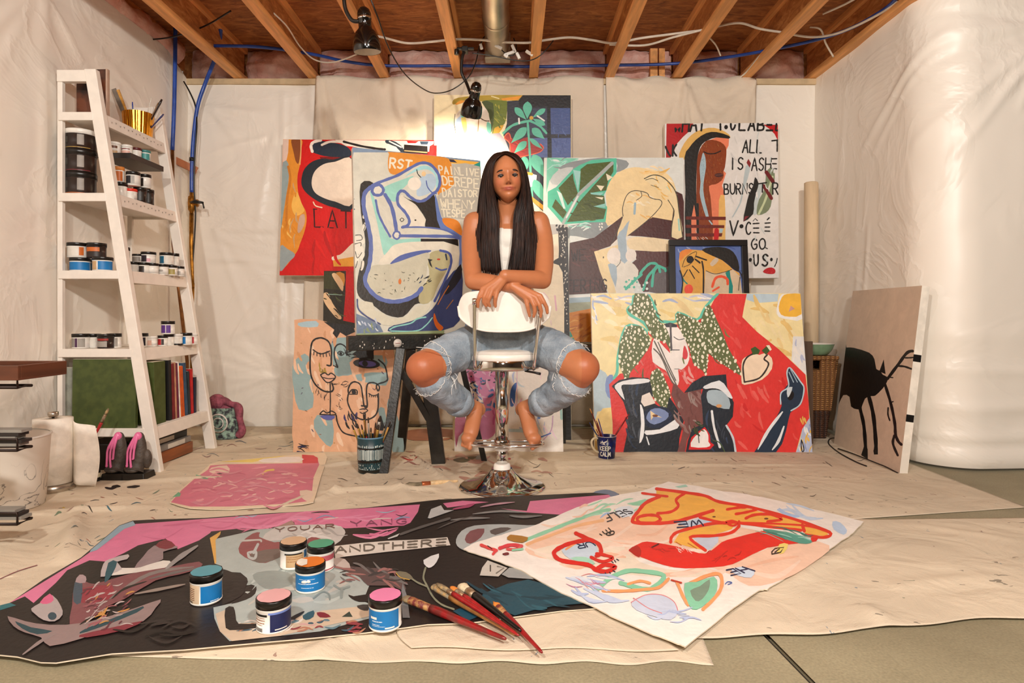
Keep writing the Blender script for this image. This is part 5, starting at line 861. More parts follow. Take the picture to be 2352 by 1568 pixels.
for q, w, c in (('180,1352 330,1242 450,1182', 7, '#8a7a78'), ('880,902 1200,702 1560,642', 8, '#7d7370'), ('1080,862 1300,820 1490,782', 7, '#8d7f76'), ('1330,662 1450,562 1592,470', 11, '#8f8a88'), ('1200,740 1400,690 1600,650', 6, '#6b6462'), ('640,1110 720,1060 790,1040', 5, '#211b19'), ('900,900 1000,820 1180,760', 5, '#211b19')): a.l(c, H_(q), w, 5, taper=lambda t: math.sin(PI * (.08 + .84 * t)))
a.dabs(['#b9a9a6', '#9a5a60', '#c08a4a', '#5f3038', '#a89894'], (190, 1340, 300, 1440), 60, 10, 34, 2, 4.5, -.45, .4)
a.dabs(['#2c2523', '#1a1513'], (300, 1425, 440, 1465), 9, 40, 90, 4, 8, -.1, .1)
a.done('unstretched_painting', 'long loose canvas painted black and pink lying under the paint jars', [M_PAINT, M_RAW])
# --- white bordered canvas with the red and yellow figures
a = floor_art(.022)
K_ = lambda s: [(1400 + x / 4, 1090 + y / 4) for x, y in PT(s)]
rg = random.Random(5); oc = [(1535, 1105), (1590, 1114), (1645, 1125), (1715, 1135), (1782, 1147), (1880, 1172), (1985, 1197), (1968, 1214), (1950, 1231), (1886, 1273), (1822, 1315), (1790, 1335), (1762, 1352), (1742, 1355), (1668, 1408), (1575, 1484), (1556, 1477), (1480, 1448), (1400, 1412), (1370, 1395), (1290, 1360), (1240, 1333), (1195, 1307), (1130, 1283), (1075, 1265), (1065, 1260), (1090, 1247), (1125, 1235), (1162, 1225), (1225, 1207), (1275, 1186), (1325, 1165), (1378, 1147), (1425, 1135), (1475, 1127)]
o2 = []
for i, (x, y) in enumerate(oc):
    x2, y2 = oc[(i + 1) % len(oc)]
    for k in range(4): o2.append((x + (x2 - x) * k / 4 + rg.uniform(-1.2, 1.2), y + (y2 - y) * k / 4 + rg.uniform(-.9, .9)))
a.shape('#f3ece4', o2, .003)
a.f('#f3cdb4', [(1205, 1262), (1260, 1215), (1330, 1190), (1430, 1180), (1470, 1205), (1540, 1195), (1640, 1200), (1800, 1230), (1905, 1252), (1870, 1290), (1800, 1330), (1720, 1345), (1640, 1305), (1400, 1275), (1270, 1285)], 3); a.f('#efe0cc', [(1225, 1262), (1400, 1240), (1470, 1290), (1560, 1310), (1640, 1308), (1600, 1325), (1450, 1320), (1300, 1295)], 3); a.dabs(['#f5d8c4', '#f0c0a4', '#f6e3d2'], (1260, 1200, 1850, 1320), 40, 50, 150, 6, 14, -.15, .25)
a.l('#93d3b1', J_('1220,602 1450,512 1650,432 1900,342 2000,322'), 8); a.l('#f0b98a', J_('1240,640 1450,560 1700,470 1940,420'), 7); a.dabs(['#bcd3ee', '#9fc0e6', '#a8dcc0', '#f3c9b4'], (1330, 1150, 1480, 1185), 14, 20, 50, 3, 6, -.4, .2); a.f('#93d3b1', K_('180,270 330,230 460,200 380,260 280,285'), 2); a.dabs(['#c5d8ee', '#a9c8ee'], (1790, 1150, 1860, 1185), 8, 40, 80, 4, 8, .3, .1); a.f('#bcd3ee', K_('2050,430 2120,440 2182,510 2150,552 2060,502'), 2); a.f('#a9d9c8', K_('600,110 700,90 720,110 640,122'), 0)
Y_, R2 = '#f6b94f', '#e5351f'
a.f(Y_, K_('430,130 700,160 880,190 1010,250 1350,330 1700,420 2000,520 2010,570 1800,542 1760,502 1200,442 1000,462 830,390 740,390 600,432 430,452 220,432 208,400 270,330 330,250 430,200'), 0); a.f('#c2d8ee', K_('612,452 820,402 995,432 800,492'), 0); a.f('#c9d3e6', K_('770,585 900,560 1000,540 1000,620 930,690 880,690'), 0); a.f(Y_, K_('590,622 640,540 800,490 1050,450 1162,450 1120,502 960,552 740,572 762,622 880,695 760,672'), 0)
for q, w in (('430,130 700,165 880,195 1010,250 1300,300 1700,410 2022,530 1962,577 1800,552', 7), ('300,170 420,186 532,200', 5.5), ('462,200 332,260 262,340 217,402 232,440 430,447 600,432 752,392 952,330', 8), ('470,410 440,380 350,372 260,395 280,440 420,442 470,410', 7), ('692,170 612,230 632,290 562,342 440,356', 6.5), ('1080,320 1170,305 1252,300', 6), ('1160,362 1260,345 1352,320', 6), ('1252,402 1332,370 1480,366 1582,410 1452,432', 6.5), ('830,392 1050,446 1152,440 1400,470 1762,512', 6.5), ('1180,440 1760,465 1990,520', 4.5), ('1190,430 1190,470', 6), ('1770,460 1790,520', 7), ('562,622 572,572 642,522 900,457 1052,442', 7), ('1192,472 1120,532 960,562 740,577 882,697', 7), ('1060,440 1120,425 1180,445 1130,470 1060,440', 5)): a.l(R2, K_(q), w)
a.e('#6a3a1a', 1400 + 1440 / 4, 1090 + 405 / 4, 5, 2); a.e('#6a3a1a', 1400 + 960 / 4, 1090 + 388 / 4, 4, 1.6); a.l('#c9702a', K_('610,620 660,650'), 2, 0); a.l('#c9702a', K_('720,630 800,680'), 2, 0)
a.f('#e3261d', K_('180,690 300,622 400,622 620,662 820,722 920,712 1030,622 1150,582 1400,520 1480,530 1732,610 1732,632 1450,672 1200,792 1050,842 700,862 500,832 300,762 200,712'), 2); a.f('#b51a16', K_('178,690 250,650 292,700 272,762 200,717'), 2); a.f('#e3261d', K_('1850,582 1922,580 1900,612 1850,622'), 0); a.dabs(['#c41a14', '#b01812'], (1620, 1268, 1700, 1290), 12, 8, 22, 2, 4, -.3); a.l('#5a0f0c', K_('390,670 450,640'), 4, 0); a.dabs(['#c41a14'], (1500, 1255, 1545, 1270), 5, 12, 26, 2, 4); a.dabs(['#f3dcd2'], (1555, 1256, 1600, 1268), 7, 10, 18, 1.2, 2, .5)
a.f('#4f9f8e', K_('1410,516 1480,504 1700,550 1852,602 1842,632 1742,632 1550,572'), 2); a.dabs(['#8fd0c0', '#2f7f74'], (1760, 1220, 1855, 1245), 10, 30, 70, 1.5, 3, .3, .1); a.f('#f2dc7a', K_('1560,642 1642,640 1602,722 1540,720'), 2); a.l('#1d1712', K_('1492,710 1522,680 1602,670 1572,716 1492,732'), 2.6, 0); a.l('#1d1712', K_('1492,710 1492,732'), 2.6, 0); a.l('#1d1712', K_('1520,715 1560,685'), 2.6, 0)
a.text('#16294f', 'WE', [q for s in ('862,470', '590,490', '560,440', '845,418') for q in K_(s)], 3.2, .2); a.f('#cfe0f2', K_('1120,880 1200,850 1330,880 1300,950 1180,930'), 2); a.text('#16294f', 'HE', [q for s in ('1335,888', '1080,935', '1050,885', '1220,850') for q in K_(s)], 3.2, .25); a.f('#dbe6f0', J_('2050,320 2180,290 2230,350 2120,400'), 2); a.text('#1d2a3a', 'SELF', [q for s in ('2230,350', '1960,440', '1930,380', '2150,320') for q in J_(s)], 2.6, .25)
a.l('#1a1a1e', J_('1965,545 2030,520 2040,545 1990,560 1965,545'), 2.6); a.e('#1a1a1e', 900 + 2005 / 4, 1090 + 540 / 4, 2.5, 1.8)
for q in ('1910,548 1930,560', '1935,525 1955,545', '1965,510 1980,525', '1990,492 2012,515'): a.l('#1a1a1e', J_(q), 2.2, 0)
a.f('#c9daea', J_('1560,700 1660,640 1820,610 1890,680 1880,740 1760,790 1640,780'), 2); a.f('#a9dcc4', J_('1640,770 1780,760 1870,820 1780,830'), 2); a.l('#f0a06a', J_('1600,690 1700,630 1800,610'), 5); a.text('#16294f', 'UR', [q for s in ('1870,655', '1690,690', '1680,640', '1830,620') for q in J_(s)], 3, .2)
for q, w in (('1690,542 1800,592 1900,642 1922,720 1880,750', 9), ('1810,602 1650,632 1530,682 1490,732 1560,792 1800,832 1882,882 1980,892 2052,852 1962,832 1892,862', 9.5), ('1830,762 1930,802 2032,772 1952,742 1880,730', 7)): a.l('#d8231c', J_(q), w)
for q in ('2020,800 2035,815', '2045,790 2058,808', '2065,780 2085,792', '1960,905 1965,915', '2000,900 2008,912', '2030,885 2052,898'): a.l('#1a2340', J_(q), 2, 0)
mn, og = '#8ad0ad', '#f3a56c'
for c, q, w in ((mn, '-140,1080 0,960 150,892 300,892 500,932 400,1042 300,1052 100,1000', 10), (og, '-60,1070 100,1075 300,1062 450,1042 542,962', 7), (og, '170,1012 280,982 372,1002', 6), (og, '740,1002 900,932 1012,922 1032,1022 980,1122 860,1242', 8), (og, '620,992 680,1132 722,1202', 7)): a.l(c, K_(q), w)
a.f(mn, K_('690,1002 800,992 960,942 992,1022 960,1122 850,1222 760,1242 700,1132'), 2); a.f('#7f9a86', K_('740,1072 830,1032 920,967 912,1062 850,1152 790,1167'), 2); a.f('#ccd6ea', K_('200,1172 330,1112 480,1112 590,1172 632,1262 560,1342 420,1312 250,1252'), 2); a.l('#d9868c', K_('200,1180 330,1112 480,1112 590,1172 630,1262'), 2); a.l('#d9868c', K_('220,1140 350,1230 480,1280'), 2); a.dabs(['#c9d6ee', '#dfe6f0', '#b9c8e8'], (1320, 1320, 1420, 1375), 14, 40, 90, 4, 8, .3, .2); a.dabs(['#d88a92', '#c98ab0'], (1310, 1325, 1380, 1355), 8, 20, 50, 1.2, 2.2, .3, .5); a.dabs(['#c9d6ee', '#b9c8e8'], (1500, 1400, 1590, 1430), 10, 20, 50, 2, 5, -.2, .4); a.l('#c8402a', K_('570,975 660,1000'), 4, 0); a.l('#3a62b0', K_('1065,1010 1090,990 1125,1000 1090,1015'), 2)
for q, w, c in (('820,652 900,682 962,702', 7, '#e04a4a'), ('930,735 960,700', 6, '#e04a4a'), ('990,682 1090,652 1192,662', 8, '#d8404a'), ('1060,690 1150,690 1190,660', 6, '#e05a5a'), ('880,660 920,690', 2, '#2a1515'), ('1020,735 1060,725 1072,735 1040,742 1020,735', 2.4, '#7a1d28'), ('1110,700 1200,690', 5, '#93d3b1')): a.l(c, J_(q), w)
a.f('#a9772f', J_('1080,562 1120,560 1252,582 1200,632 1060,602'), 2)
a.done('unstretched_painting', 'loose white bordered canvas with red and yellow figures lying on the smooth drop cloth', [M_PAINT, M_RAW])
# ================= BAR STOOL =================
M_CHR = M('chrome', '#d8d6d2', .06, 1.0, var=.02); M_WHT = M('white_vinyl', '#efe9df', .35, var=.03); M_WPL = M('white_plastic', '#ece7de', .4, var=.03)
SX, SY = (1153 - CX) / F * 2.805, 2.805
st = thing('bar_stool', 'chrome pedestal bar stool with a white seat and curved white backrest under the seated woman', 'stool', (SX, SY, 0))
b = MB(); b.lathe([(.0, .004), (.190, .004), (.1935, .008), (.193, .0125), (.180, .019), (.15, .026), (.115, .036), (.085, .05), (.062, .068), (.050, .082), (.046, .09)], n=64); b.build('base', M_CHR, st)
b = MB(); b.lathe([(.0385, .084), (.0385, .088), (.037, .104), (.034, .110), (.026, .111)], n=32); b.build('collar', M_WPL, st)
b = MB(); b.lathe([(.0245, .10), (.0245, .20)], n=32); b.build('piston', M_CHR, st)
b = MB(); b.lathe([(.033, .170), (.035, .173), (.035, .180), (.030, .186)], n=32); b.build('ring', M_WPL, st)
b = MB(); b.lathe([(.0295, .18), (.0295, .55)], n=40); b.lathe([(.034, .186), (.036, .19), (.036, .214), (.034, .218)], n=32); b.build('column', M_CHR, st)
b = MB(); lp = []
for i in range(48):
    t = 2 * PI * i / 48; lp.append((.017 + .165 * math.copysign(abs(math.cos(t)) ** .7, math.cos(t)), .058 * math.copysign(abs(math.sin(t)) ** .7, math.sin(t)), .199))
b.tube(lp, .0075, 10, closed=True); b.build('footrest', M_CHR, st)
b = MB(); b.lathe([(.0, .532), (.155, .532), (.166, .536), (.167, .54), (.167, .572), (.164, .578), (.10, .58), (0, .58)], n=56); b.build('seat_ring', M_CHR, st)
b = MB(); b.lathe([(.162, .572), (.168, .580), (.169, .592), (.162, .605), (.14, .614), (.08, .617), (0, .6175)], n=56, cap=False); b.lathe([(.160, .603), (.163, .6075), (.166, .603)], n=56, cap=False); b.build('seat', M_WHT, st)
b = MB(); b.tube([(.10, -.10, .53), (.14, -.13, .526), (.165, -.14, .521)], [.004, .005, .006], 8); b.build('height_lever', M_BLK, st)
# backrest: curved shell between camera and sitter
SD = 2.625
def shell(u, off):
    """u in -1..1 along the arc; returns centre x,y (stool-local)"""
    a = u * 1.02; R = .232
    return R * math.sin(a) + .012, -(.180 - off) + (R * (1 - math.cos(a))) * .62
def bk_edge(u):
    top = .873 - .010 * u * u - .058 * abs(u) ** 9
    bot = top - .174 * (max(0, 1 - abs(u) ** 2.8)) ** .5
    return bot, top
b = MB(); nu, nv = 40, 12
def fb(u, v, off):
    uu = -1 + 2 * u; x, y = shell(uu, off); lo, hi = bk_edge(uu)
    return Vector((x, y, lo + (hi - lo) * v))
for off, flip in ((0, False), (.028, True)):
    vs = [fb(i / nu, j / nv, off) for j in range(nv + 1) for i in range(nu + 1)]
    fs = [(j * (nu + 1) + i, j * (nu + 1) + i + 1, (j + 1) * (nu + 1) + i + 1, (j + 1) * (nu + 1) + i) for j in range(nv) for i in range(nu)]
    b.add(vs, [f[::-1] for f in fs] if flip else fs, True)
N_ = (nu + 1) * (nv + 1)
for i in range(nu):
    for j in (0, nv):
        a0, a1 = j * (nu + 1) + i, j * (nu + 1) + i + 1; b.f.append([a0, a1, a1 + N_, a0 + N_] if j else [a1, a0, a0 + N_, a1 + N_]); b.mi.append(0); b.c.append(b.col); b.sm.append(True)
for j in range(nv):
    for i in (0, nu):
        a0, a1 = j * (nu + 1) + i, (j + 1) * (nu + 1) + i; b.f.append([a0, a1, a1 + N_, a0 + N_]); b.mi.append(0); b.c.append(b.col); b.sm.append(True)
b.build('backrest', M_WHT, st)
b = MB(); e = [fb(i / 40, 0, -.0015) for i in range(41)]; b.tube([(p.x, p.y, p.z + .002) for p in e], .0045, 8); b.build('piping', M_WHT, st)
for sx, tp in ((-1, (1090, 692)), (1, (1240, 718))):
    q = P(tp[0], tp[1], 2.60) - Vector((SX, SY, 0)); f0 = Vector((-.112 if sx < 0 else .137, -.135, .545))
    b = MB(); b.tube(crom([f0 + Vector((0, .04, -.006)), f0, f0 + (q - f0) * .12 + Vector((0, -.01, 0)), f0 + (q - f0) * .6, q], 5), .0085, 12); b.lathe([(.0, -.012), (.0105, -.012), (.0105, .012), (0, .014)], q, 12, axis=(q - f0)); b.build('backrest_support', M_CHR, st)
# ================= EASEL =================
M_EB = M('black_painted_wood', '#15130f', .38, var=.5, scale=14.0, bump=.12, col2='#26231d'); M_FLK = MC('paint_flecks', .6)
ez = thing('easel', 'black wooden easel holding the painting of the hunched nude', 'easel', P(960, 1080, 3.3) * 1)
ez.location.z = 0; EO = ez.location.copy()
def EP(x, y, D, z=None):
    p = P(x, y, D)
    if z is not None: p.z = z
    return p - EO
def flecks(b, a, c, w, n, seed, dy=-.0005):
    r = random.Random(seed)
def eleg(x0, y0, D0, x1, y1, D1, w, t):
    b = MB(); a, c = EP(x0, y0, D0), EP(x1, y1, D1, .0); b.bar(a, c, w, t, up=(0, 1, 0)); b.build('leg', M_EB, ez, bevel=.003)
eleg(921, 800, 3.20, 881, 1088, 3.06, .046, .03); eleg(944, 800, 3.40, 921, 1035, 3.575, .05, .03); eleg(974, 800, 3.25, 1008, 1066, 3.26, .070, .035); eleg(1052, 800, 3.30, 1113, 1060, 3.31, .028, .03)
b = MB(); b.bar(EP(916, 842, 3.215), EP(985, 962, 3.25), .034, .022, up=(0, 1, 0)); b.build('brace', M_EB, ez, bevel=.003)
b = MB(); b.bar(EP(966, 790, 3.50), EP(950, 400, 3.66), .06, .025, up=(0, 1, 0)); b.build('mast', M_EB, ez, bevel=.003)
bl, br = BL - EO, BR - EO; dv = (br - bl).normalized(); nv_ = Vector((dv.y, -dv.x, 0))
b = MB(); b.bar(bl - dv * .05 + nv_ * .012 + Vector((0, 0, -.042)), br + dv * .05 + nv_ * .012 + Vector((0, 0, -.042)), .075, .076, up=(0, 0, 1)); b.build('ledge', M_EB, ez, bevel=.004)
c = bl + dv * .205 + nv_ * .051 + Vector((0, 0, -.045)); b = MB(); b.lathe([(.0, 0), (.022, 0), (.022, .0012), (0, .0012)], c, 24, axis=nv_); b.build('round_sticker', M('sticker', '#d9d2c8', .5), ez)
b = MB(); b.bar(c + nv_ * .0016 - dv * .013, c + nv_ * .0016 + dv * .013, .012, .0006, up=(0, 0, 1)); b.build('sticker_band', M('sticker_red', '#c9453a', .5), ez)
b = MB(); rg = random.Random(4)
for _ in range(26):
    k = rg.uniform(.0, .46); p = bl + dv * k + nv_ * .0503 + Vector((0, 0, rg.uniform(-.075, -.012))); b.ball(p, (rg.uniform(.0015, .004), .0012, rg.uniform(.0015, .007)), 6, 4)
b.build('paint_specks', M('speck_paint', '#cfc9bd', .5), ez)
# low black table carrying the leaf painting and the framed picture
tb = thing('low_table', 'low black table whose edge shows under the leaf painting, mostly behind the red leaf painting', 'table', (.75, 3.93, 0))
b = MB(); b.box((-.48, -.20, .548), (.95, .26, .578)); b.build('table_top', M_EB, tb, bevel=.003)
for x in (-.45, .92):
    for y in (-.16, .24):
        b = MB(); b.bar((x, y, .549), (x, y, 0), .04, .04, up=(0, 1, 0)); b.build('leg', M_EB, tb)
# ================= HAMPER, BOWL, ROLL, BOARD =================
def wicker(name, c0, c1):
    m, nt, b_ = nodes(name); L = nt.links; b_.inputs['Roughness'].default_value = .6
    tc = nd(nt, 'ShaderNodeTexCoord'); w1 = nd(nt, 'ShaderNodeTexWave', Scale=26.0, Distortion=3.0, bands_direction='Z'); w1.inputs['Detail Scale'].default_value = 6; L.new(tc.outputs['Object'], w1.inputs['Vector'])
    w2 = nd(nt, 'ShaderNodeTexWave', Scale=11.0, Distortion=1.0, bands_direction='X'); L.new(tc.outputs['Object'], w2.inputs['Vector'])
    mu = nd(nt, 'ShaderNodeMath', operation='MULTIPLY'); L.new(w1.outputs['Fac'], mu.inputs[0]); L.new(w2.outputs['Fac'], mu.inputs[1])
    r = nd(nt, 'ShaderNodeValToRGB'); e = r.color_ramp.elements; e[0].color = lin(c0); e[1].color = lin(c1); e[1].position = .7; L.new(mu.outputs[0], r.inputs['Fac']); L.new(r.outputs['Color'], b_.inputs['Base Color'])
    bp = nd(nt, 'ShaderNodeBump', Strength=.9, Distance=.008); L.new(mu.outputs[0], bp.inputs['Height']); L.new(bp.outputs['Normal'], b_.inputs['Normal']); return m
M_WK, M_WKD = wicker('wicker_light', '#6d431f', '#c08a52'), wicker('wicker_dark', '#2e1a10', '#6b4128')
hm = thing('wicker_hamper', 'tall brown wicker hamper beside the big red leaf painting', 'hamper', (1.845, 4.0, 0))
def hw(z): return .100 + .065 * z / .517, .10 + .02 * z / .517
def hring(z, o=0.0): w, d = hw(z); return [(-w - o, -d - o, z), (w + o, -d - o, z), (w + o, d + o, z), (-w - o, d + o, z)]
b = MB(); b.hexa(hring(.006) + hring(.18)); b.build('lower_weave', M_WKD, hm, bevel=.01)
b = MB(); b.hexa(hring(.18) + hring(.43))
for x0, x1 in ((-1, -.33), (.33, 1)):   # front panel either side of the hand hole
    w, d = hw(.43); w2, d2 = hw(.49); b.hexa([(x0 * w, -d, .43), (x1 * w, -d, .43), (x1 * w, -d + .015, .43), (x0 * w, -d + .015, .43), (x0 * w2, -d2, .49), (x1 * w2, -d2, .49), (x1 * w2, -d2 + .015, .49), (x0 * w2, -d2 + .015, .49)])
w, d = hw(.43); w2, d2 = hw(.49); b.hexa([(w - .015, -d, .43), (w, -d, .43), (w, d, .43), (w - .015, d, .43), (w2 - .015, -d2, .49), (w2, -d2, .49), (w2, d2, .49), (w2 - .015, d2, .49)])
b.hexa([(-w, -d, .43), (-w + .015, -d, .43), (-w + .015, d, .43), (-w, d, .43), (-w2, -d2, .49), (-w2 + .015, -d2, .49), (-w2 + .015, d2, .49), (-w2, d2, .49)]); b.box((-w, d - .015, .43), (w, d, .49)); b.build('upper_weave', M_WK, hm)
b = MB(); b.hexa(hring(.49, .004) + hring(.517, .004)); b.build('rim', M_WK, hm, bevel=.008)
bw = thing('bowl', 'round bowl, white inside and green outside, on top of the wicker hamper', 'bowl', (1.905, 3.985, .518))
M_GRN = M('green_enamel', '#7f9f7c', .3)
b = MB(); b.lathe([(.0, .004), (.07, .0), (.085, .008), (.105, .035), (.117, .066), (.119, .07)], n=40, cap=False); b.build('outer_shell', M_GRN, bw)
b = MB(); b.lathe([(.119, .0705), (.121, .072), (.115, .0715), (.10, .04), (.07, .014), (0, .012)], n=40, cap=False); b.build('white_lining', M_WPL, bw)
rl = thing('canvas_roll', 'tall roll of beige canvas standing in the corner behind the hamper', 'roll', ((1863 - CX) / F * 4.2, 4.2, 0))
M_ROLL = M('rolled_canvas', '#d8bf9c', .75, stretch=(1, 1, .2)); b = MB(); b.lathe([(.0, 0), (.043, 0), (.0435, .8), (.043, 1.648), (.036, 1.652), (.034, 1.645), (.03, 1.60), (0, 1.6)], n=30, cap=False); b.build('roll', M_ROLL, rl)
b = MB(); sp = [(.0435 * math.cos(a), .0435 * math.sin(a)) for a in (0.2, .0, -.2)]; b.tube([(.044, -.006, .01), (.0445, -.006, 1.64)], .002, 6); b.build('loose_edge', M_ROLL, rl)
b = MB(); p0, p1 = P(1846, 1012, 3.74), P(1868, 1012, 3.74); p0.z = p1.z = 0
b.hexa([Vector((1.60, 3.74, 0)), Vector((p1.x, 3.74, 0)), Vector((p1.x, 3.765, 0)), Vector((1.60, 3.765, 0)), Vector((1.60, 3.82, .61)), Vector((P(1867, 787, 3.82).x, 3.82, .61)), Vector((P(1867, 787, 3.82).x, 3.845, .61)), Vector((1.60, 3.845, .61))])
tag(b.build('wood_board', M('dark_board', '#57402e', .5, stretch=(1, 1, .3))), 'dark wooden board leaning between the red leaf painting and the hamper', 'board')
cord('power_cord', [FL(1950, 1012, .006), FL(1912, 1006, .006), FL(1903, 1018, .006), FL(1925, 1038, .006), FL(1965, 1060, .006), FL(1990, 1070, .006)], .004, M_BLK, 'black power cord looping out from under the deer canvas', 'cord')
cord('power_cord', [FL(1925, 1030, .012), FL(1960, 1042, .012), FL(2010, 1062, .012), FL(2035, 1072, .012), FL(2062, 1086, .004)], .0035, M_BLK, 'second thin black cord running along the foot of the deer canvas', 'cord')
# ================= CLIP LAMPS =================
M_GLB = M('gloss_black_enamel', '#0c0a09', .12, var=.1, coat=.6); M_BULB, nt_, bb_ = nodes('lit_bulb'); bb_.inputs['Emission Color'].default_value = (1, .82, .58, 1); bb_.inputs['Emission Strength'].default_value = 30
M_LIN = M('white_reflector', '#e9e2d6', .4)
def clip_lamp(c, axis, neck, label, lit):
    """c: rim centre, axis: unit vector rim -> cap"""
    t = thing('clip_lamp', label, 'lamp', c); ax = Vector(axis).normalized()
    b = MB(); b.lathe([(.0645, 0), (.066, .006), (.066, .03), (.060, .065), (.048, .09), (.034, .105), (.031, .112), (.0305, .15), (.032, .152)], (0, 0, 0), 36, axis=ax, cap=False)
    b.build('shade', M_GLB, t)
    b = MB(); b.lathe([(.0635, .001), (.064, .03), (.058, .063), (.046, .087), (.03, .1), (0, .101)], (0, 0, 0), 30, axis=ax, cap=False); b.build('inner_reflector', M_LIN, t)
    b = MB(); b.lathe([(.0325, .150), (.034, .156), (.0325, .160)], (0, 0, 0), 28, axis=ax, cap=False); b.build('trim_ring', M_CHR, t)
    b = MB(); b.lathe([(.032, .158), (.0325, .175), (.027, .192), (.015, .203), (0, .206)], (0, 0, 0), 28, axis=ax, cap=False); b.build('cap', M_GLB, t)
    b = MB(); b.lathe([(0, .018), (.018, .022), (.027, .036), (.028, .05), (.02, .075), (.013, .1)], (0, 0, 0), 20, axis=ax, cap=False); b.build('bulb', M_BULB if lit else M_LIN, t)
    b = MB(); b.tube(crom([Vector(p) - Vector(c) for p in neck], 8), .0095, 12); b.build('gooseneck', M_BLK, t)
    q = Vector(neck[-1]) - Vector(c); b = MB(); b.box(q + Vector((-.018, -.03, -.008)), q + Vector((.018, .03, .022))); b.box(q + Vector((-.05, -.012, .010)), q + Vector((.055, .012, .022))); b.lathe([(.0, -.02), (.014, -.02), (.014, .012), (0, .012)], q + Vector((-.052, 0, .0)), 12); b.build('clamp', M_BLK, t, bevel=.002)
    return t
c2 = P(1081, 266, 3.90); ax2 = Vector((.045, -.10, .165))
s2 = c2 + ax2.normalized() * .135
clip_lamp(c2, ax2, [s2 + Vector((-.028, -.01, .0)), P(1072, 192, 3.87), P(1060, 165, 3.87), P(1062, 130, 3.87), P(1068, 118, 3.88)], 'black clip lamp, the lower one, lighting the plant painting', True)
c1 = P(844, 120, 3.02); ax1 = Vector((-.012, -.03, .2)); s1 = c1 + ax1.normalized() * .14
clip_lamp(c1, ax1, [s1 + Vector((-.028, 0, .0)), P(808, 46, 3.0), P(794, 22, 3.0), P(790, -8, 3.0), P(792, -40, 3.02)], 'black clip lamp, the upper one, hanging near the second joist', False)
cord('lamp_cord', [P(850, -6, 3.05), P(868, 40, 3.1), P(893, 110, 3.3), P(930, 170, 3.5), P(975, 206, 3.7), P(1005, 214, 3.8), P(1040, 205, 3.9), P(1075, 178, 3.9), P(1092, 145, 3.92), P(1100, 110, 3.95), P(1106, 96, 3.98)], .0035, M_BLK, 'thin black lamp cord sagging from the upper lamp past the lower lamp', 'cord')
cord('lamp_cord', [P(1085, 122, 3.88), P(1130, 128, 3.9), P(1180, 138, 3.92), P(1215, 139, 3.92), P(1240, 128, 3.9), P(1262, 105, 3.9), P(1275, 86, 3.92)], .0035, M_BLK, 'thin black lamp cord looping under the end of the duct', 'cord')
for (x, y, dx, dy, lab) in ((1105, 107, 4, 12, 'white cord plug hanging nearest the lower clip lamp'), (1145, 108, 16, 8, 'flat white cord plug against the end of the duct'), (1180, 112, 8, 18, 'slanted white cord plug beside the duct'), (1162, 128, 8, 7, 'small white cord plug in the tangle under the duct'), (1172, 122, 22, -8, 'long white cord plug in the tangle under the duct'), (1190, 128, 7, 14, 'lowest white cord plug in the tangle under the duct'), (1216, 122, 16, 10, 'square white adapter hanging beside a joist')):
    b = MB(); p = P(x, y, 3.96); k = 3.96 / F
    b.bar(p + Vector((-dx / 2 * k, 0, dy / 2 * k)), p + Vector((dx / 2 * k, 0, -dy / 2 * k)), .018, .016, up=(0, 1, 0)); tag(b.build('cord_plug', M_WPL, bevel=.003), lab, 'plug', 'white cord plugs under the duct')
cord('lamp_cord', [P(1106, 98, 3.97), P(1112, 85, 3.98), P(1128, 78, 4.0), P(1140, 92, 3.98), P(1150, 112, 3.97), P(1165, 125, 3.96), P(1180, 126, 3.96), P(1186, 108, 3.97), P(1180, 88, 4.0)], .0035, M_BLK, 'tangled black cord in front of the end of the duct', 'cord')
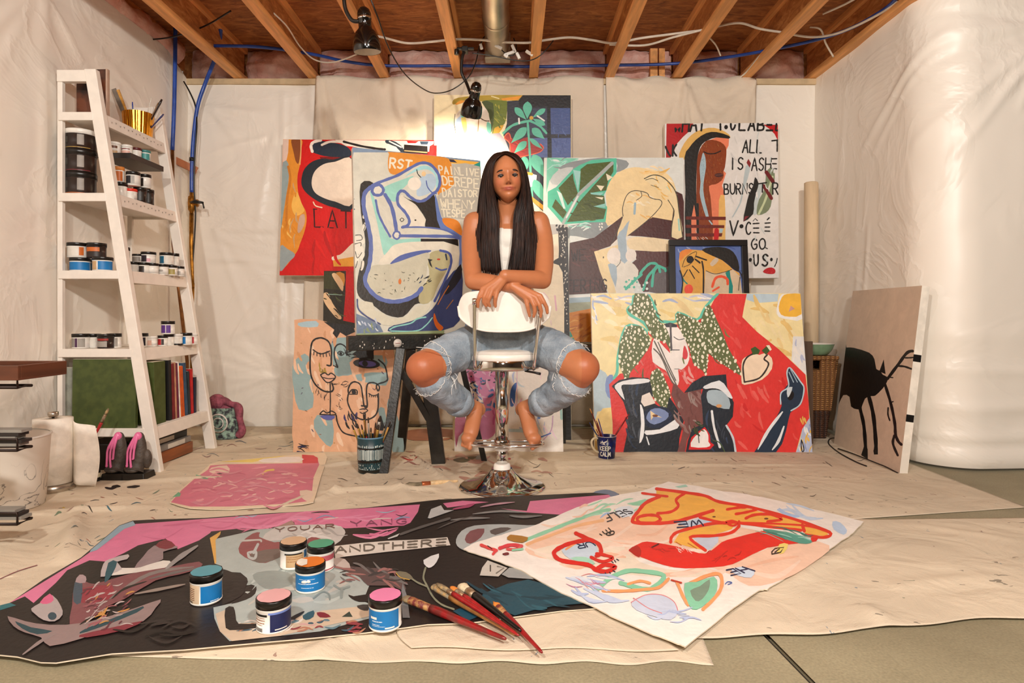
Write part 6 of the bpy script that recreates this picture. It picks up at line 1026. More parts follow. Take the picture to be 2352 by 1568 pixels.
# ================= PAINT JARS =================
def jar_mats(c): return M('jar_label_' + c.strip('#'), c, .45, var=.06, scale=30)
M_LID = M('jar_lid_black', '#15110e', .3); M_JAR = M('jar_white', '#e9e5dd', .3, var=.03); M_JDK = M('jar_dark', '#2a1d18', .3)
def label_patch(b, r, z0, z1, a0, a1, n=30):
    b.add([(r * math.cos(a0 + (a1 - a0) * i / n), r * math.sin(a0 + (a1 - a0) * i / n), z) for z in (z0, z1) for i in range(n + 1)], [(i, i + 1, n + 2 + i, n + 1 + i) for i in range(n)], True)
def jar(loc, r, h, lab, bands, top=None, body=None, lidc=None, rz=0.0, group='paint jars', parts=True, name='paint_jar', writing=False, topw=None, lidh=None):
    """bands: (colour, angle0, angle1, z0, z1) with angles in degrees; -90 faces the camera"""
    t = thing(name, lab, 'paint jar', loc, rz, group); lh = lidh or .24 * h; body = body or M_JAR
    b = MB(); b.lathe([(0, .0), (r * .90, .0), (r * .965, .003), (r * .97, .006), (r * .945, h * .08), (r * .945, h - lh - .006), (r * .985, h - lh - .003), (r * .985, h - lh + .001), (r * .9, h - lh + .002)], n=36); b.build('body', body, t)
    b = MB(); b.lathe([(r * .9, h - lh), (r, h - lh), (r * 1.0, h - .002), (r * .975, h), (0, h)], n=40, cap=False); b.build('lid', lidc or M_LID, t)
    for c, a0, a1, z0, z1 in bands:
        b = MB(); label_patch(b, r * .958, h * z0, h * z1, math.radians(a0), math.radians(a1)); b.build('label', jar_mats(c), t)
    if top:
        b = MB(); rg = random.Random(len(lab)); n = 40
        b.add([(0, 0, h + .0022)] + [((r * (.92 + .02 * math.sin(i * 2.3 + len(lab)) + rg.uniform(-.012, .012))) * math.cos(2 * PI * i / n), (r * (.92 + .02 * math.sin(i * 1.7) + rg.uniform(-.012, .012))) * math.sin(2 * PI * i / n), h + .0012) for i in range(n)], [(0, 1 + i, 1 + (i + 1) % n) for i in range(n)], True)
        o = b.build('paint_swatch', M('swatch_' + top.strip('#'), top, .35, var=.04), t); o['label'] = 'painted colour sample on the lid'
    if writing:
        b = MB()
        for i, (z, a0, a1, w) in enumerate(writing):
            # lines of fine print as thin dashes
            a = a0
            while a < a1:
                d = rg_w.uniform(2.2, 5.5); label_patch(b, r * .9605, h * z, h * (z + w), math.radians(a), math.radians(min(a + d, a1)), 3); a += d + rg_w.uniform(.8, 2)
        b.build('printed_lines', M('print_' + ('w' if bands and bands[0][0] in ('#1273b4', '#1b3a70') else 'o'), '#dfe9f2' if bands and bands[0][0] in ('#1273b4', '#1b3a70') else '#a0673a', .5), t)
    return t
rg_w = random.Random(9)
M_JTAN = M('jar_label_tan', '#c9a070', .45)
def barcode(t, r, h, a0, a1, z0, z1):
    b = MB(); a = a0
    while a < a1: d = rg_w.uniform(.5, 1.3); label_patch(b, r * .961, h * z0, h * z1, math.radians(a), math.radians(a + d), 2); a += d + rg_w.uniform(.6, 1.3)
    b.build('barcode', M_BLK, t)
R0 = .0405; H0 = .073; jb = .0164
def fj(x, y): p = FL(x, y, jb); return p
fjg = 'paint jars with colour samples on their lids, on the long black canvas'
t = jar(fj(674, 1299), .0395, .075, 'white paint jar with a beige painted lid, at the back of the floor group', [('#c7a67c', -105, -20, .12, .62), ('#1273b4', -18, 14, .4, .72)], '#cba883', group=fjg, writing=[(.5, -100, -25, .03), (.42, -100, -25, .03), (.33, -100, -35, .03)])
b = MB(); label_patch(b, .0395 * .9615, .045, .049, math.radians(-112), math.radians(-30)); b.build('black_heading', M_BLK, t)
jar(fj(737, 1306), .0395, .075, 'white paint jar with a green painted lid and pink label band', [('#bb5a66', -110, 20, .46, .66), ('#b84a58', -110, 30, .06, .13)], '#3f9d7a', group=fjg)
t = jar(fj(713, 1351), R0, H0, 'blue labelled paint jar with an orange painted lid', [('#1273b4', -160, 20, .10, .68)], '#d9741f', group=fjg, writing=[(.53, -120, -55, .02), (.36, -125, -40, .03), (.22, -110, -60, .02), (.13, -165, -140, .015)])
b = MB(); b.add([(R0 * .9 * math.cos(math.radians(a)), R0 * .9 * math.sin(math.radians(a)), H0 + .003) for a in (150, 170, 190, 210, 230, 250)] + [(-.002, -R0 * .55, H0 + .003), (-.012, .012, H0 + .003)], [(0, 1, 2, 3, 4, 5, 6, 7)], False); b.build('lid_sticker', M('lid_sticker', '#e6dccd', .5), t)
for q in ((-.004, .955, .46, .009), (.007, .945, .47, .006)): b = MB(); b.ball((q[0], -R0 * q[1], H0 * q[2]), (q[3], .002, .004), 10, 6); b.build('white_mark', M_JAR, t)
t = jar(fj(474, 1378), R0, H0 * 1.06, 'blue and cream labelled paint jar with a teal blue painted lid, farthest from the brushes', [('#1273b4', -85, 10, .10, .66), ('#d8bfa0', -200, -90, .08, .7)], '#4b8f9d', group=fjg, writing=[(.12, -50, -15, .03)])
b = MB()
for i in range(7): label_patch(b, R0 * .9612, H0 * (.2 + i * .065), H0 * (.225 + i * .065), math.radians(-175), math.radians(-110))
b.build('printed_lines', M('print_brown', '#7a4a2a', .5), t); barcode(t, R0, H0, -170, -120, .08, .17)
t = jar(fj(629, 1440), .0415, .076, 'navy and white labelled paint jar with a pale pink painted lid, nearest the camera', [('#1b2350', -82, 10, .08, .62), ('#6f86c8', -88, 12, .62, .68)], '#d9a3a4', group=fjg, writing=[(.5, -165, -100, .02), (.42, -150, -100, .035), (.34, -165, -100, .03), (.28, -165, -110, .02)])
barcode(t, .0415, .076, -155, -110, .05, .2); b = MB(); label_patch(b, .0415 * .9615, .0425, .0475, math.radians(-165), math.radians(-92)); b.build('black_heading', M_BLK, t); b = MB(); label_patch(b, .0415 * .961, .010, .0125, math.radians(-66), math.radians(-22)); b.build('white_print', M_JAR, t)
t = jar(fj(885, 1436), R0, .0745, 'blue labelled paint jar with a bright pink painted lid, nearest the brushes', [('#1273b4', -175, -25, .10, .68)], '#dd7da6', group=fjg, writing=[(.34, -130, -90, .03), (.24, -130, -100, .02), (.2, -130, -80, .015)])
for q in ((.031, .0365, -138, -110), (.0095, .013, -80, -45)): b = MB(); label_patch(b, R0 * .962, q[0], q[1], math.radians(q[2]), math.radians(q[3])); b.build('white_mark', M_JAR, t)
# ================= LOOSE BRUSHES =================
M_BRIS = M('paint_crusted_bristle', '#b79a6a', .8, var=.3, scale=60, col2='#7a6a52'); M_FERR = M('dirty_ferrule', '#b4a48c', .4, .5, var=.3, scale=50, col2='#8a6a4a')
def wood(c, c2=None): return M('handle_' + c.strip('#') + (c2 or '').strip('#'), c, .3, var=.15, scale=40, col2=c2)
def brush(p0, p1, r, hc, lab, bl=.10, fl=.16, grp=None, name='paintbrush', blunt=1.0, c2=None, bm=None, fm=None):
    """p0 bristle tip, p1 handle end"""
    p0, p1 = Vector(p0), Vector(p1); t = thing(name, lab, 'paintbrush', p0, 0, grp); d = p1 - p0
    b = MB(); b.tube([d * (bl * k) for k in (0, .25, .6, 1)], [r * .55 * blunt, r * 1.05 * blunt, r * 1.2, r], 10, flat=.55); b.build('bristles', bm or M_BRIS, t)
    b = MB(); b.tube([d * bl, d * (bl + .01), d * (bl + fl)], [r * 1.0, r * 1.06, r * .92], 12, flat=.8); b.build('ferrule', fm or M_FERR, t)
    q = bl + fl; b = MB(); b.tube([d * (q + (1 - q) * k) for k in (0, .08, .2, .4, .7, .96, 1.0)], [r * .9, r * .95, r * .92, r * .78, r * .56, r * .42, r * .25], 12); b.build('handle', wood(hc, c2), t)
    return t
gb = 'loose paintbrushes fanned out on the floor'
zb = .03
brush(FL(928, 1372, .03), FL(1162, 1467, .026), .0115, '#8f1518', 'paintbrush with a crusted red handle lying nearest the pink lidded jar', .07, .22, gb, c2='#6f2622', fm=M('crusted_ferrule', '#b88a50', .6, var=.4, scale=70, col2='#6f2a28'))
brush(FL(995, 1345, .034), FL(1182, 1456, .027), .0115, '#b4793f', 'paintbrush with a bare tan wooden handle in the fan on the floor', .05, .2, gb, fm=M('grey_crust', '#8f8672', .7, var=.4, scale=70, col2='#b89058'))
brush(FL(1004, 1340, .048), FL(1192, 1459, .038), .0075, '#9c1a1c', 'slim red handled paintbrush lying over the tan one', .16, .06, gb)
brush(FL(1036, 1347, .040), FL(1188, 1456, .030), .0075, '#9c1a1c', 'red handled paintbrush with a short orange crusted tip', .10, .12, gb, bm=M('orange_crust', '#c9782e', .7, var=.3, scale=60))
brush(FL(1058, 1343, .040), FL(1196, 1448, .034), .0115, '#14110f', 'black handled paintbrush with wide pale bristles', .14, .12, gb, blunt=1.4, bm=M('pale_bristle', '#cdbd9c', .8, var=.2, scale=60))
brush(FL(1133, 1381, .030), FL(1245, 1498, .026), .009, '#8f1518', 'paintbrush with a pointed tip whose red handle ends farthest out', .12, .16, gb, blunt=.4, bm=M('orange_crust', '#c9782e', .7), fm=M('crusted_ferrule', '#b88a50', .6))
brush(FL(932, 1114, .012), FL(1052, 1104, .010), .013, '#d9b98c', 'wide flat paintbrush with a pale handle lying alone beside the stool', .30, .16, None, 'flat_paintbrush', 1.6, bm=M('grey_bristle', '#7a6e58', .8, var=.3, scale=50), fm=M('copper_ferrule', '#b9663f', .35, .6))
# ================= BRUSH POT =================
M_TEAL = M('pot_teal', '#1d3d44', .35, var=.2); M_DRIP = M('pot_black', '#14140f', .3); M_PALE = M('pot_pale', '#bcc6c0', .5)
pc = FL(852, 1083, .004); pt = thing('brush_pot', 'dark teal pot with black drips and pale bars, full of brushes, by the easel foot', 'pot', pc)
pr, ph = .0665, .172
b = MB(); b.lathe([(0, 0), (pr * .86, 0), (pr * .9, .004), (pr * .96, .06), (pr * .985, ph), (pr * .93, ph + .001), (pr * .9, .02), (0, .02)], n=44, cap=False); b.build('pot_body', M_TEAL, pt)
b = MB(); b.lathe([(pr * .985, ph - .002), (pr * .995, ph + .002), (pr * .97, ph + .004), (pr * .93, ph + .001)], n=44, cap=False); b.build('blue_rim', M('pot_rim', '#5f86a0', .4), pt)
b = MB(); rg = random.Random(2)
def pr_at(z): return pr * (.9 + .085 * min(1, z / .1)) * 1.006
def patch(b, z0, z1, a0, a1): label_patch(b, max(pr_at(z0), pr_at(z1)), z0, z1, math.radians(a0), math.radians(a1), 4)
for a in range(-180, 20, 7): patch(b, .068 + rg.uniform(-.004, .004), .118 + rg.uniform(-.004, .003), a + rg.uniform(-1, 1), a + rg.uniform(3, 5))
for a in range(-178, 20, 9): patch(b, .128 + rg.uniform(-.001, .001), .134 + rg.uniform(0, .006), a, a + rg.uniform(3, 7))
for k, z in enumerate((.022, .03, .04)):
    for a in range(-175, 15, 8):
        if rg.random() < .62: patch(b, z, z + rg.uniform(.003, .008), a + k * 2, a + k * 2 + rg.uniform(2, 5))
b.build('pale_bars', M_PALE, pt)
b = MB()
for z0, z1 in ((.119, .126), (.055, .066), (.006, .02)): label_patch(b, pr_at(z1) * 1.002, z0, z1, -PI * 1.05, .15, 40)
for a in range(-175, 10, 11): patch(b, rg.uniform(.045, .055), .068, a, a + 3)
b.build('black_drips', M_DRIP, pt)
hs = [('#1d2f7a', '#d8b25a'), ('#2b3a94', '#c9a050'), ('#1d2f7a', '#d8b25a'), ('#7a1518', '#b98a4a'), ('#8f1518', '#d9d2c4'), ('#2b3a94', '#b08a5a'), ('#15131a', '#8a5a3a'), ('#c0662a', '#d9d9d2'), ('#b9862f', '#c9a050'), ('#2b3a94', '#c9b28a'), ('#a01f2a', '#e0b46a')]
tips = [(812, 985), (823, 982), (832, 985), (836, 960), (846, 968), (852, 992), (862, 980), (872, 965), (868, 985), (884, 982), (893, 978)]
lab = ['navy handled brush with a bright ferrule leaning outermost toward the tan board', 'blue handled brush with a gold ferrule beside the outermost one in the pot', 'blue brush with two-tone gold ferrule in the dark pot', 'dark red handled brush standing tall at the back of the pot', 'red handled brush with a slim white ferrule in the middle of the pot', 'short blue brush in the middle of the dark pot', 'brown bristled dark brush in the dark pot', 'brush with a square orange ferrule standing tallest in the dark pot', 'brush with a white and orange crusted ferrule in the dark pot', 'blue brush with a pale gold ferrule near the easel leg', 'pinkish red brush leaning outermost toward the easel leg']
tiplen = {7: .05}
for i, ((x, y), (hc, fc), lb) in enumerate(zip(tips, hs, lab)):
    D = pc.y + (.02 if i % 2 else -.015); tip = P(x, y, D); f = Vector((pc.x + (x - 852) * .0003, pc.y + (.01 if i % 2 else -.01), pc.z + .03)); tp = tip + (tip - f).normalized() * .022
    brush(tp, f, .0058 if i not in (7, 8) else .009, hc, lb, .12, .32, 'brushes standing in the dark teal pot', fm=M('ferr_' + fc.strip('#'), fc, .3, .6), bm=M('dark_bristle', '#3a2a20', .8))
# ================= LETTERED MUG =================
mc = FL(1393, 1052, .004); mg = thing('mug', 'navy mug with white KEEP CALM lettering and a bird, holding thin brushes', 'mug', mc)
M_NAVY = M('navy_glaze', '#1c2766', .25, var=.3, scale=30, col2='#12183c'); mr, mh = .0525, .12
b = MB(); b.lathe([(0, 0), (mr * .80, 0), (mr * .84, .003), (mr * .9, .05), (mr, mh), (mr * .95, mh), (mr * .8, .012), (0, .012)], n=40, cap=False); b.build('mug_body', M_NAVY, mg)
b = MB(); b.lathe([(mr * .998, mh - .001), (mr * 1.004, mh + .002), (mr * .95, mh + .001)], n=40, cap=False); b.build('white_rim', M_JAR, mg)
b = MB(); b.tube(crom([(-.046, -.01, .108), (-.066, -.022, .112), (-.083, -.03, .098), (-.08, -.03, .07), (-.062, -.022, .045), (-.044, -.012, .034)], 6), .006, 10); b.build('handle', M('mug_handle', '#d9c8a6', .35), mg)
def mpt(a, z): r = mr * (.84 + .16 * z / mh) * 1.01; return Vector((r * math.cos(math.radians(a)), r * math.sin(math.radians(a)), z))
b = MB()
def mline(pts, w):
    pts = [Vector(p) for p in pts]
    for p, q in zip(pts, pts[1:]):
        d = (q - p); L = d.length or 1e-6; n = Vector((-d.y, d.x)) / L * w / 2
        e = d / L * w * .35
        cs = [p - n - e, q - n + e, q + n + e, p + n - e]; b.add([mpt(-90 + c.x, c.y) for c in cs], [(0, 1, 2, 3)], False)
for row, word in ((.050, 'KEEP'), (.020, 'CALM')):
    for i, ch in enumerate(word):
        for stx in GLY[ch]:
            g = [Vector((-52 + i * 18.5 + p[0] * 14, row + p[1] * .021)) for p in PT(stx)]
            # angle is in degrees: about 0.0009 m each
            pts = g
            for p, q in zip(pts, pts[1:]):
                P3, Q3 = mpt(-90 + p.x, p.y), mpt(-90 + q.x, q.y); nr = (P3 + Q3).normalized(); nr.z = 0; nr.normalize(); d = (Q3 - P3)
                if d.length < 1e-6: continue
                d.normalize(); n = d.cross(nr) * .0021; e = d * .0014; b.add([P3 - n - e, Q3 - n + e, Q3 + n + e, P3 + n - e], [(0, 1, 2, 3)], False)
b.build('white_lettering', M_JAR, mg)
b = MB(); bird = [(-48, .098), (-40, .092), (-34, .104), (-28, .094), (-14, .1), (-2, .105), (-8, .096), (-22, .087), (-12, .078), (-28, .082), (-40, .084), (-52, .086), (-44, .091)]
pts = [mpt(-90 + a_, z) for a_, z in bird]; b.add(pts, [tuple(t) for t in tessellate_polygon([[Vector((a_, z * 1000, 0)) for a_, z in bird]])], False); b.build('white_bird', M_JAR, mg)
b = MB(); label_patch(b, mr * .99, .004, .112, math.radians(-93), math.radians(-90.5)); b.build('pale_drip', M('drip_pale', '#b9c4a8', .4), mg)
for i, (x, y, c, lb) in enumerate(((1355, 938, '#6a1a18', 'longest brush in the navy mug, brown with an orange tip'), (1354, 970, '#30366a', 'slim blue brush leaning outermost in the navy mug'), (1370, 966, '#7a3430', 'brown brush in the middle of the navy mug'), (1374, 961, '#5a4a86', 'purple brush in the middle of the navy mug'), (1369, 985, '#8a3a2a', 'short rust brush in the navy mug'), (1445, 950, '#7a1218', 'dark red brush leaning the other way out of the navy mug'))):
    f = Vector((mc.x + (.012 if x < 1400 else -.015), mc.y + .004 * (i - 2), .02)); tip = P(x, y, mc.y + (.01 if i % 2 else -.02)); d = (f - tip)
    t = thing('paintbrush', lb, 'paintbrush', tip, 0, 'thin brushes standing in the navy mug'); b = MB(); b.tube([d * k for k in (0, .1)], [.0022, .0032], 8); b.build('handle_tip', wood('#c9803a') if i == 0 else wood(c), t); b = MB(); b.tube([d * k for k in (.1, .5, 1)], [.0032, .0038, .0042], 8); b.build('handle', wood(c), t)
# ================= LADDER SHELF =================
M_SHELF = M('white_painted_wood', '#ebe3d8', .45, var=.03)
YN, YF = 3.085, 3.645                      # near and far side frames
def fx(z): return -1.735 - .318 * z / 1.966 # front leg line
def at(z, dy=0): return Vector((fx(z), YN + dy, z))
ls = thing('ladder_shelf', 'white wooden ladder shelf leaning on the plastic sheeted wall, stocked with paint jars and books', 'shelf', (-1.9, 3.37, 0)); LO = ls.location.copy()
def lb_(name, fn, **k):
    b = MB(); fn(b); b.v = [v - LO for v in b.v]; return b.build(name, M_SHELF, ls, bevel=.003)
for y in (YN, YF):
    lb_('front_leg', lambda b: b.hexa([Vector((fx(0) - .028, y - .017, 0)), Vector((fx(0) + .028, y - .017, 0)), Vector((fx(0) + .028, y + .017, 0)), Vector((fx(0) - .028, y + .017, 0)), Vector((fx(1.966) - .028, y - .017, 1.966)), Vector((fx(1.966) + .028, y - .017, 1.966)), Vector((fx(1.966) + .028, y + .017, 1.966)), Vector((fx(1.966) - .028, y + .017, 1.966))]))
    lb_('top_bracket', lambda b: b.box((-2.215, y - .016, 1.905), (fx(1.95) - .02, y + .016, 1.962)))
    lb_('back_post', lambda b: b.box((-2.215, y - .012, .12), (-2.19, y + .012, 1.905)))
SH_T = [1.755, 1.362, .985, .604, .218]
for i, z in enumerate(SH_T):
    x1 = fx(z)
    lb_('shelf_board', lambda b: b.box((-2.21, YN - .014, z - .026), (x1 - .01, YF + .014, z)))
    lb_('front_rail', lambda b: b.hexa([Vector((fx(z - .058) - .0, YN + .017, z - .058)), Vector((fx(z - .058) + .02, YN + .017, z - .058)), Vector((fx(z - .058) + .02, YF - .017, z - .058)), Vector((fx(z - .058), YF - .017, z - .058)), Vector((x1, YN + .017, z + .002)), Vector((x1 + .02, YN + .017, z + .002)), Vector((x1 + .02, YF - .017, z + .002)), Vector((x1, YF - .017, z + .002))]))
    for y in (YN - .012, YF + .012): lb_('side_rail', lambda b: b.box((-2.205, y - .008, z - .040), (x1 - .015, y + .008, z + .001)))
lb_('bottom_rail', lambda b: b.box((-2.20, YN + .1, .105), (-2.18, YF - .1, .16)))
for i in (0, 1):
    z = SH_T[i]; b = MB()
    for k in range(14):
        y = YN + .06 + k * .034; zz = z - .028 + (.006 if k % 2 else 0); x = fx(zz) + .0215; b.tube([(x, y - .004, zz + .004), (x, y, zz - .003), (x, y + .004, zz + .004)], .001, 5)
    b.v = [v - LO for v in b.v]; b.build('notch_marks', M('notch', '#9a8f84', .6), ls)
# ---- gold bucket with sticks
gx, gy = -2.108, 3.56; gz = SH_T[0]
gbk = thing('gold_bucket', 'shiny gold pleated bucket of sticks and brushes on the top board of the ladder shelf', 'bucket', (gx, gy, gz))
M_GOLD = M('gold_foil', '#d8952a', .18, 1.0, var=.1, scale=30)
b = MB()
def gf(u, v):
    a = 2 * PI * u; r = (.068 + .012 * v) * (1 + .012 * math.sin(a * 26)); return (r * math.cos(a), r * math.sin(a), .002 + .145 * v)
b.grid(gf, 208, 6); b.build('bucket_wall', M_GOLD, gbk)
b = MB(); b.lathe([(0, .003), (.067, .003)], n=30, cap=False); b.build('bucket_base', M_GOLD, gbk)
for (x, y, w, c, nm, lb) in ((268, 207, .020, '#c9913f', 'wood_stick', 'wide yellow wooden stick leaning out of the gold bucket'), (261, 204, .016, '#6f6357', 'wood_stick', 'grey wooden stick leaning outermost from the gold bucket'), (304, 234, .007, '#2a3a8a', 'pencil', 'dark blue pencil in the gold bucket'), (348, 224, .006, '#d9d2c4', 'paintbrush', 'pale thin brush standing in the gold bucket'), (372, 228, .013, '#2a1f1a', 'paintbrush', 'dark tipped brush standing tallest in the gold bucket'), (364, 236, .009, '#8a6a4a', 'paintbrush', 'brown tipped brush beside the dark tipped one in the gold bucket'), (376, 262, .010, '#3a3a66', 'paintbrush', 'short blue tipped brush at the rim of the gold bucket')):
    tp = P(x, y, gy - .02 + (x - 320) * .0004); f = Vector((gx + (-.02 if x < 310 else .02), gy, gz + .012)); b = MB(); d = f - tp
    if nm == 'wood_stick': b.bar(tp, f, w * 1.5, .006, up=(0, 1, 0))
    else: b.tube([tp, tp + d * .1, tp + d * .25, f], [w * .35, w * .55, w * .4, w * .3], 8)
    tag(b.build(nm, wood(c)), lb, {'wood_stick': 'stick', 'pencil': 'pencil', 'paintbrush': 'paintbrush'}[nm], 'sticks and brushes in the gold bucket')
t = thing('picture_frame', 'narrow dark picture frame seen edge on beside the gold bucket', 'frame', (-2.03, 3.16, gz))
b = MB(); b.hexa([Vector(p) for p in ((-.15, 0, 0), (-.004, 0, 0), (-.004, .016, 0), (-.15, .016, 0), (-.15, 0, .24), (-.004, 0, .245), (-.004, .016, .245), (-.15, .016, .24))]); b.build('panel', M('frame_print', '#6a3a24', .4, var=.5, scale=9, col2='#1a1411'), t)
b = MB(); b.bar((.001, .008, 0), (.001, .008, .246), .009, .022, up=(0, 1, 0)); b.build('frame_edge', M('frame_wood', '#b79a86', .5), t, bevel=.002)
# ---- jars on the boards
gS = 'paint jars stored on the ladder shelf'
def sj(px, depth_y, row, r, h, lab, bands, z0=0.0, body=None, lidc=None, top=None):
    """stand a jar on shelf row so that its centre falls on photo column px when seen at distance depth_y"""
    x = (px - CX) / F * depth_y
    return jar((x, depth_y, SH_T[row] + .0005 + z0), r, h, lab, bands, top, body, lidc, 0, gS)
B, W, T_, PU, R1, OR, DK, GY, TL = '#1273b4', '#d9d4ca', '#c9a578', '#5a2f86', '#b0252a', '#c96a2a', '#2a1f1c', '#9a948c', '#3f8a86'
# third board (middle): near bay
sj(184, 3.14, 2, .046, .066, 'blue labelled jar in the bottom row of the middle board, nearest the wall', [(B, -160, 10, .1, .72)]); sj(216, 3.22, 2, .040, .066, 'second blue labelled jar of the bottom row on the middle board, half hidden', [('#17607f', -170, -10, .1, .72)]); sj(236, 3.13, 2, .046, .070, 'blue and cream jar of the bottom row beside the near post, middle board', [(B, -85, 10, .1, .72), (T_, -170, -95, .1, .75)])
sj(178, 3.14, 2, .046, .074, 'white and black labelled jar stacked on the blue jars, nearest the wall', [('#241a1a', -175, -140, .08, .74), (W, -135, -50, .1, .7), (OR, -48, -20, .15, .7)], .0675); sj(222, 3.15, 2, .044, .074, 'dark jar with an orange band stacked on the blue jars beside the near post', [(OR, -150, -40, .42, .70), (DK, -150, 0, .06, .38)], .0675, M_JDK)
# middle board beyond the post
mid = [(288, 3.30, .032, .064, 'purple labelled jar just past the near post in the bottom row, middle board', [(PU, -170, -60, .1, .8)]), (306, 3.31, .030, .062, 'white jar beside the purple one in the bottom row, middle board', [(W, -160, -20, .1, .72)]), (331, 3.33, .028, .060, 'white jar with a dark brown strip in the bottom row, middle board', [(DK, -125, -60, .1, .74)]), (351, 3.36, .029, .058, 'plain white jar in the centre of the bottom row, middle board', [(GY, -110, -100, .1, .7)]), (374, 3.42, .029, .058, 'white jar right of centre in the bottom row, middle board, with grey print', [(GY, -120, -60, .3, .5)]), (395, 3.47, .028, .056, 'white and olive jar second from the end of the bottom row, middle board', [('#a09050', -110, -30, .1, .62)]), (412, 3.54, .026, .056, 'small white jar at the far end of the bottom row, middle board', [(GY, -110, -50, .15, .5)])]
for px, D, r, h, lb, bd in mid: sj(px, D, 2, r, h, lb, bd)
up = [(284, 3.31, .030, .074, 'purple splashed white jar stacked highest past the near post, middle board', [(PU, -150, -30, .1, .55)], .0645), (316, 3.36, .026, .045, 'small clear jar in the upper row of the middle board', [(GY, -150, -30, .1, .7)], .0625), (341, 3.38, .037, .060, 'black and pink labelled jar in the upper row of the middle board', [('#2a1f28', -140, -75, .1, .8), ('#d8a0a8', -75, -45, .1, .4)], .0605), (383, 3.46, .036, .066, 'blue and white jar in the upper row of the middle board', [('#17607f', -150, -85, .1, .74), (W, -80, -20, .1, .7)], .0585), (401, 3.52, .024, .070, 'slim white jar at the end of the upper row, middle board', [(W, -150, -30, .1, .7)], .0565)]
for px, D, r, h, lb, bd, z in up: sj(px, D, 2, r, h, lb, bd, z)
b = MB(); p = Vector(((395 - CX) / F * 3.53, 3.53, SH_T[2] + .128)); 
# fourth board: near bay
for px, D, r, h, lb, bd, bo in ((186, 3.15, .040, .072, 'grey labelled jar with a plum stripe on the fourth board, nearest the wall', [(GY, -170, -100, .08, .74), ('#4a2a4a', -98, -80, .06, .74), (GY, -78, -30, .08, .74)], None), (214, 3.20, .036, .070, 'white jar with a bright vertical stripe on the fourth board', [(W, -140, -40, .1, .74)], None), (243, 3.15, .038, .070, 'dark jar with a red band on the fourth board beside the near post', [('#9a2a22', -150, -40, .55, .74), (GY, -140, -50, .1, .5)], M_JDK), (262, 3.19, .034, .072, 'grey jar half behind the near post on the fourth board', [(GY, -150, -30, .1, .74)], None)): sj(px, D, 3, r, h, lb, bd, 0, bo)
for px, D, r, h, lb, bd, z, ld in ((323, 3.30, .036, .070, 'cream and black jar on the fourth board just past the near post', [('#1a1522', -90, -20, .08, .72), ('#e0cdb4', -160, -95, .1, .72)], 0, None), (348, 3.33, .028, .054, 'small white jar with a pale pink label and white lid on the fourth board', [('#d9b2a0', -140, -60, .1, .6)], 0, M_JAR), (374, 3.38, .026, .056, 'small red and dark jar on the fourth board', [(R1, -150, -80, .1, .78), (DK, -78, -50, .1, .78)], 0, None), (388, 3.41, .026, .062, 'small white jar with a black lid on the fourth board', [(W, -150, -30, .1, .7)], 0, None), (407, 3.45, .028, .062, 'upside down white jar standing on its black lid, fourth board', [(W, -150, -30, .3, .9)], 0, M_JAR), (428, 3.50, .030, .066, 'blue labelled jar near the far end of the fourth board', [(B, -150, -70, .1, .76)], 0, None), (443, 3.55, .026, .062, 'red labelled jar with a white lid at the far end of the fourth board', [(R1, -140, -50, .1, .76)], 0, M_JAR)):
    t = sj(px, D, 3, r, h, lb, bd, z, None, ld)
    if 'upside' in lb:
        b = MB(); b.lathe([(0, 0.0), (r * 1.02, 0), (r * 1.02, .010), (0, .0105)], n=24); b.build('lid_below', M_LID, t)
sj(386, 3.395, 3, .034, .070, 'purple labelled jar stacked alone on top of two small jars', [(PU, -160, -85, .1, .74), (PU, -78, -40, .1, .74)], .0625)
# second board: big black tubs and mixed jars
for k, (h, cl) in enumerate(((.112, OR), (.112, '#7a1f2a'), (.100, '#c9a24a'))):
    sj(186, 3.16, 1, .070, h, ['lowest of the three black tubs stacked on the second board', 'middle of the three black tubs stacked on the second board', 'topmost of the three black tubs stacked on the second board, with a white lid'][k], [(cl, -175, -20, .03, .09), ('#4a4640', -150, -110, .3, .6), ('#8a8076', -70, -45, .2, .75)], sum((.1125, .1125, .10)[:k]), M_JDK, M_JAR if k == 2 else None)
low = [(278, 3.24, .030, .085, 'navy jar with white print in the bottom row of the second board', [('#1f2f4a', -150, -90, .1, .8), (W, -88, -60, .2, .7)], None, None), (300, 3.28, .032, .060, 'jar with a bright red lid in the bottom row of the second board', [(W, -150, -30, .1, .7)], None, M('red_lid', '#d8331f', .4)), (322, 3.33, .033, .075, 'black jar in the bottom row of the second board', [('#2a2622', -150, -30, .1, .8)], M_JDK, None), (340, 3.40, .030, .080, 'black jar with a cream mark at the far end of the second board', [('#2a2622', -150, -30, .1, .8), ('#cfc4ac', -80, -70, .2, .6)], M_JDK, None)]
for px, D, r, h, lb, bd, bo, ld in low: sj(px, D, 1, r, h, lb, bd, 0, bo, ld)
for px, D, r, h, lb, bd, bo, ld, z in ((274, 3.24, .024, .080, 'orange jar in the middle row of the second board', [(OR, -160, -20, .05, .95)], None, M('orange_lid', '#d9863a', .5), .0855), (306, 3.28, .034, .072, 'white jar with a black square label in the middle row of the second board', [('#1f1d22', -140, -80, .15, .72), (GY, -76, -50, .15, .72)], None, None, .0755), (334, 3.36, .028, .072, 'white jar with a dark stripe at the end of the middle row, second board', [(DK, -110, -80, .1, .72)], None, None, .0805)):
    sj(px, D, 1, r, h, lb, bd, z, bo, ld)
b = MB(); x0 = (262 - CX) / F * 3.3; b.box((x0, 3.17, SH_T[1] + .195), (x0 + .165, 3.47, SH_T[1] + .222)); tag(b.build('tray', M('black_tray', '#241f1c', .4)), 'black tray laid across the jars on the second board', 'tray')
b = MB()
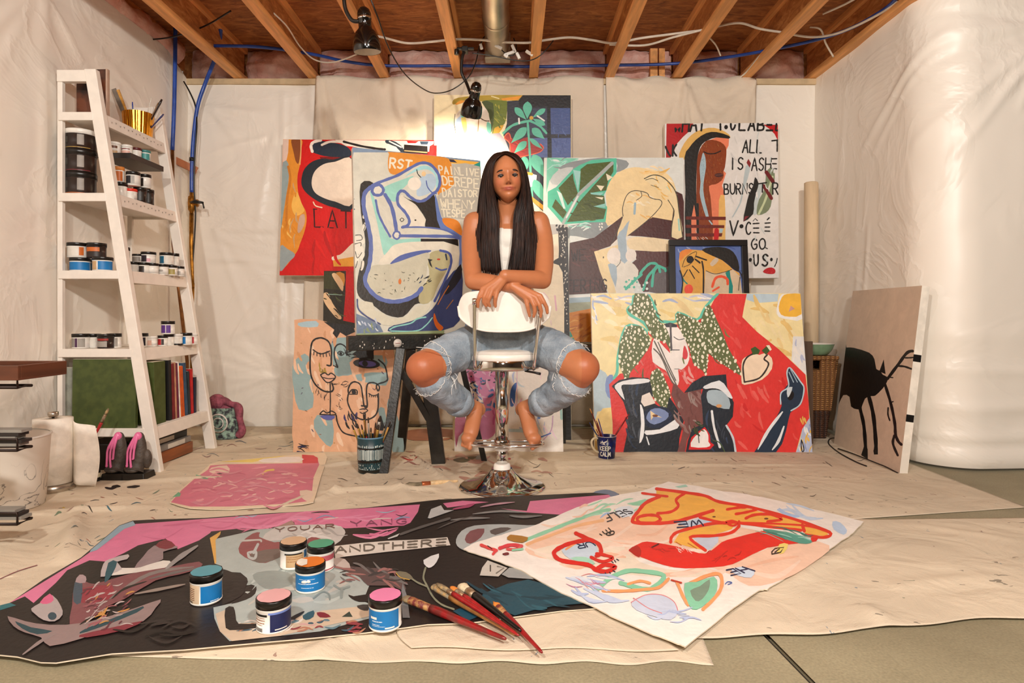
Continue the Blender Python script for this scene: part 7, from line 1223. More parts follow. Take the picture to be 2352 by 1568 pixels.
for k, (px, D, r, h, lb, bd, ld) in enumerate(((262, 3.23, .032, .066, 'brown jar with a white lid on the black tray beside the near post', [('#6b3f22', -150, -30, .5, .75), (T_, -150, -30, .05, .3)], M_JAR), (292, 3.27, .026, .062, 'pink labelled jar with a white lid on the black tray', [('#d9a99a', -150, -30, .1, .5), ('#7a2a2a', -150, -30, .6, .74)], M_JAR), (314, 3.31, .024, .058, 'white jar with a dark red lid on the black tray', [(W, -150, -30, .1, .7)], M('maroon_lid', '#5a1a1c', .4)), (334, 3.36, .026, .058, 'teal jar at the end of the black tray', [(TL, -170, -10, .02, .98)], M('teal_lid', '#3a7f7c', .4)))):
    sj(px, D, 1, r, h, lb, bd, .2225, None, ld)
# ---- books on the lowest board
zB = SH_T[4] + .0008
def book(y0, y1, dx, h, lean, col, lab, x1=None, edge=None, name='book', col2=None):
    """upright book: spine faces the room (+X); y0..y1 thickness"""
    t = thing(name, lab, 'book', (0, 0, zB), 0, 'books and folders on the lowest board'); xs = (fx(.25) - .012) if x1 is None else x1
    m = M('book_' + col.strip('#') + (col2 or '').strip('#'), col, .55, var=.15, scale=24, col2=col2)
    def sl(z): return lean * z
    b = MB(); b.hexa([Vector(p) for p in ((xs - dx, y0, 0), (xs, y0, 0), (xs, y1, 0), (xs - dx, y1, 0), (xs - dx, y0 + sl(h), h), (xs, y0 + sl(h), h), (xs, y1 + sl(h), h), (xs - dx, y1 + sl(h), h))]); b.build('cover', m, t, bevel=.0015)
    b = MB(); k = .002; b.hexa([Vector(p) for p in ((xs - dx + .004, y0 + k + sl(h - .02), h - .02), (xs - .006, y0 + k + sl(h - .02), h - .02), (xs - .006, y1 - k + sl(h - .02), h - .02), (xs - dx + .004, y1 - k + sl(h - .02), h - .02), (xs - dx + .004, y0 + k + sl(h + .001), h + .0012), (xs - .006, y0 + k + sl(h + .001), h + .0012), (xs - .006, y1 - k + sl(h + .001), h + .0012), (xs - dx + .004, y1 - k + sl(h + .001), h + .0012))]); b.build('pages', M('paper', '#e6dcc8', .8), t)
    return t
OL = '#3d4a1f'
book(3.075, 3.095, .31, .335, .02, OL, 'big olive green portfolio facing outward on the lowest board', x1=-1.835, col2='#4a5626'); book(3.11, 3.135, .30, .30, .03, '#3a2428', 'dark red edged folder behind the olive portfolio', x1=-1.86); book(3.128, 3.150, .12, .29, 0.0, '#97988c', 'grey folder nearest the wall on the lowest board', x1=-2.10); book(3.15, 3.18, .2, .27, 0.0, '#1d1c1c', 'black binder behind the grey folder', x1=-2.0)
book(3.16, 3.262, .27, .315, -.03, '#43501f', 'thick olive green album just past the near post', col2='#4d5a2a')
for i, (th, dx, h, ln, c, lb) in enumerate(((.024, .24, .315, -.04, '#171513', 'black spined book leaning next to the olive album'), (.022, .22, .295, -.05, '#7a1f22', 'dark red book between the black and the striped books'), (.012, .22, .300, -.06, '#c08a6a', 'thin striped magazine on the lowest board'), (.016, .22, .295, -.07, '#6a1a3a', 'maroon book leaning on the white folder'), (.010, .24, .300, -.08, '#ece4d8', 'thin white folder beside the orange book'), (.036, .22, .275, -.09, '#d05a1a', 'bright orange book beside the white folder'), (.024, .22, .29, -.10, '#33506a', 'steel blue book behind the orange one'), (.020, .20, .24, -.08, '#1f2a30', 'dark book with a patterned spine next to the red one'), (.024, .20, .25, -.05, '#c01c1c', 'bright red book near the far leg'), (.022, .18, .20, 0.0, '#1b1f33', 'small navy book at the far end of the row'))):
    y = 3.268 + sum((.026, .024, .014, .018, .012, .038, .026, .022, .026, .022)[:i]) * 1.25
    book(y + .03, y + .03 + th, dx, h, ln, c, lb)
# ---- boxes under the lowest board
def carton(p, s, mat, name, lab, cat, rz=0, band=None, z=0):
    t = thing(name, lab, cat, (p[0], p[1], z), rz); b = MB(); b.box((-s[0] / 2, -s[1] / 2, 0), (s[0] / 2, s[1] / 2, s[2])); b.build('box_body', mat, t, bevel=.003)
    if band: b = MB(); b.box((s[0] / 2 - .001, band[0], band[2]), (s[0] / 2 + .0012, band[1], band[3])); b.build('paper_label', M('label_paper', '#d9d4ca', .6), t)
    return t
cz = .008
carton((-1.86, 3.355, 0), (.15, .34, .058), M('stained_wood_box', '#8a4a22', .4, var=.25, scale=8, stretch=(1, .3, 3)), 'wooden_box', 'flat reddish wooden box lying under the ladder shelf', 'box', -.03, z=cz)
carton((-1.87, 3.36, 0), (.15, .33, .032), M('grey_carton', '#8a8580', .6), 'flat_box', 'flat grey box with a white label lying on the wooden box', 'box', -.03, (-.06, .10, .004, .028), z=cz + .0585)
carton((-1.885, 3.34, 0), (.14, .36, .034), M('black_carton', '#1b1918', .4), 'flat_box', 'flat black box with a silver label, topmost under the shelf', 'box', -.03, (-.14, .05, .006, .028), z=cz + .091)
t = carton((-1.93, 3.585, 0), (.12, .10, .118), M('dark_print', '#2a2a2e', .5), 'patterned_box', 'small dark box patterned with grey blooms under the far leg of the shelf', 'box', z=cz)
b = MB(); rg = random.Random(8)
for _ in range(16): b.lathe([(.0, 0), (rg.uniform(.005, .011), 0), (.004, .0012)], (.0603, rg.uniform(-.045, .045), rg.uniform(.01, .11)), 10, axis=(1, 0, 0))
b.build('bloom_pattern', M('bloom', '#8c8c90', .6), t)
b = MB(); b.box((-2.12, 3.10, cz), (-1.93, 3.28, .135)); tag(b.build('storage_box', M_BLK, bevel=.004), 'glossy black box under the near end of the ladder shelf', 'box')
# ---- woven bag behind the shelf
bg = thing('woven_bag', 'pink and mint woven bag slumped on the floor behind the ladder shelf', 'bag', (P(515, 1000, 3.95).x, 3.95, .006))
M_BAGP = M('bag_pink', '#8f4a58', .85, var=.3, scale=30, bump=.5); M_BAGT = M('bag_knit', '#9ab5a4', .9, var=.35, scale=40, col2='#3a3a40', bump=.6)
b = MB()
def bf(u, v):
    a = 2 * PI * u; z = .19 * v; r = 1 + .08 * fbm(math.cos(a) * 2, math.sin(a) * 2, v * 3, 2); sq = .10 * (1 - .25 * v ** 3)
    return (math.copysign(abs(math.cos(a)) ** .6, math.cos(a)) * sq * r, math.copysign(abs(math.sin(a)) ** .7, math.sin(a)) * .075 * r, z)
b.grid(bf, 48, 14); b.build('front_panel', M_BAGT, bg)
b = MB(); b.tube(crom([(.10, -.03, .01), (.125, -.03, .05), (.11, -.03, .12), (.095, -.02, .19), (.05, -.02, .21), (.0, 0, .225), (-.05, 0, .235), (-.09, 0, .2)], 8), [.022 + .004 * math.sin(i * .35) for i in range(57)], 12); b.build('rolled_edge', M_BAGP, bg)
b = MB(); b.ball((-.045, .0, .215), (.055, .05, .055), 18, 12); b.ball((.0, .02, .17), (.09, .05, .05), 16, 10); b.build('stuffed_cloth', M_BAGP, bg)
b = MB(); b.lathe([(.052, 0), (.06, .003), (.052, .006)], (.0, -.078, .1), 24, axis=(0, -1, 0), cap=False); b.lathe([(.03, 0), (.036, .003), (.03, .006)], (.0, -.08, .1), 24, axis=(0, -1, 0), cap=False); b.build('ring_motif', M('bag_motif', '#d9d2cc', .9), bg)
# ---- two dripped sculptures
M_CLAY = M('dark_clay', '#4a4038', .6, var=.25, scale=20, bump=.4); M_DPK = M('dripped_pink', '#e070a0', .3)
for i, (x, lb) in enumerate(((272, 'dark clay sculpture with pink paint dripped over it, beside the paper towels'), (318, 'dark clay sculpture with pink drips, against the near leg of the ladder shelf'))):
    D = 2.96; s = thing('sculpture', lb, 'sculpture', (P(x, 1000, D).x, D, .006), 0, 'pink dripped clay sculptures')
    b = MB(); b.hexa([Vector(p) for p in ((-.055, -.05, 0), (.055, -.05, 0), (.055, .05, 0), (-.055, .05, 0), (-.05, -.045, .03), (.05, -.045, .03), (.05, .045, .03), (-.05, .045, .03))]); b.build('plinth', M_BLK, s, bevel=.003)
    b = MB(); b.tube(crom([(-.008, -.02, .035), (-.006, -.012, .05), (.0, 0, .08), (.006, .0, .13), (.008, 0, .17), (.010, 0, .205), (.012, 0, .214)], 5), [.045, .043, .041, .039, .038, .037, .036, .036, .036, .037, .038, .038, .037, .036, .034, .032, .03, .029, .028, .027, .025, .023, .02, .018, .016, .013, .011, .009, .006, .004, .002][:31], 18, flat=.9); b.ball((-.012, -.025, .045), (.036, .028, .016), 16, 8)
    if i: b.ball((.04, 0, .09), (.022, .02, .045), 14, 8)
    b.build('clay_form', M_CLAY, s)
    b = MB(); rg = random.Random(i + 3)
    for k, (dx, zl) in enumerate(((-.026, .06), (-.012, .055), (.002, .10))):
        b.tube(crom([(.008, -.016, .212), (dx * .5 + .004, -.028, .18), (dx, -.037, .14), (dx - .002, -.040, .10), (dx + (.004 if k == 1 else -.002), -.043, zl)], 5), [.008, .009, .009, .008, .008, .007, .007, .006, .006, .006, .005, .005, .005, .005, .005, .005, .005, .005, .005, .006, .004][:21], 8)
    b.ball((.006, -.012, .198), (.017, .016, .02), 12, 8); b.build('pink_drips', M_DPK, s)
brush(P(249, 938, 2.93), P(213, 1010, 2.90), .0075, '#a01f22', 'red handled brush with a pale crusted tip standing beside the paper towels', .2, .25, None)
t = thing('ink_bottle', 'small dark bottle carrying the red handled brush beside the paper towels', 'bottle', (P(218, 1050, 2.9).x, 2.90, .006)); b = MB(); b.lathe([(0, 0), (.02, 0), (.022, .01), (.022, .05), (.012, .062), (.010, .09), (0, .09)], n=20); b.build('bottle_body', M_BLK, t); b = MB(); b.lathe([(.0225, .02), (.0225, .04)], n=20, cap=False); b.build('bottle_label', M('label_cream', '#d9cfae', .6), t)
# ---- paper towels
pp = FL(122, 1124, .006); tw = thing('paper_towel_holder', 'white paper towel roll on a brushed steel stand', 'paper towel', pp)
M_STEEL = M('brushed_steel', '#b9aea0', .3, .9, var=.15, scale=40, stretch=(1, 1, 6)); M_PAPER = M('towel_paper', '#efe6d8', .9, bump=.2, bscale=60)
b = MB(); b.lathe([(0, 0), (.080, 0), (.083, .004), (.083, .026), (.078, .030), (0, .03)], n=44); b.build('steel_base', M_STEEL, tw)
b = MB(); b.lathe([(.018, .033), (.074, .033), (.0745, .18), (.074, .312), (.02, .313), (.0185, .30)], n=44, cap=False); b.build('towel_roll', M_PAPER, tw)
b = MB(); b.lathe([(.006, .03), (.006, .318), (.018, .32), (.021, .328), (.020, .340), (.0, .343)], n=24); b.build('knob', M_STEEL, tw)
b = MB()
def ts(u, v):
    z = .03 + .27 * v; s = u; return (.070 + .085 * s + .02 * math.sin(PI * v) * s, .025 - .02 * math.sin(s * 5), z - .03 * s * (1 - v) + (-.03 * s * v))
b.grid(ts, 20, 12); o = b.build('loose_sheet', M_PAPER, tw); md = o.modifiers.new('t', 'SOLIDIFY'); md.thickness = .001
# ---- marble pattern bin
bc = Vector((-2.03, 2.52, .006)); bn = thing('waste_bin', 'white bin with grey marble veining in front of the paper towels', 'bin', bc)
def marble():
    m, nt, b_ = nodes('marble_print'); L = nt.links; b_.inputs['Roughness'].default_value = .4; tc = nd(nt, 'ShaderNodeTexCoord'); n = nd(nt, 'ShaderNodeTexNoise', Scale=5.0, Detail=3.0, Roughness=.5, Distortion=2.5); L.new(tc.outputs['Object'], n.inputs['Vector'])
    sx = nd(nt, 'ShaderNodeSeparateXYZ'); L.new(tc.outputs['Object'], sx.inputs[0]); r = nd(nt, 'ShaderNodeValToRGB'); e = r.color_ramp.elements; e[0].position = .485; e[1].position = .515; e[0].color = (1, 1, 1, 1); e[1].color = (1, 1, 1, 1); k = e.new(.5); k.color = (0, 0, 0, 1); L.new(n.outputs['Fac'], r.inputs['Fac'])
    zr = nd(nt, 'ShaderNodeMapRange'); zr.inputs['From Min'].default_value = .2; zr.inputs['From Max'].default_value = .1; L.new(sx.outputs['Z'], zr.inputs['Value']); iv = nd(nt, 'ShaderNodeMath', operation='SUBTRACT'); iv.inputs[0].default_value = 1; L.new(r.outputs['Color'], iv.inputs[1]); mu = nd(nt, 'ShaderNodeMath', operation='MULTIPLY'); L.new(iv.outputs[0], mu.inputs[0]); L.new(zr.outputs['Result'], mu.inputs[1])
    mx = nd(nt, 'ShaderNodeMix', data_type='RGBA'); L.new(mu.outputs[0], mx.inputs['Factor']); mx.inputs['A'].default_value = lin('#e6ddd0'); mx.inputs['B'].default_value = lin('#5a5654'); L.new(mx.outputs['Result'], b_.inputs['Base Color']); return m
b = MB(); b.lathe([(0, 0), (.135, 0), (.138, .004), (.155, .275), (.157, .279), (.152, .279), (.135, .02), (0, .015)], n=48, cap=False); b.build('bin_wall', marble(), bn)
b = MB(); b.lathe([(.152, .276), (.159, .278), (.159, .283), (.152, .284)], n=48, cap=False); b.build('rim', M_WPL, bn)
# ---- side cart with wooden tray and black wire tiers
ct = thing('side_cart', 'wood topped cart with black wire tiers at the edge nearest the bin', 'cart', (-1.565, 2.0, .004)); M_WAL = M('walnut', '#5a2f1a', .4, var=.2, scale=7, stretch=(1, .3, 4))
b = MB(); b.box((-.34, .0, .563), (0, .012, .605)); b.box((-.012, .012, .563), (0, .22, .605)); b.box((-.34, .208, .563), (-.012, .22, .605)); b.box((-.34, .0, .558), (0, .22, .565)); b.build('wood_tray', M_WAL, ct, bevel=.002)
for z in (.535, .335, .10):
    b = MB(); b.tube([(-.34, .01, z), (-.01, .01, z), (-.01, .07, z), (-.34, .07, z)], .005, 8); b.tube([(-.01, .01, z), (-.01, .01, z + .035), (-.34, .01, z + .035)], .004, 6); b.build('wire_tier', M('dark_wire', '#2a1c14', .4, .5), ct)
for x, y in ((-.30, .012), (-.30, .19)): b = MB(); b.tube([(x, y, .0), (x, y, .56)], .005, 8); b.build('leg', M('dark_wire', '#2a1c14', .4, .5), ct)
for i, (z, n, lb) in enumerate(((.345, 5, 'stack of sketch pads on the middle tier of the cart'), (.11, 3, 'stack of pads on the lowest tier of the cart'))):
    for k in range(n):
        b = MB(); sk = .012 * math.sin(k * 2.1 + i); b.hexa([Vector(p) + Vector((-1.565, 2.0, .004)) for p in ((-.33, .02, z + k * .011), (-.015 + sk, .02, z + k * .011), (-.015 + sk, .065, z + k * .011), (-.33, .065, z + k * .011), (-.33, .02, z + k * .011 + .0095), (-.015 + sk, .02, z + k * .011 + .0095), (-.015 + sk, .065, z + k * .011 + .0095), (-.33, .065, z + k * .011 + .0095))])
        w_ = ['lowest', 'second lowest', 'third', 'fourth', 'topmost'][k] if k < n - 1 else 'topmost'
        tag(b.build('sketch_pad', M('pad_' + str(k % 2), ['#8a857c', '#2a2420'][k % 2], .6)), w_ + ' pad in the ' + lb, 'sketch pad', lb)
rg = random.Random(12)
for k, (c, lb) in enumerate((('#9a948a', 'grey palette knife lying on the wood tray of the cart'), ('#b9b2a6', 'pale tube of paint lying on the wood tray of the cart'), ('#4a4642', 'dark marker lying on the wood tray of the cart'))):
    b = MB(); p = Vector((-1.62 - k * .06, 2.05 + k * .04, .580)); b.tube([p, p + Vector((-.07, .03, .004)), p + Vector((-.16, .05, .012))], [.006, .009, .005], 8, flat=.6); tag(b.build(['palette_knife', 'paint_tube', 'marker'][k], M('tray_item_' + c.strip('#'), c, .4)), lb, ['palette knife', 'paint tube', 'marker'][k])
# ================= SEATED WOMAN =================
def skin_mat(name, rough=.42):
    m, nt, b = nodes(name); L = nt.links; b.inputs['Roughness'].default_value = rough; b.inputs['Specular IOR Level'].default_value = .45
    at_ = nd(nt, 'ShaderNodeAttribute', attribute_name='Col'); tc = nd(nt, 'ShaderNodeTexCoord'); n = nd(nt, 'ShaderNodeTexNoise', Scale=35.0, Detail=4.0); L.new(tc.outputs['Object'], n.inputs['Vector'])
    mr = nd(nt, 'ShaderNodeMapRange'); mr.inputs['To Min'].default_value = .93; mr.inputs['To Max'].default_value = 1.07; L.new(n.outputs['Fac'], mr.inputs['Value'])
    sc = nd(nt, 'ShaderNodeVectorMath', operation='SCALE'); L.new(at_.outputs['Color'], sc.inputs[0]); L.new(mr.outputs['Result'], sc.inputs['Scale']); L.new(sc.outputs['Vector'], b.inputs['Base Color'])
    b.inputs['Subsurface Weight'].default_value = .12; b.inputs['Subsurface Radius'].default_value = (1, .35, .2); b.inputs['Subsurface Scale'].default_value = .008
    n2 = nd(nt, 'ShaderNodeTexNoise', Scale=420.0, Detail=2.0); L.new(tc.outputs['Object'], n2.inputs['Vector']); bp = nd(nt, 'ShaderNodeBump', Strength=.08, Distance=.002); L.new(n2.outputs['Fac'], bp.inputs['Height']); L.new(bp.outputs['Normal'], b.inputs['Normal'])
    return m
M_SKIN = skin_mat('skin')
def fuse(b, name, voxel, smooth_n, mat, parent, post=None, color=None):
    """overlapping closed volumes fused into one continuous surface"""
    o = b.build(name + '_raw', mat)
    md = o.modifiers.new('r', 'REMESH'); md.mode = 'VOXEL'; md.voxel_size = voxel
    if smooth_n: ms = o.modifiers.new('s', 'SMOOTH'); ms.factor = .5; ms.iterations = smooth_n
    dg = bpy.context.evaluated_depsgraph_get(); me = bpy.data.meshes.new_from_object(o.evaluated_get(dg))
    bpy.data.objects.remove(o); me.name = name
    if post:
        bm = bmesh.new(); bm.from_mesh(me); post(bm); bm.to_mesh(me); bm.free()
    me.polygons.foreach_set('use_smooth', [True] * len(me.polygons))
    if color:
        at_ = me.color_attributes.get('Col') or me.color_attributes.new('Col', 'FLOAT_COLOR', 'POINT'); d = []
        for v in me.vertices: d += list(color(v.co))
        at_.data.foreach_set('color', d)
    me.materials.clear(); me.materials.append(mat); r = bpy.data.objects.new(name, me); COL.objects.link(r); r.parent = parent
    return r
def chain(b, pts, n=18, flat=1.0):
    if max(p[3] for p in pts) > .03: n = max(n, 36)
    c = [P(p[0], p[1], p[2]) for p in pts]; cc = crom(c, 5); rr = [v[0] for v in crom([(p[3], 0) for p in pts], 5)] if len(pts) > 2 else [p[3] for p in pts]
    if len(pts) < 3: cc = c
    b.tube(cc, rr, n, flat=flat)
    q = 36 if max(rr) > .03 else 16
    b.ball(cc[0], rr[0] * .995, q, q // 2 + 2); b.ball(cc[-1], rr[-1] * .995, q, q // 2 + 2)
pe = bpy.data.objects.new('person', None); COL.objects.link(pe); pe.location = (0, 0, 0)
tag(pe, 'woman with long dark hair, white tank top and ripped jeans, straddling the bar stool with arms crossed on its backrest', 'person')
pe['label'] = 'barefoot woman in white tank top and ripped jeans straddling the bar stool'
# ---- head shape (local: x image right, y toward the camera, z up)
HC = P(1164, 409, 2.80); HR = Matrix.Rotation(math.radians(-5), 3, 'X') @ Matrix.Rotation(math.radians(-4), 3, 'Y') @ Matrix.Rotation(math.radians(3), 3, 'Z')
def h2w(p): q = HR @ Vector((p[0], -p[1], p[2])); return HC + q
def w2h(w): q = HR.transposed() @ (Vector(w) - HC); return Vector((q.x, -q.y, q.z))
def gz(a, s): return math.exp(-(a / s) ** 2)
def head_pt(sx, sy, sz, k=1.0):
    x, y, z = .0735 * sx, .094 * sy, .112 * sz
    if sz < 0:
        t = -sz; x *= 1 - .30 * t ** 2.2; y = y * (1 - .10 * t) + .022 * t ** 1.5 * (1 if sy > -.3 else 0)
    if sy > 0: y *= 1 - .10 * abs(sx) ** 3
    if sy < 0 and sz < -.2: y *= 1 - .5 * min(1, (-sz - .2) / .6)
    if k != 1.0: return Vector((x * k, y * k, z * k))
    if sy > 0.05:
        f = min(1, sy / .35); z0 = z; z = (z + .013) / .9
        d = -.0095 * (gz(x - .030, .016) + gz(x + .030, .016)) * gz(z - .001, .0105) + .0042 * gz(z - .021, .009) * gz(abs(x) - .022, .026)
        br = max(0, min(1, (.016 - z) / .05)); d += (.006 + .013 * br) * gz(x, .0095) * (1 if -.036 < z < .02 else gz(z - (-.036 if z <= -.036 else .02), .007))
        d += .0085 * gz(x, .0105) * gz(z + .033, .0085) + .0065 * (gz(x - .0125, .0068) + gz(x + .0125, .0068)) * gz(z + .0385, .0065) - .005 * gz(x, .016) * gz(z + .0475, .0055)
        zm = z - 2.6 * x * x; d += .0050 * gz(x, .026) * gz(zm + .0585, .0036) + .0062 * gz(x, .022) * gz(zm + .0672, .0045) - .0056 * gz(x, .029) * gz(zm + .0627, .0019) - .0045 * gz(abs(x) - .031, .006) * gz(z + .0605, .006)
        d += -.004 * gz(x, .02) * gz(z + .078, .005) + .0075 * gz(x, .02) * gz(z + .096, .013) + .0045 * gz(abs(x) - .043, .018) * gz(z + .028, .02) - .003 * gz(abs(x) - .040, .012) * gz(z + .055, .014)
        y += d * f; z = z0
    return Vector((x, y, z))
def head_mesh(b, k=1.0, n=120, m=110, cut=None):
    vs, fs = [], []
    for i in range(1, m):
        t = PI * i / m
        for j in range(n):
            a = 2 * PI * j / n; vs.append(h2w(head_pt(math.sin(t) * math.cos(a), math.sin(t) * math.sin(a), math.cos(t), k)))
    vs += [h2w(head_pt(0, 0, 1, k)), h2w(head_pt(0, 0, -1, k))]; T = len(vs) - 2
    for i in range(m - 2):
        for j in range(n): fs.append((i * n + j, (i + 1) * n + j, (i + 1) * n + (j + 1) % n, i * n + (j + 1) % n))
    for j in range(n): fs.append((T, j, (j + 1) % n)); fs.append((T + 1, (m - 2) * n + (j + 1) % n, (m - 2) * n + j))
    b.add(vs, [f[::-1] for f in fs], True)
b = MB(); head_mesh(b)
for s in (-1, 1): b.ball(h2w((s * .075, -.012, -.008)), (.008, .018, .030), 12, 8, HR)
chain(b, [(1166, 462, 2.835, .046), (1164, 492, 2.855, .047), (1163, 520, 2.865, .056)])
def ell(px, py, D, r): b.ball(P(px, py, D), r, 28, 18)
ell(1163, 548, 2.87, (.150, .082, .085)); ell(1163, 600, 2.88, (.140, .092, .12)); ell(1134, 582, 2.815, (.052, .045, .052)); ell(1193, 582, 2.815, (.052, .045, .052)); ell(1163, 670, 2.895, (.118, .083, .12)); ell(1165, 770, 2.915, (.16, .112, .105))
for s in (-1, 1): chain(b, [(1163 + s * 14, 492, 2.865, .036), (1163 + s * 45, 503, 2.862, .043), (1163 + s * 74, 512, 2.858, .049)])
# arms
chain(b, [(1091, 512, 2.855, .051), (1084, 550, 2.83, .047), (1083, 600, 2.76, .041), (1087, 643, 2.695, .0375)]); chain(b, [(1087, 645, 2.695, .0375), (1112, 648, 2.675, .0385), (1150, 652, 2.64, .032), (1179, 657, 2.615, .0255)])
chain(b, [(1236, 511, 2.855, .051), (1246, 550, 2.83, .047), (1250, 600, 2.76, .041), (1246, 643, 2.695, .0385)]); chain(b, [(1246, 643, 2.695, .0385), (1222, 641, 2.66, .0375), (1190, 637, 2.62, .031), (1160, 633, 2.588, .0255)])
def Zh(x, y): return 1040 + x / 7.84, 580 + y / 7.84
def hand(wr, Dw, kn, fing, Dk, thumb):
    w = Zh(*wr)
    for (kx, ky), D in zip(kn, Dk):
        k = Zh(kx, ky); chain(b, [(w[0], w[1], Dw, .019), ((w[0] + k[0]) / 2, (w[1] + k[1]) / 2, (Dw + D) / 2, .0155), (k[0], k[1], D, .0115)], 12)
    for i, (f, (kx, ky), D) in enumerate(zip(fing, kn, Dk)):
        pts = [(*Zh(kx, ky), D, .0112)]
        for j, (x, y, dd) in enumerate(f): pts.append((*Zh(x, y), D + dd, (.0092, .0083, .0066)[j]))
        cs = [P(*p[:3]) for p in pts]
        for p, q in zip(pts, pts[1:]): chain(b, [p, q], 12)
    chain(b, [(*Zh(*p[:2]), p[2], p[3]) for p in thumb], 12)
hand((955, 425), 2.586, [(540, 655), (628, 655), (712, 668), (800, 675)], [[(478, 795, -.003), (452, 890, .006), (455, 975, .014)], [(566, 800, -.004), (560, 890, .004), (598, 960, .012)], [(655, 815, -.004), (635, 895, .004), (668, 962, .012)], [(772, 810, -.003), (762, 895, .005), (768, 968, .012)]], [2.590, 2.583, 2.581, 2.584], [(850, 470, 2.61, .016), (700, 520, 2.655, .0125), (610, 600, 2.675, .0095)])
hand((1075, 600), 2.606, [(1312, 815), (1402, 820), (1492, 810), (1575, 785)], [[(1345, 960, -.003), (1365, 1060, .006), (1382, 1140, .013)], [(1462, 950, -.005), (1480, 1060, .003), (1458, 1150, .012)], [(1560, 940, -.005), (1592, 1050, .003), (1582, 1155, .012)], [(1640, 890, -.003), (1690, 985, .005), (1702, 1085, .012)]], [2.590, 2.583, 2.581, 2.586], [(1180, 610, 2.64, .016), (1330, 660, 2.665, .0125), (1420, 720, 2.672, .0095)])
# legs and feet
def leg(s):
    L_ = s < 0; q = lambda l, r: l if L_ else r
    chain(b, [(q(1120, 1210), 788, 2.90, .083), (q(1060, 1262), 806, 2.76, .079), (q(1010, 1306), 829, 2.66, .074), (q(971, 1339), 844, 2.60, .0690)], 26)
    chain(b, [(q(973, 1337), 849, 2.61, .0665), (q(1000, 1312), 876, 2.68, .060), (q(1038, 1270), 908, 2.78, .052), (q(1075, 1226), 931, 2.86, .040), (q(1090, 1206), 938, 2.885, .036)], 24)
    chain(b, [(q(1092, 1205), 938, 2.88, .036), (q(1087, 1213), 966, 2.848, .0345), (q(1081, 1220), 994, 2.812, .0335), (q(1075, 1227), 1012, 2.792, .024)], 18, .9)
    b.ball(P(q(1076, 1226), 1006, 2.795), (.033, .034, .027), 24, 14)
    b.ball(P(q(1101, 1198), 940, 2.905), (.030, .032, .032), 16, 10)
    for i in range(5):
        t = i / 4; sx = (-1 if L_ else 1)
        x0 = q(1064, 1218) + (20 * t if L_ else 20 * (1 - t)); big = (i == 0) if not L_ else (i == 4)
        # big toe on the inner side
        tt = (1 - t) if L_ else t
        x = q(1079 - 17 * tt, 1223 + 17 * tt); y = 1029 - 7 * tt; D = 2.768 + .03 * tt; chain(b, [(q(1076, 1226) + (x - q(1072, 1230)) * .8, 1010 - 3 * tt, D + .012, .0125), (x, y, D, .0105 if tt < .2 else .0078)], 12)
leg(-1); leg(1)
SK = lin('#bd7850'); SK2 = lin('#c97b58'); LIP = lin('#a24a3e'); BRW = lin('#3a2219')
def skin_col(co):
    c = SK
    h = w2h(co); hz = (h.z + .013) / .9
    if h.length < .15 and h.y > .02:
        zm = hz - 2.6 * h.x * h.x; l = gz(h.x, .027) * max(gz(zm + .0588, .0036), gz(zm + .0670, .0044)); l = min(1, l * 1.2) if abs(h.x) < .033 else 0; h = Vector((h.x, h.y, hz)); mo = .8 * gz(h.x, .026) * gz(zm + .0627, .0013)
        c = tuple(a + (b_ - a) * l for a, b_ in zip(c, LIP)); c = tuple(a + (b_ - a) * mo for a, b_ in zip(c, lin('#5a241c')))
        k = .35 * (gz(h.x - .04, .02) + gz(h.x + .04, .02)) * gz(h.z + .028, .02); c = tuple(a + (b_ - a) * k for a, b_ in zip(c, lin('#d0705a')))
        n_ = min(1, 1.0 * (gz(h.x - .0075, .0032) + gz(h.x + .0075, .0032)) * gz(h.z + .0435, .0028)); c = tuple(a + (b_ - a) * n_ for a, b_ in zip(c, lin('#4a1f14')))
        e = .45 * (gz(h.x - .030, .017) + gz(h.x + .030, .017)) * gz(h.z - .004, .010); c = tuple(a + (b_ - a) * e for a, b_ in zip(c, lin('#8a4a34')))
    elif co.z < .62 and abs(co.x - .0) > .28 and co.y < 2.68:
        c = tuple((a + b_) / 2 for a, b_ in zip(SK, lin('#b05c3c')))
    return c
body = fuse(b, 'body', .0027, 5, M_SKIN, pe, None, skin_col)
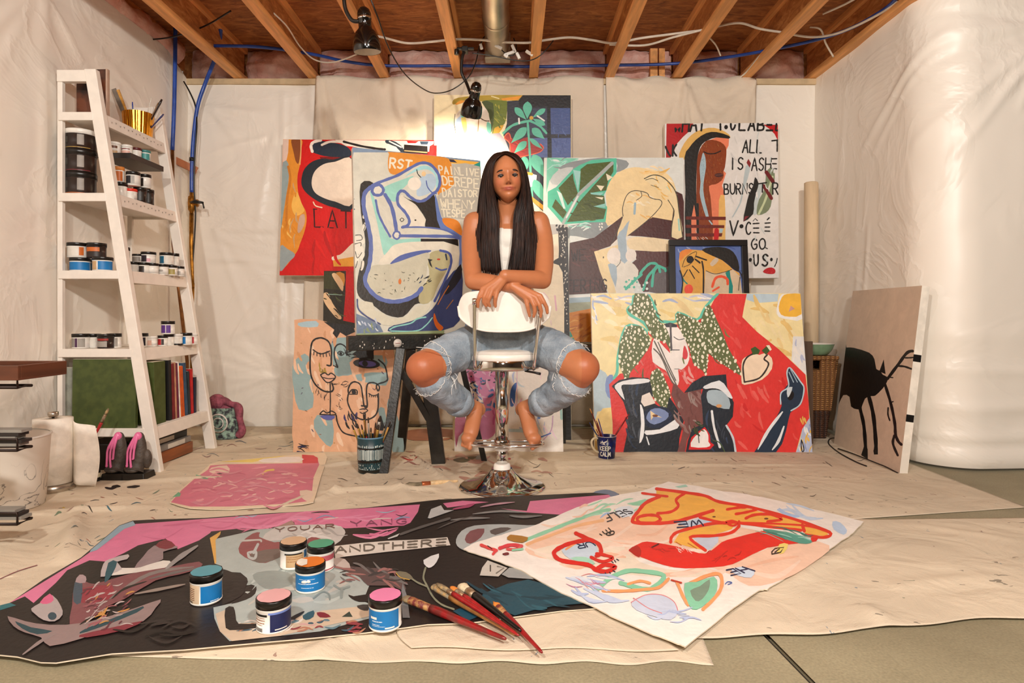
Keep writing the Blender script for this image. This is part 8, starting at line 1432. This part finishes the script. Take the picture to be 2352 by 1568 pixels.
# ---- eyes, brows, lashes
M_EYE = M('eye_white', '#b7a598', .2, var=.02); M_IRIS = M('iris_brown', '#2a140c', .12); M_BRW = M('brow_hair', '#2a1812', .7)
def fz(p): return h2w((p[0], p[1], p[2] * .9 - .013))
for s in (-1, 1):
    c = Vector((s * .030, .0735, -.0125)); b = MB(); b.ball(h2w(c), .0118, 20, 14); b.mat = 1
    f = (Vector((0, .0, H)) - h2w(c)).normalized(); b.lathe([(.0, .0122), (.0035, .0120), (.0056, .0112), (.0060, .0103)], h2w(c), 18, axis=f, cap=False); b.build('eye', [M_EYE, M_IRIS], pe)
    b = MB(); b.tube(crom([fz((s * .0135, .0900, .0195)), fz((s * .024, .0905, .0222)), fz((s * .036, .0865, .0225)), fz((s * .046, .0785, .0190))], 6), [.0011 + .0014 * math.sin(PI * min(1, (i + 3) / 19)) for i in range(19)], 8, flat=1.5); b.build('eyebrow', M_BRW, pe)
    for nm, zc, rr in (('upper_eyelid', .0034, .0026), ('lower_eyelid', -.0050, .0020)):
        b = MB(); pts = [fz((s * (.0165 + .027 * t), 0.0836 + .0035 * math.sin(PI * t) - .004 * t, zc * math.sin(PI * t) ** .8 + .001 * t)) for t in [i / 10 for i in range(11)]]; b.tube(pts, [rr * (.5 + .5 * math.sin(PI * i / 10)) for i in range(11)], 8)
        b.col = SK; o = b.build(nm, M_SKIN, pe)
        if zc > 0: b = MB(); b.tube([p + (Vector((0, 0, H)) - p).normalized() * .0017 + Vector((0, 0, -.0009)) for p in pts], [.0009 * (.5 + .5 * math.sin(PI * i / 10)) for i in range(11)], 6); b.build('eyelashes', M_BRW, pe)
# ---- hair
def hair_mat():
    m, nt, b_ = nodes('dark_hair'); L = nt.links; b_.inputs['Roughness'].default_value = .48; b_.inputs['Specular IOR Level'].default_value = .28; tc = nd(nt, 'ShaderNodeTexCoord'); mp = nd(nt, 'ShaderNodeMapping'); mp.inputs['Scale'].default_value = (60, 60, 3); L.new(tc.outputs['Object'], mp.inputs['Vector'])
    n = nd(nt, 'ShaderNodeTexNoise', Scale=2.0, Detail=4.0); L.new(mp.outputs['Vector'], n.inputs['Vector']); r = nd(nt, 'ShaderNodeValToRGB'); e = r.color_ramp.elements; e[0].position = .35; e[1].position = .7; e[0].color = lin('#150b08'); e[1].color = lin('#3a2218'); L.new(n.outputs['Fac'], r.inputs['Fac']); L.new(r.outputs['Color'], b_.inputs['Base Color'])
    bp = nd(nt, 'ShaderNodeBump', Strength=.5, Distance=.002); L.new(n.outputs['Fac'], bp.inputs['Height']); L.new(bp.outputs['Normal'], b_.inputs['Normal']); return m
M_HAIR = hair_mat()
OUT = {-1: [(1158, 349, 2.79), (1136, 354, 2.80), (1120, 374, 2.82), (1110, 404, 2.84), (1103, 446, 2.85), (1098, 490, 2.835), (1094, 535, 2.80), (1092, 580, 2.775), (1094, 622, 2.765)], 1: [(1160, 349, 2.79), (1184, 354, 2.80), (1200, 372, 2.82), (1209, 400, 2.84), (1217, 446, 2.85), (1224, 490, 2.835), (1231, 535, 2.80), (1235, 580, 2.775), (1234, 626, 2.765)]}
INN = {-1: [(1159, 353, 2.735), (1149, 357, 2.722), (1137, 369, 2.716), (1130, 394, 2.724), (1129, 425, 2.737), (1136, 458, 2.757), (1144, 498, 2.765), (1143, 560, 2.745), (1148, 628, 2.74)], 1: [(1160, 353, 2.735), (1172, 356, 2.722), (1188, 368, 2.716), (1197, 392, 2.724), (1201, 422, 2.737), (1196, 454, 2.757), (1184, 492, 2.765), (1180, 560, 2.745), (1170, 630, 2.74)]}
b = MB(); rg = random.Random(21)
def hp(s, w, lay, jit):
    pts = []
    for k, (i, o) in enumerate(zip(INN[s], OUT[s])):
        x = i[0] + (o[0] - i[0]) * w; y = i[1] + (o[1] - i[1]) * w; D = i[2] + (o[2] - i[2]) * max(0, w) ** 1.3 - .022 * math.sin(PI * min(1, max(0, w))) * min(1, k / 3)
        if k < 2: D = i[2] + (o[2] - i[2]) * (w * .9 + lay * .3)
        D += lay * .045 * min(1, k / 2.5); t = k / 8
        x += jit[0] * t * 5 + math.sin(k * .9 + jit[2]) * 1.2 * t; y += jit[1] * (5 if k == 8 else 0); pts.append(P(x, y, D))
    return crom(pts, 4)
for s in (-1, 1):
    # under sheet closes the gaps
    for lay in (.12, .6, 1.0):
        cols = [hp(s, -.0 + 1.0 * w / 14, lay, (0, -1.2, 0)) for w in range(15)]; n = len(cols[0]); vs = [p for c in cols for p in c]
        b.add(vs, [(i * n + j, i * n + j + 1, (i + 1) * n + j + 1, (i + 1) * n + j) for i in range(14) for j in range(n - 1)], True)
    for i in range(210):
        w = (i % 70) / 69 * 1.02 - .01 + rg.uniform(-.012, .012); lay = (0, .05, .25)[i // 70] + rg.uniform(-.06, .06)
        p = hp(s, w, lay, (rg.uniform(-1, 1), rg.uniform(-1.6, 1.2), rg.uniform(0, 6))); n = len(p); r = rg.uniform(.0014, .0036)
        b.tube(p, [r * (.8 if j < 3 else 1) * (1 - .75 * max(0, (j / n - .82) / .18)) for j in range(n)], 6, flat=.8)
    for i in range(16):
        w = rg.uniform(-.05, 1.04); p = hp(s, w, -.05, (rg.uniform(-2.2, 2.2), rg.uniform(-1, 2.2), rg.uniform(0, 6))); n = len(p); b.tube(p[5:], [.0009 * (1 - .6 * j / n) for j in range(n - 5)], 5)
# cap over the crown and the back of the head
vs, fs = [], []; n, m = 60, 40
for i in range(m + 1):
    t = PI * .80 * i / m
    for j in range(n + 1):
        a = PI * (.93 + 1.14 * j / n) if i > 12 else 2 * PI * j / n
        f = min(1, i / 13); a0 = 2 * PI * j / n - PI / 2; a = PI * 1.5 + (j / n - .5) * PI * (1.16 + .84 * max(0, min(1, (.27 - t / PI) / .09)))
        sx, sy, sz = math.sin(t) * math.cos(a), math.sin(t) * math.sin(a), math.cos(t); p = head_pt(sx, sy, sz, 1.06); vs.append(h2w(p))
b.add(vs, [(i * (n + 1) + j, i * (n + 1) + j + 1, (i + 1) * (n + 1) + j + 1, (i + 1) * (n + 1) + j) for i in range(m) for j in range(n)], True)
# long fall of hair down the back
def bkh(u, v):
    x = 1118 + 94 * u; y = 420 + 170 * v; D = 2.905 + .045 * v - .05 * (2 * u - 1) ** 2; return P(x, y, D)
b.grid(bkh, 14, 14)
b.build('hair', M_HAIR, pe)
# ---- tank top
M_TANK = M('white_cotton', '#eae4da', .85, var=.03, bump=.25, bscale=24)
b = MB()
def ell2(px, py, D, r): b.ball(P(px, py, D), r, 28, 18)
ell2(1163, 552, 2.868, (.143, .090, .078)); ell2(1163, 600, 2.88, (.147, .100, .125)); ell2(1134, 584, 2.812, (.056, .049, .056)); ell2(1193, 584, 2.812, (.056, .049, .056)); ell2(1163, 670, 2.895, (.126, .092, .13)); ell2(1165, 760, 2.91, (.152, .108, .08)); b.ball(P(1163, 590, 2.83), (.06, .055, .05), 20, 12)
for s in (-1, 1): chain(b, [(1163 + s * 30, 560, 2.80, .022), (1163 + s * 33, 528, 2.805, .020), (1163 + s * 38, 503, 2.84, .020), (1163 + s * 40, 497, 2.87, .022)])
zn = P(1163, 524, 2.79).z
def cut_top(bm):
    dl = [v for v in bm.verts if v.co.y < 2.83 and v.co.z > zn + max(0, (abs(v.co.x + .0135) - .018)) ** 2 * 38 + (0 if abs(v.co.x + .0135) < .05 else 1)]
    bmesh.ops.delete(bm, geom=dl, context='VERTS')
tt = fuse(b, 'tank_top', .005, 4, M_TANK, pe, cut_top)
# ---- ripped jeans
def denim():
    m, nt, b_ = nodes('washed_denim'); L = nt.links; b_.inputs['Roughness'].default_value = .9; b_.inputs['Specular IOR Level'].default_value = .15; tc = nd(nt, 'ShaderNodeTexCoord'); n = nd(nt, 'ShaderNodeTexNoise', Scale=9.0, Detail=6.0, Roughness=.65); L.new(tc.outputs['Object'], n.inputs['Vector'])
    r = nd(nt, 'ShaderNodeValToRGB'); e = r.color_ramp.elements; e[0].position = .32; e[1].position = .68; e[0].color = lin('#74828f'); e[1].color = lin('#aab5be'); L.new(n.outputs['Fac'], r.inputs['Fac'])
    n2 = nd(nt, 'ShaderNodeTexNoise', Scale=260.0, Detail=2.0); L.new(tc.outputs['Object'], n2.inputs['Vector']); mx = nd(nt, 'ShaderNodeMix', data_type='RGBA', blend_type='OVERLAY'); mx.inputs['Factor'].default_value = .3; L.new(r.outputs['Color'], mx.inputs['A']); L.new(n2.outputs['Fac'], mx.inputs['B']); L.new(mx.outputs['Result'], b_.inputs['Base Color'])
    n3 = nd(nt, 'ShaderNodeTexNoise', Scale=16.0, Detail=4.0, Distortion=1.5); L.new(tc.outputs['Object'], n3.inputs['Vector']); bp = nd(nt, 'ShaderNodeBump', Strength=.5, Distance=.012); L.new(n3.outputs['Fac'], bp.inputs['Height']); L.new(bp.outputs['Normal'], b_.inputs['Normal']); return m
M_DEN = denim(); M_FRAY = M('frayed_thread', '#e3e2de', .9)
b = MB(); b.ball(P(1165, 778, 2.915), (.175, .125, .11), 30, 18); b.ball(P(1165, 796, 2.86), (.11, .09, .07), 24, 14)
cuffs = []
for s in (-1, 1):
    L_ = s < 0; q = lambda l, r: l if L_ else r
    chain(b, [(q(1122, 1208), 786, 2.90, .096), (q(1080, 1245), 795, 2.81, .092), (q(1042, 1279), 810, 2.725, .0875), (q(1012, 1306), 824, 2.665, .0845)], 26)
    chain(b, [(q(1022, 1292), 838, 2.70, .064), (q(1020, 1290), 866, 2.715, .060), (q(1024, 1286), 890, 2.74, .058)], 18)
    chain(b, [(q(996, 1315), 877, 2.665, .0745), (q(1020, 1288), 898, 2.735, .071), (q(1042, 1263), 914, 2.785, .066), (q(1058, 1243), 925, 2.82, .062)], 24)
def wrinkle(bm):
    bm.normal_update()
    for v in bm.verts:
        d = .0045 * noise.noise(v.co * 22) + .004 * noise.noise(Vector((v.co.x * 9, v.co.y * 9, v.co.z * 34)))
        v.co += v.normal * d
jn = fuse(b, 'jeans', .0042, 3, M_DEN, pe, wrinkle)
# rolled hems and frayed edges
def ringpts(c, ax, r, n=26, w=.0, seed=0):
    u, v = basis(ax); rr = random.Random(seed); return [Vector(c) + (u * math.cos(2 * PI * i / n) + v * math.sin(2 * PI * i / n)) * (r + rr.uniform(-w, w)) for i in range(n)]
for s in (-1, 1):
    L_ = s < 0; q = lambda l, r: l if L_ else r
    c = P(q(1056, 1245), 924, 2.815); ax = P(q(1093, 1203), 938, 2.885) - P(q(1042, 1270), 912, 2.78)
    b = MB(); b.lathe([(.054, .020), (.064, .016), (.067, -.004), (.066, -.024), (.06, -.028)], c, 30, axis=ax, cap=False); b.build('hem', M_DEN, pe)
    b = MB(); rr = random.Random(5 + s)
    for (cx_, cy_, cD), r0, axp in (((q(1008, 1309), 826, 2.657), .0835, ((q(970, 1340), 850, 2.605), (q(1060, 1262), 806, 2.76))), ((q(993, 1318), 875, 2.660), .0735, ((q(968, 1342), 853, 2.61), (q(1042, 1270), 912, 2.78)))):
        c = P(cx_, cy_, cD); ax = (P(*axp[0]) - P(*axp[1])).normalized(); rp = ringpts(c + ax * .010, ax, r0, 64, .0035, 3 + s)
        b.tube(crom(rp, 2, True), .0015, 6, closed=True)
        for p in rp:
            for _ in range(rr.choice((0, 1, 3))):
                o = (p - c).normalized(); e = p + ax * rr.uniform(.004, .022) + o * rr.uniform(-.004, .006) + Vector((rr.uniform(-.008, .008), 0, rr.uniform(-.012, .004))); b.tube([p, (p + e) / 2 + o * .002, e], [.0008, .0007, .0004], 5)
    for k in range(7):
        x = q(1040, 1280) + rr.uniform(-8, 8); y = rr.uniform(826, 884); p = P(x, y, 2.655); b.tube(crom([p, p + Vector((rr.uniform(-.02, .02), -.004, -.02)), p + Vector((rr.uniform(-.02, .02), 0, -.045))], 4), .0013, 5)
    b.build('frayed_edge', M_FRAY, pe)
b = MB(); p = [P(956, 797, 2.565), P(985, 800, 2.55), P(1012, 808, 2.555), P(1036, 820, 2.60)]; b.tube(crom(p, 6), .0013, 5); b.build('loose_thread', M_FRAY, pe)
# ================= CAMERA, LIGHT =================
cam = bpy.data.cameras.new('camera'); co = bpy.data.objects.new('camera', cam); COL.objects.link(co)
co.location = (0, 0, H); co.rotation_euler = (PI / 2, 0, 0); cam.sensor_width = 36; cam.lens = F / 2352 * 36; cam.shift_y = -(784 - CY) / 2352; cam.clip_start = .02
SC.camera = co
w = bpy.data.worlds.new('world'); SC.world = w; w.use_nodes = True
w.node_tree.nodes['Background'].inputs['Color'].default_value = (1, .93, .84, 1); w.node_tree.nodes['Background'].inputs['Strength'].default_value = .25
def lamp(name, typ, loc, energy, size, col=(1, .90, .76), aim=None, spot=None, blend=.5):
    l = bpy.data.lights.new(name, typ); l.energy = energy; l.color = col
    if typ == 'AREA': l.shape = 'DISK'; l.size = size
    else: l.shadow_soft_size = size
    if typ == 'SPOT': l.spot_size = spot; l.spot_blend = blend
    o = bpy.data.objects.new(name, l); COL.objects.link(o); o.location = loc
    if aim is not None: o.rotation_euler = (Vector(aim) - Vector(loc)).to_track_quat('-Z', 'Y').to_euler()
    return o
LC = (1, .955, .89)
lamp('work_light', 'SPOT', (.85, -.6, 2.33), 330, .10, LC, aim=(.25, 3.6, .8), spot=2.4, blend=.6)
lamp('work_light', 'SPOT', (-.75, -.5, 2.33), 230, .06, LC, aim=(-.3, 3.6, .9), spot=2.4, blend=.6)
lamp('work_light', 'POINT', (.25, -1.5, 1.7), 120, .15, LC)
# the bulb of the lower clip lamp
a_ = -ax2.normalized(); lamp('clip_lamp_bulb', 'SPOT', tuple(c2 + a_ * .01), 36, .03, (1, .86, .64), aim=tuple(c2 + a_ + Vector((-.03, .0, 0))), spot=2.6, blend=.5)
SC.view_settings.view_transform = 'Standard'; SC.view_settings.look = 'None'; SC.view_settings.gamma = 1; SC.view_settings.use_curve_mapping = False
SC.view_settings.exposure = -0.12
try: SC.cycles.use_denoising = True; SC.cycles.max_bounces = 8; SC.cycles.diffuse_bounces = 5
except Exception: pass
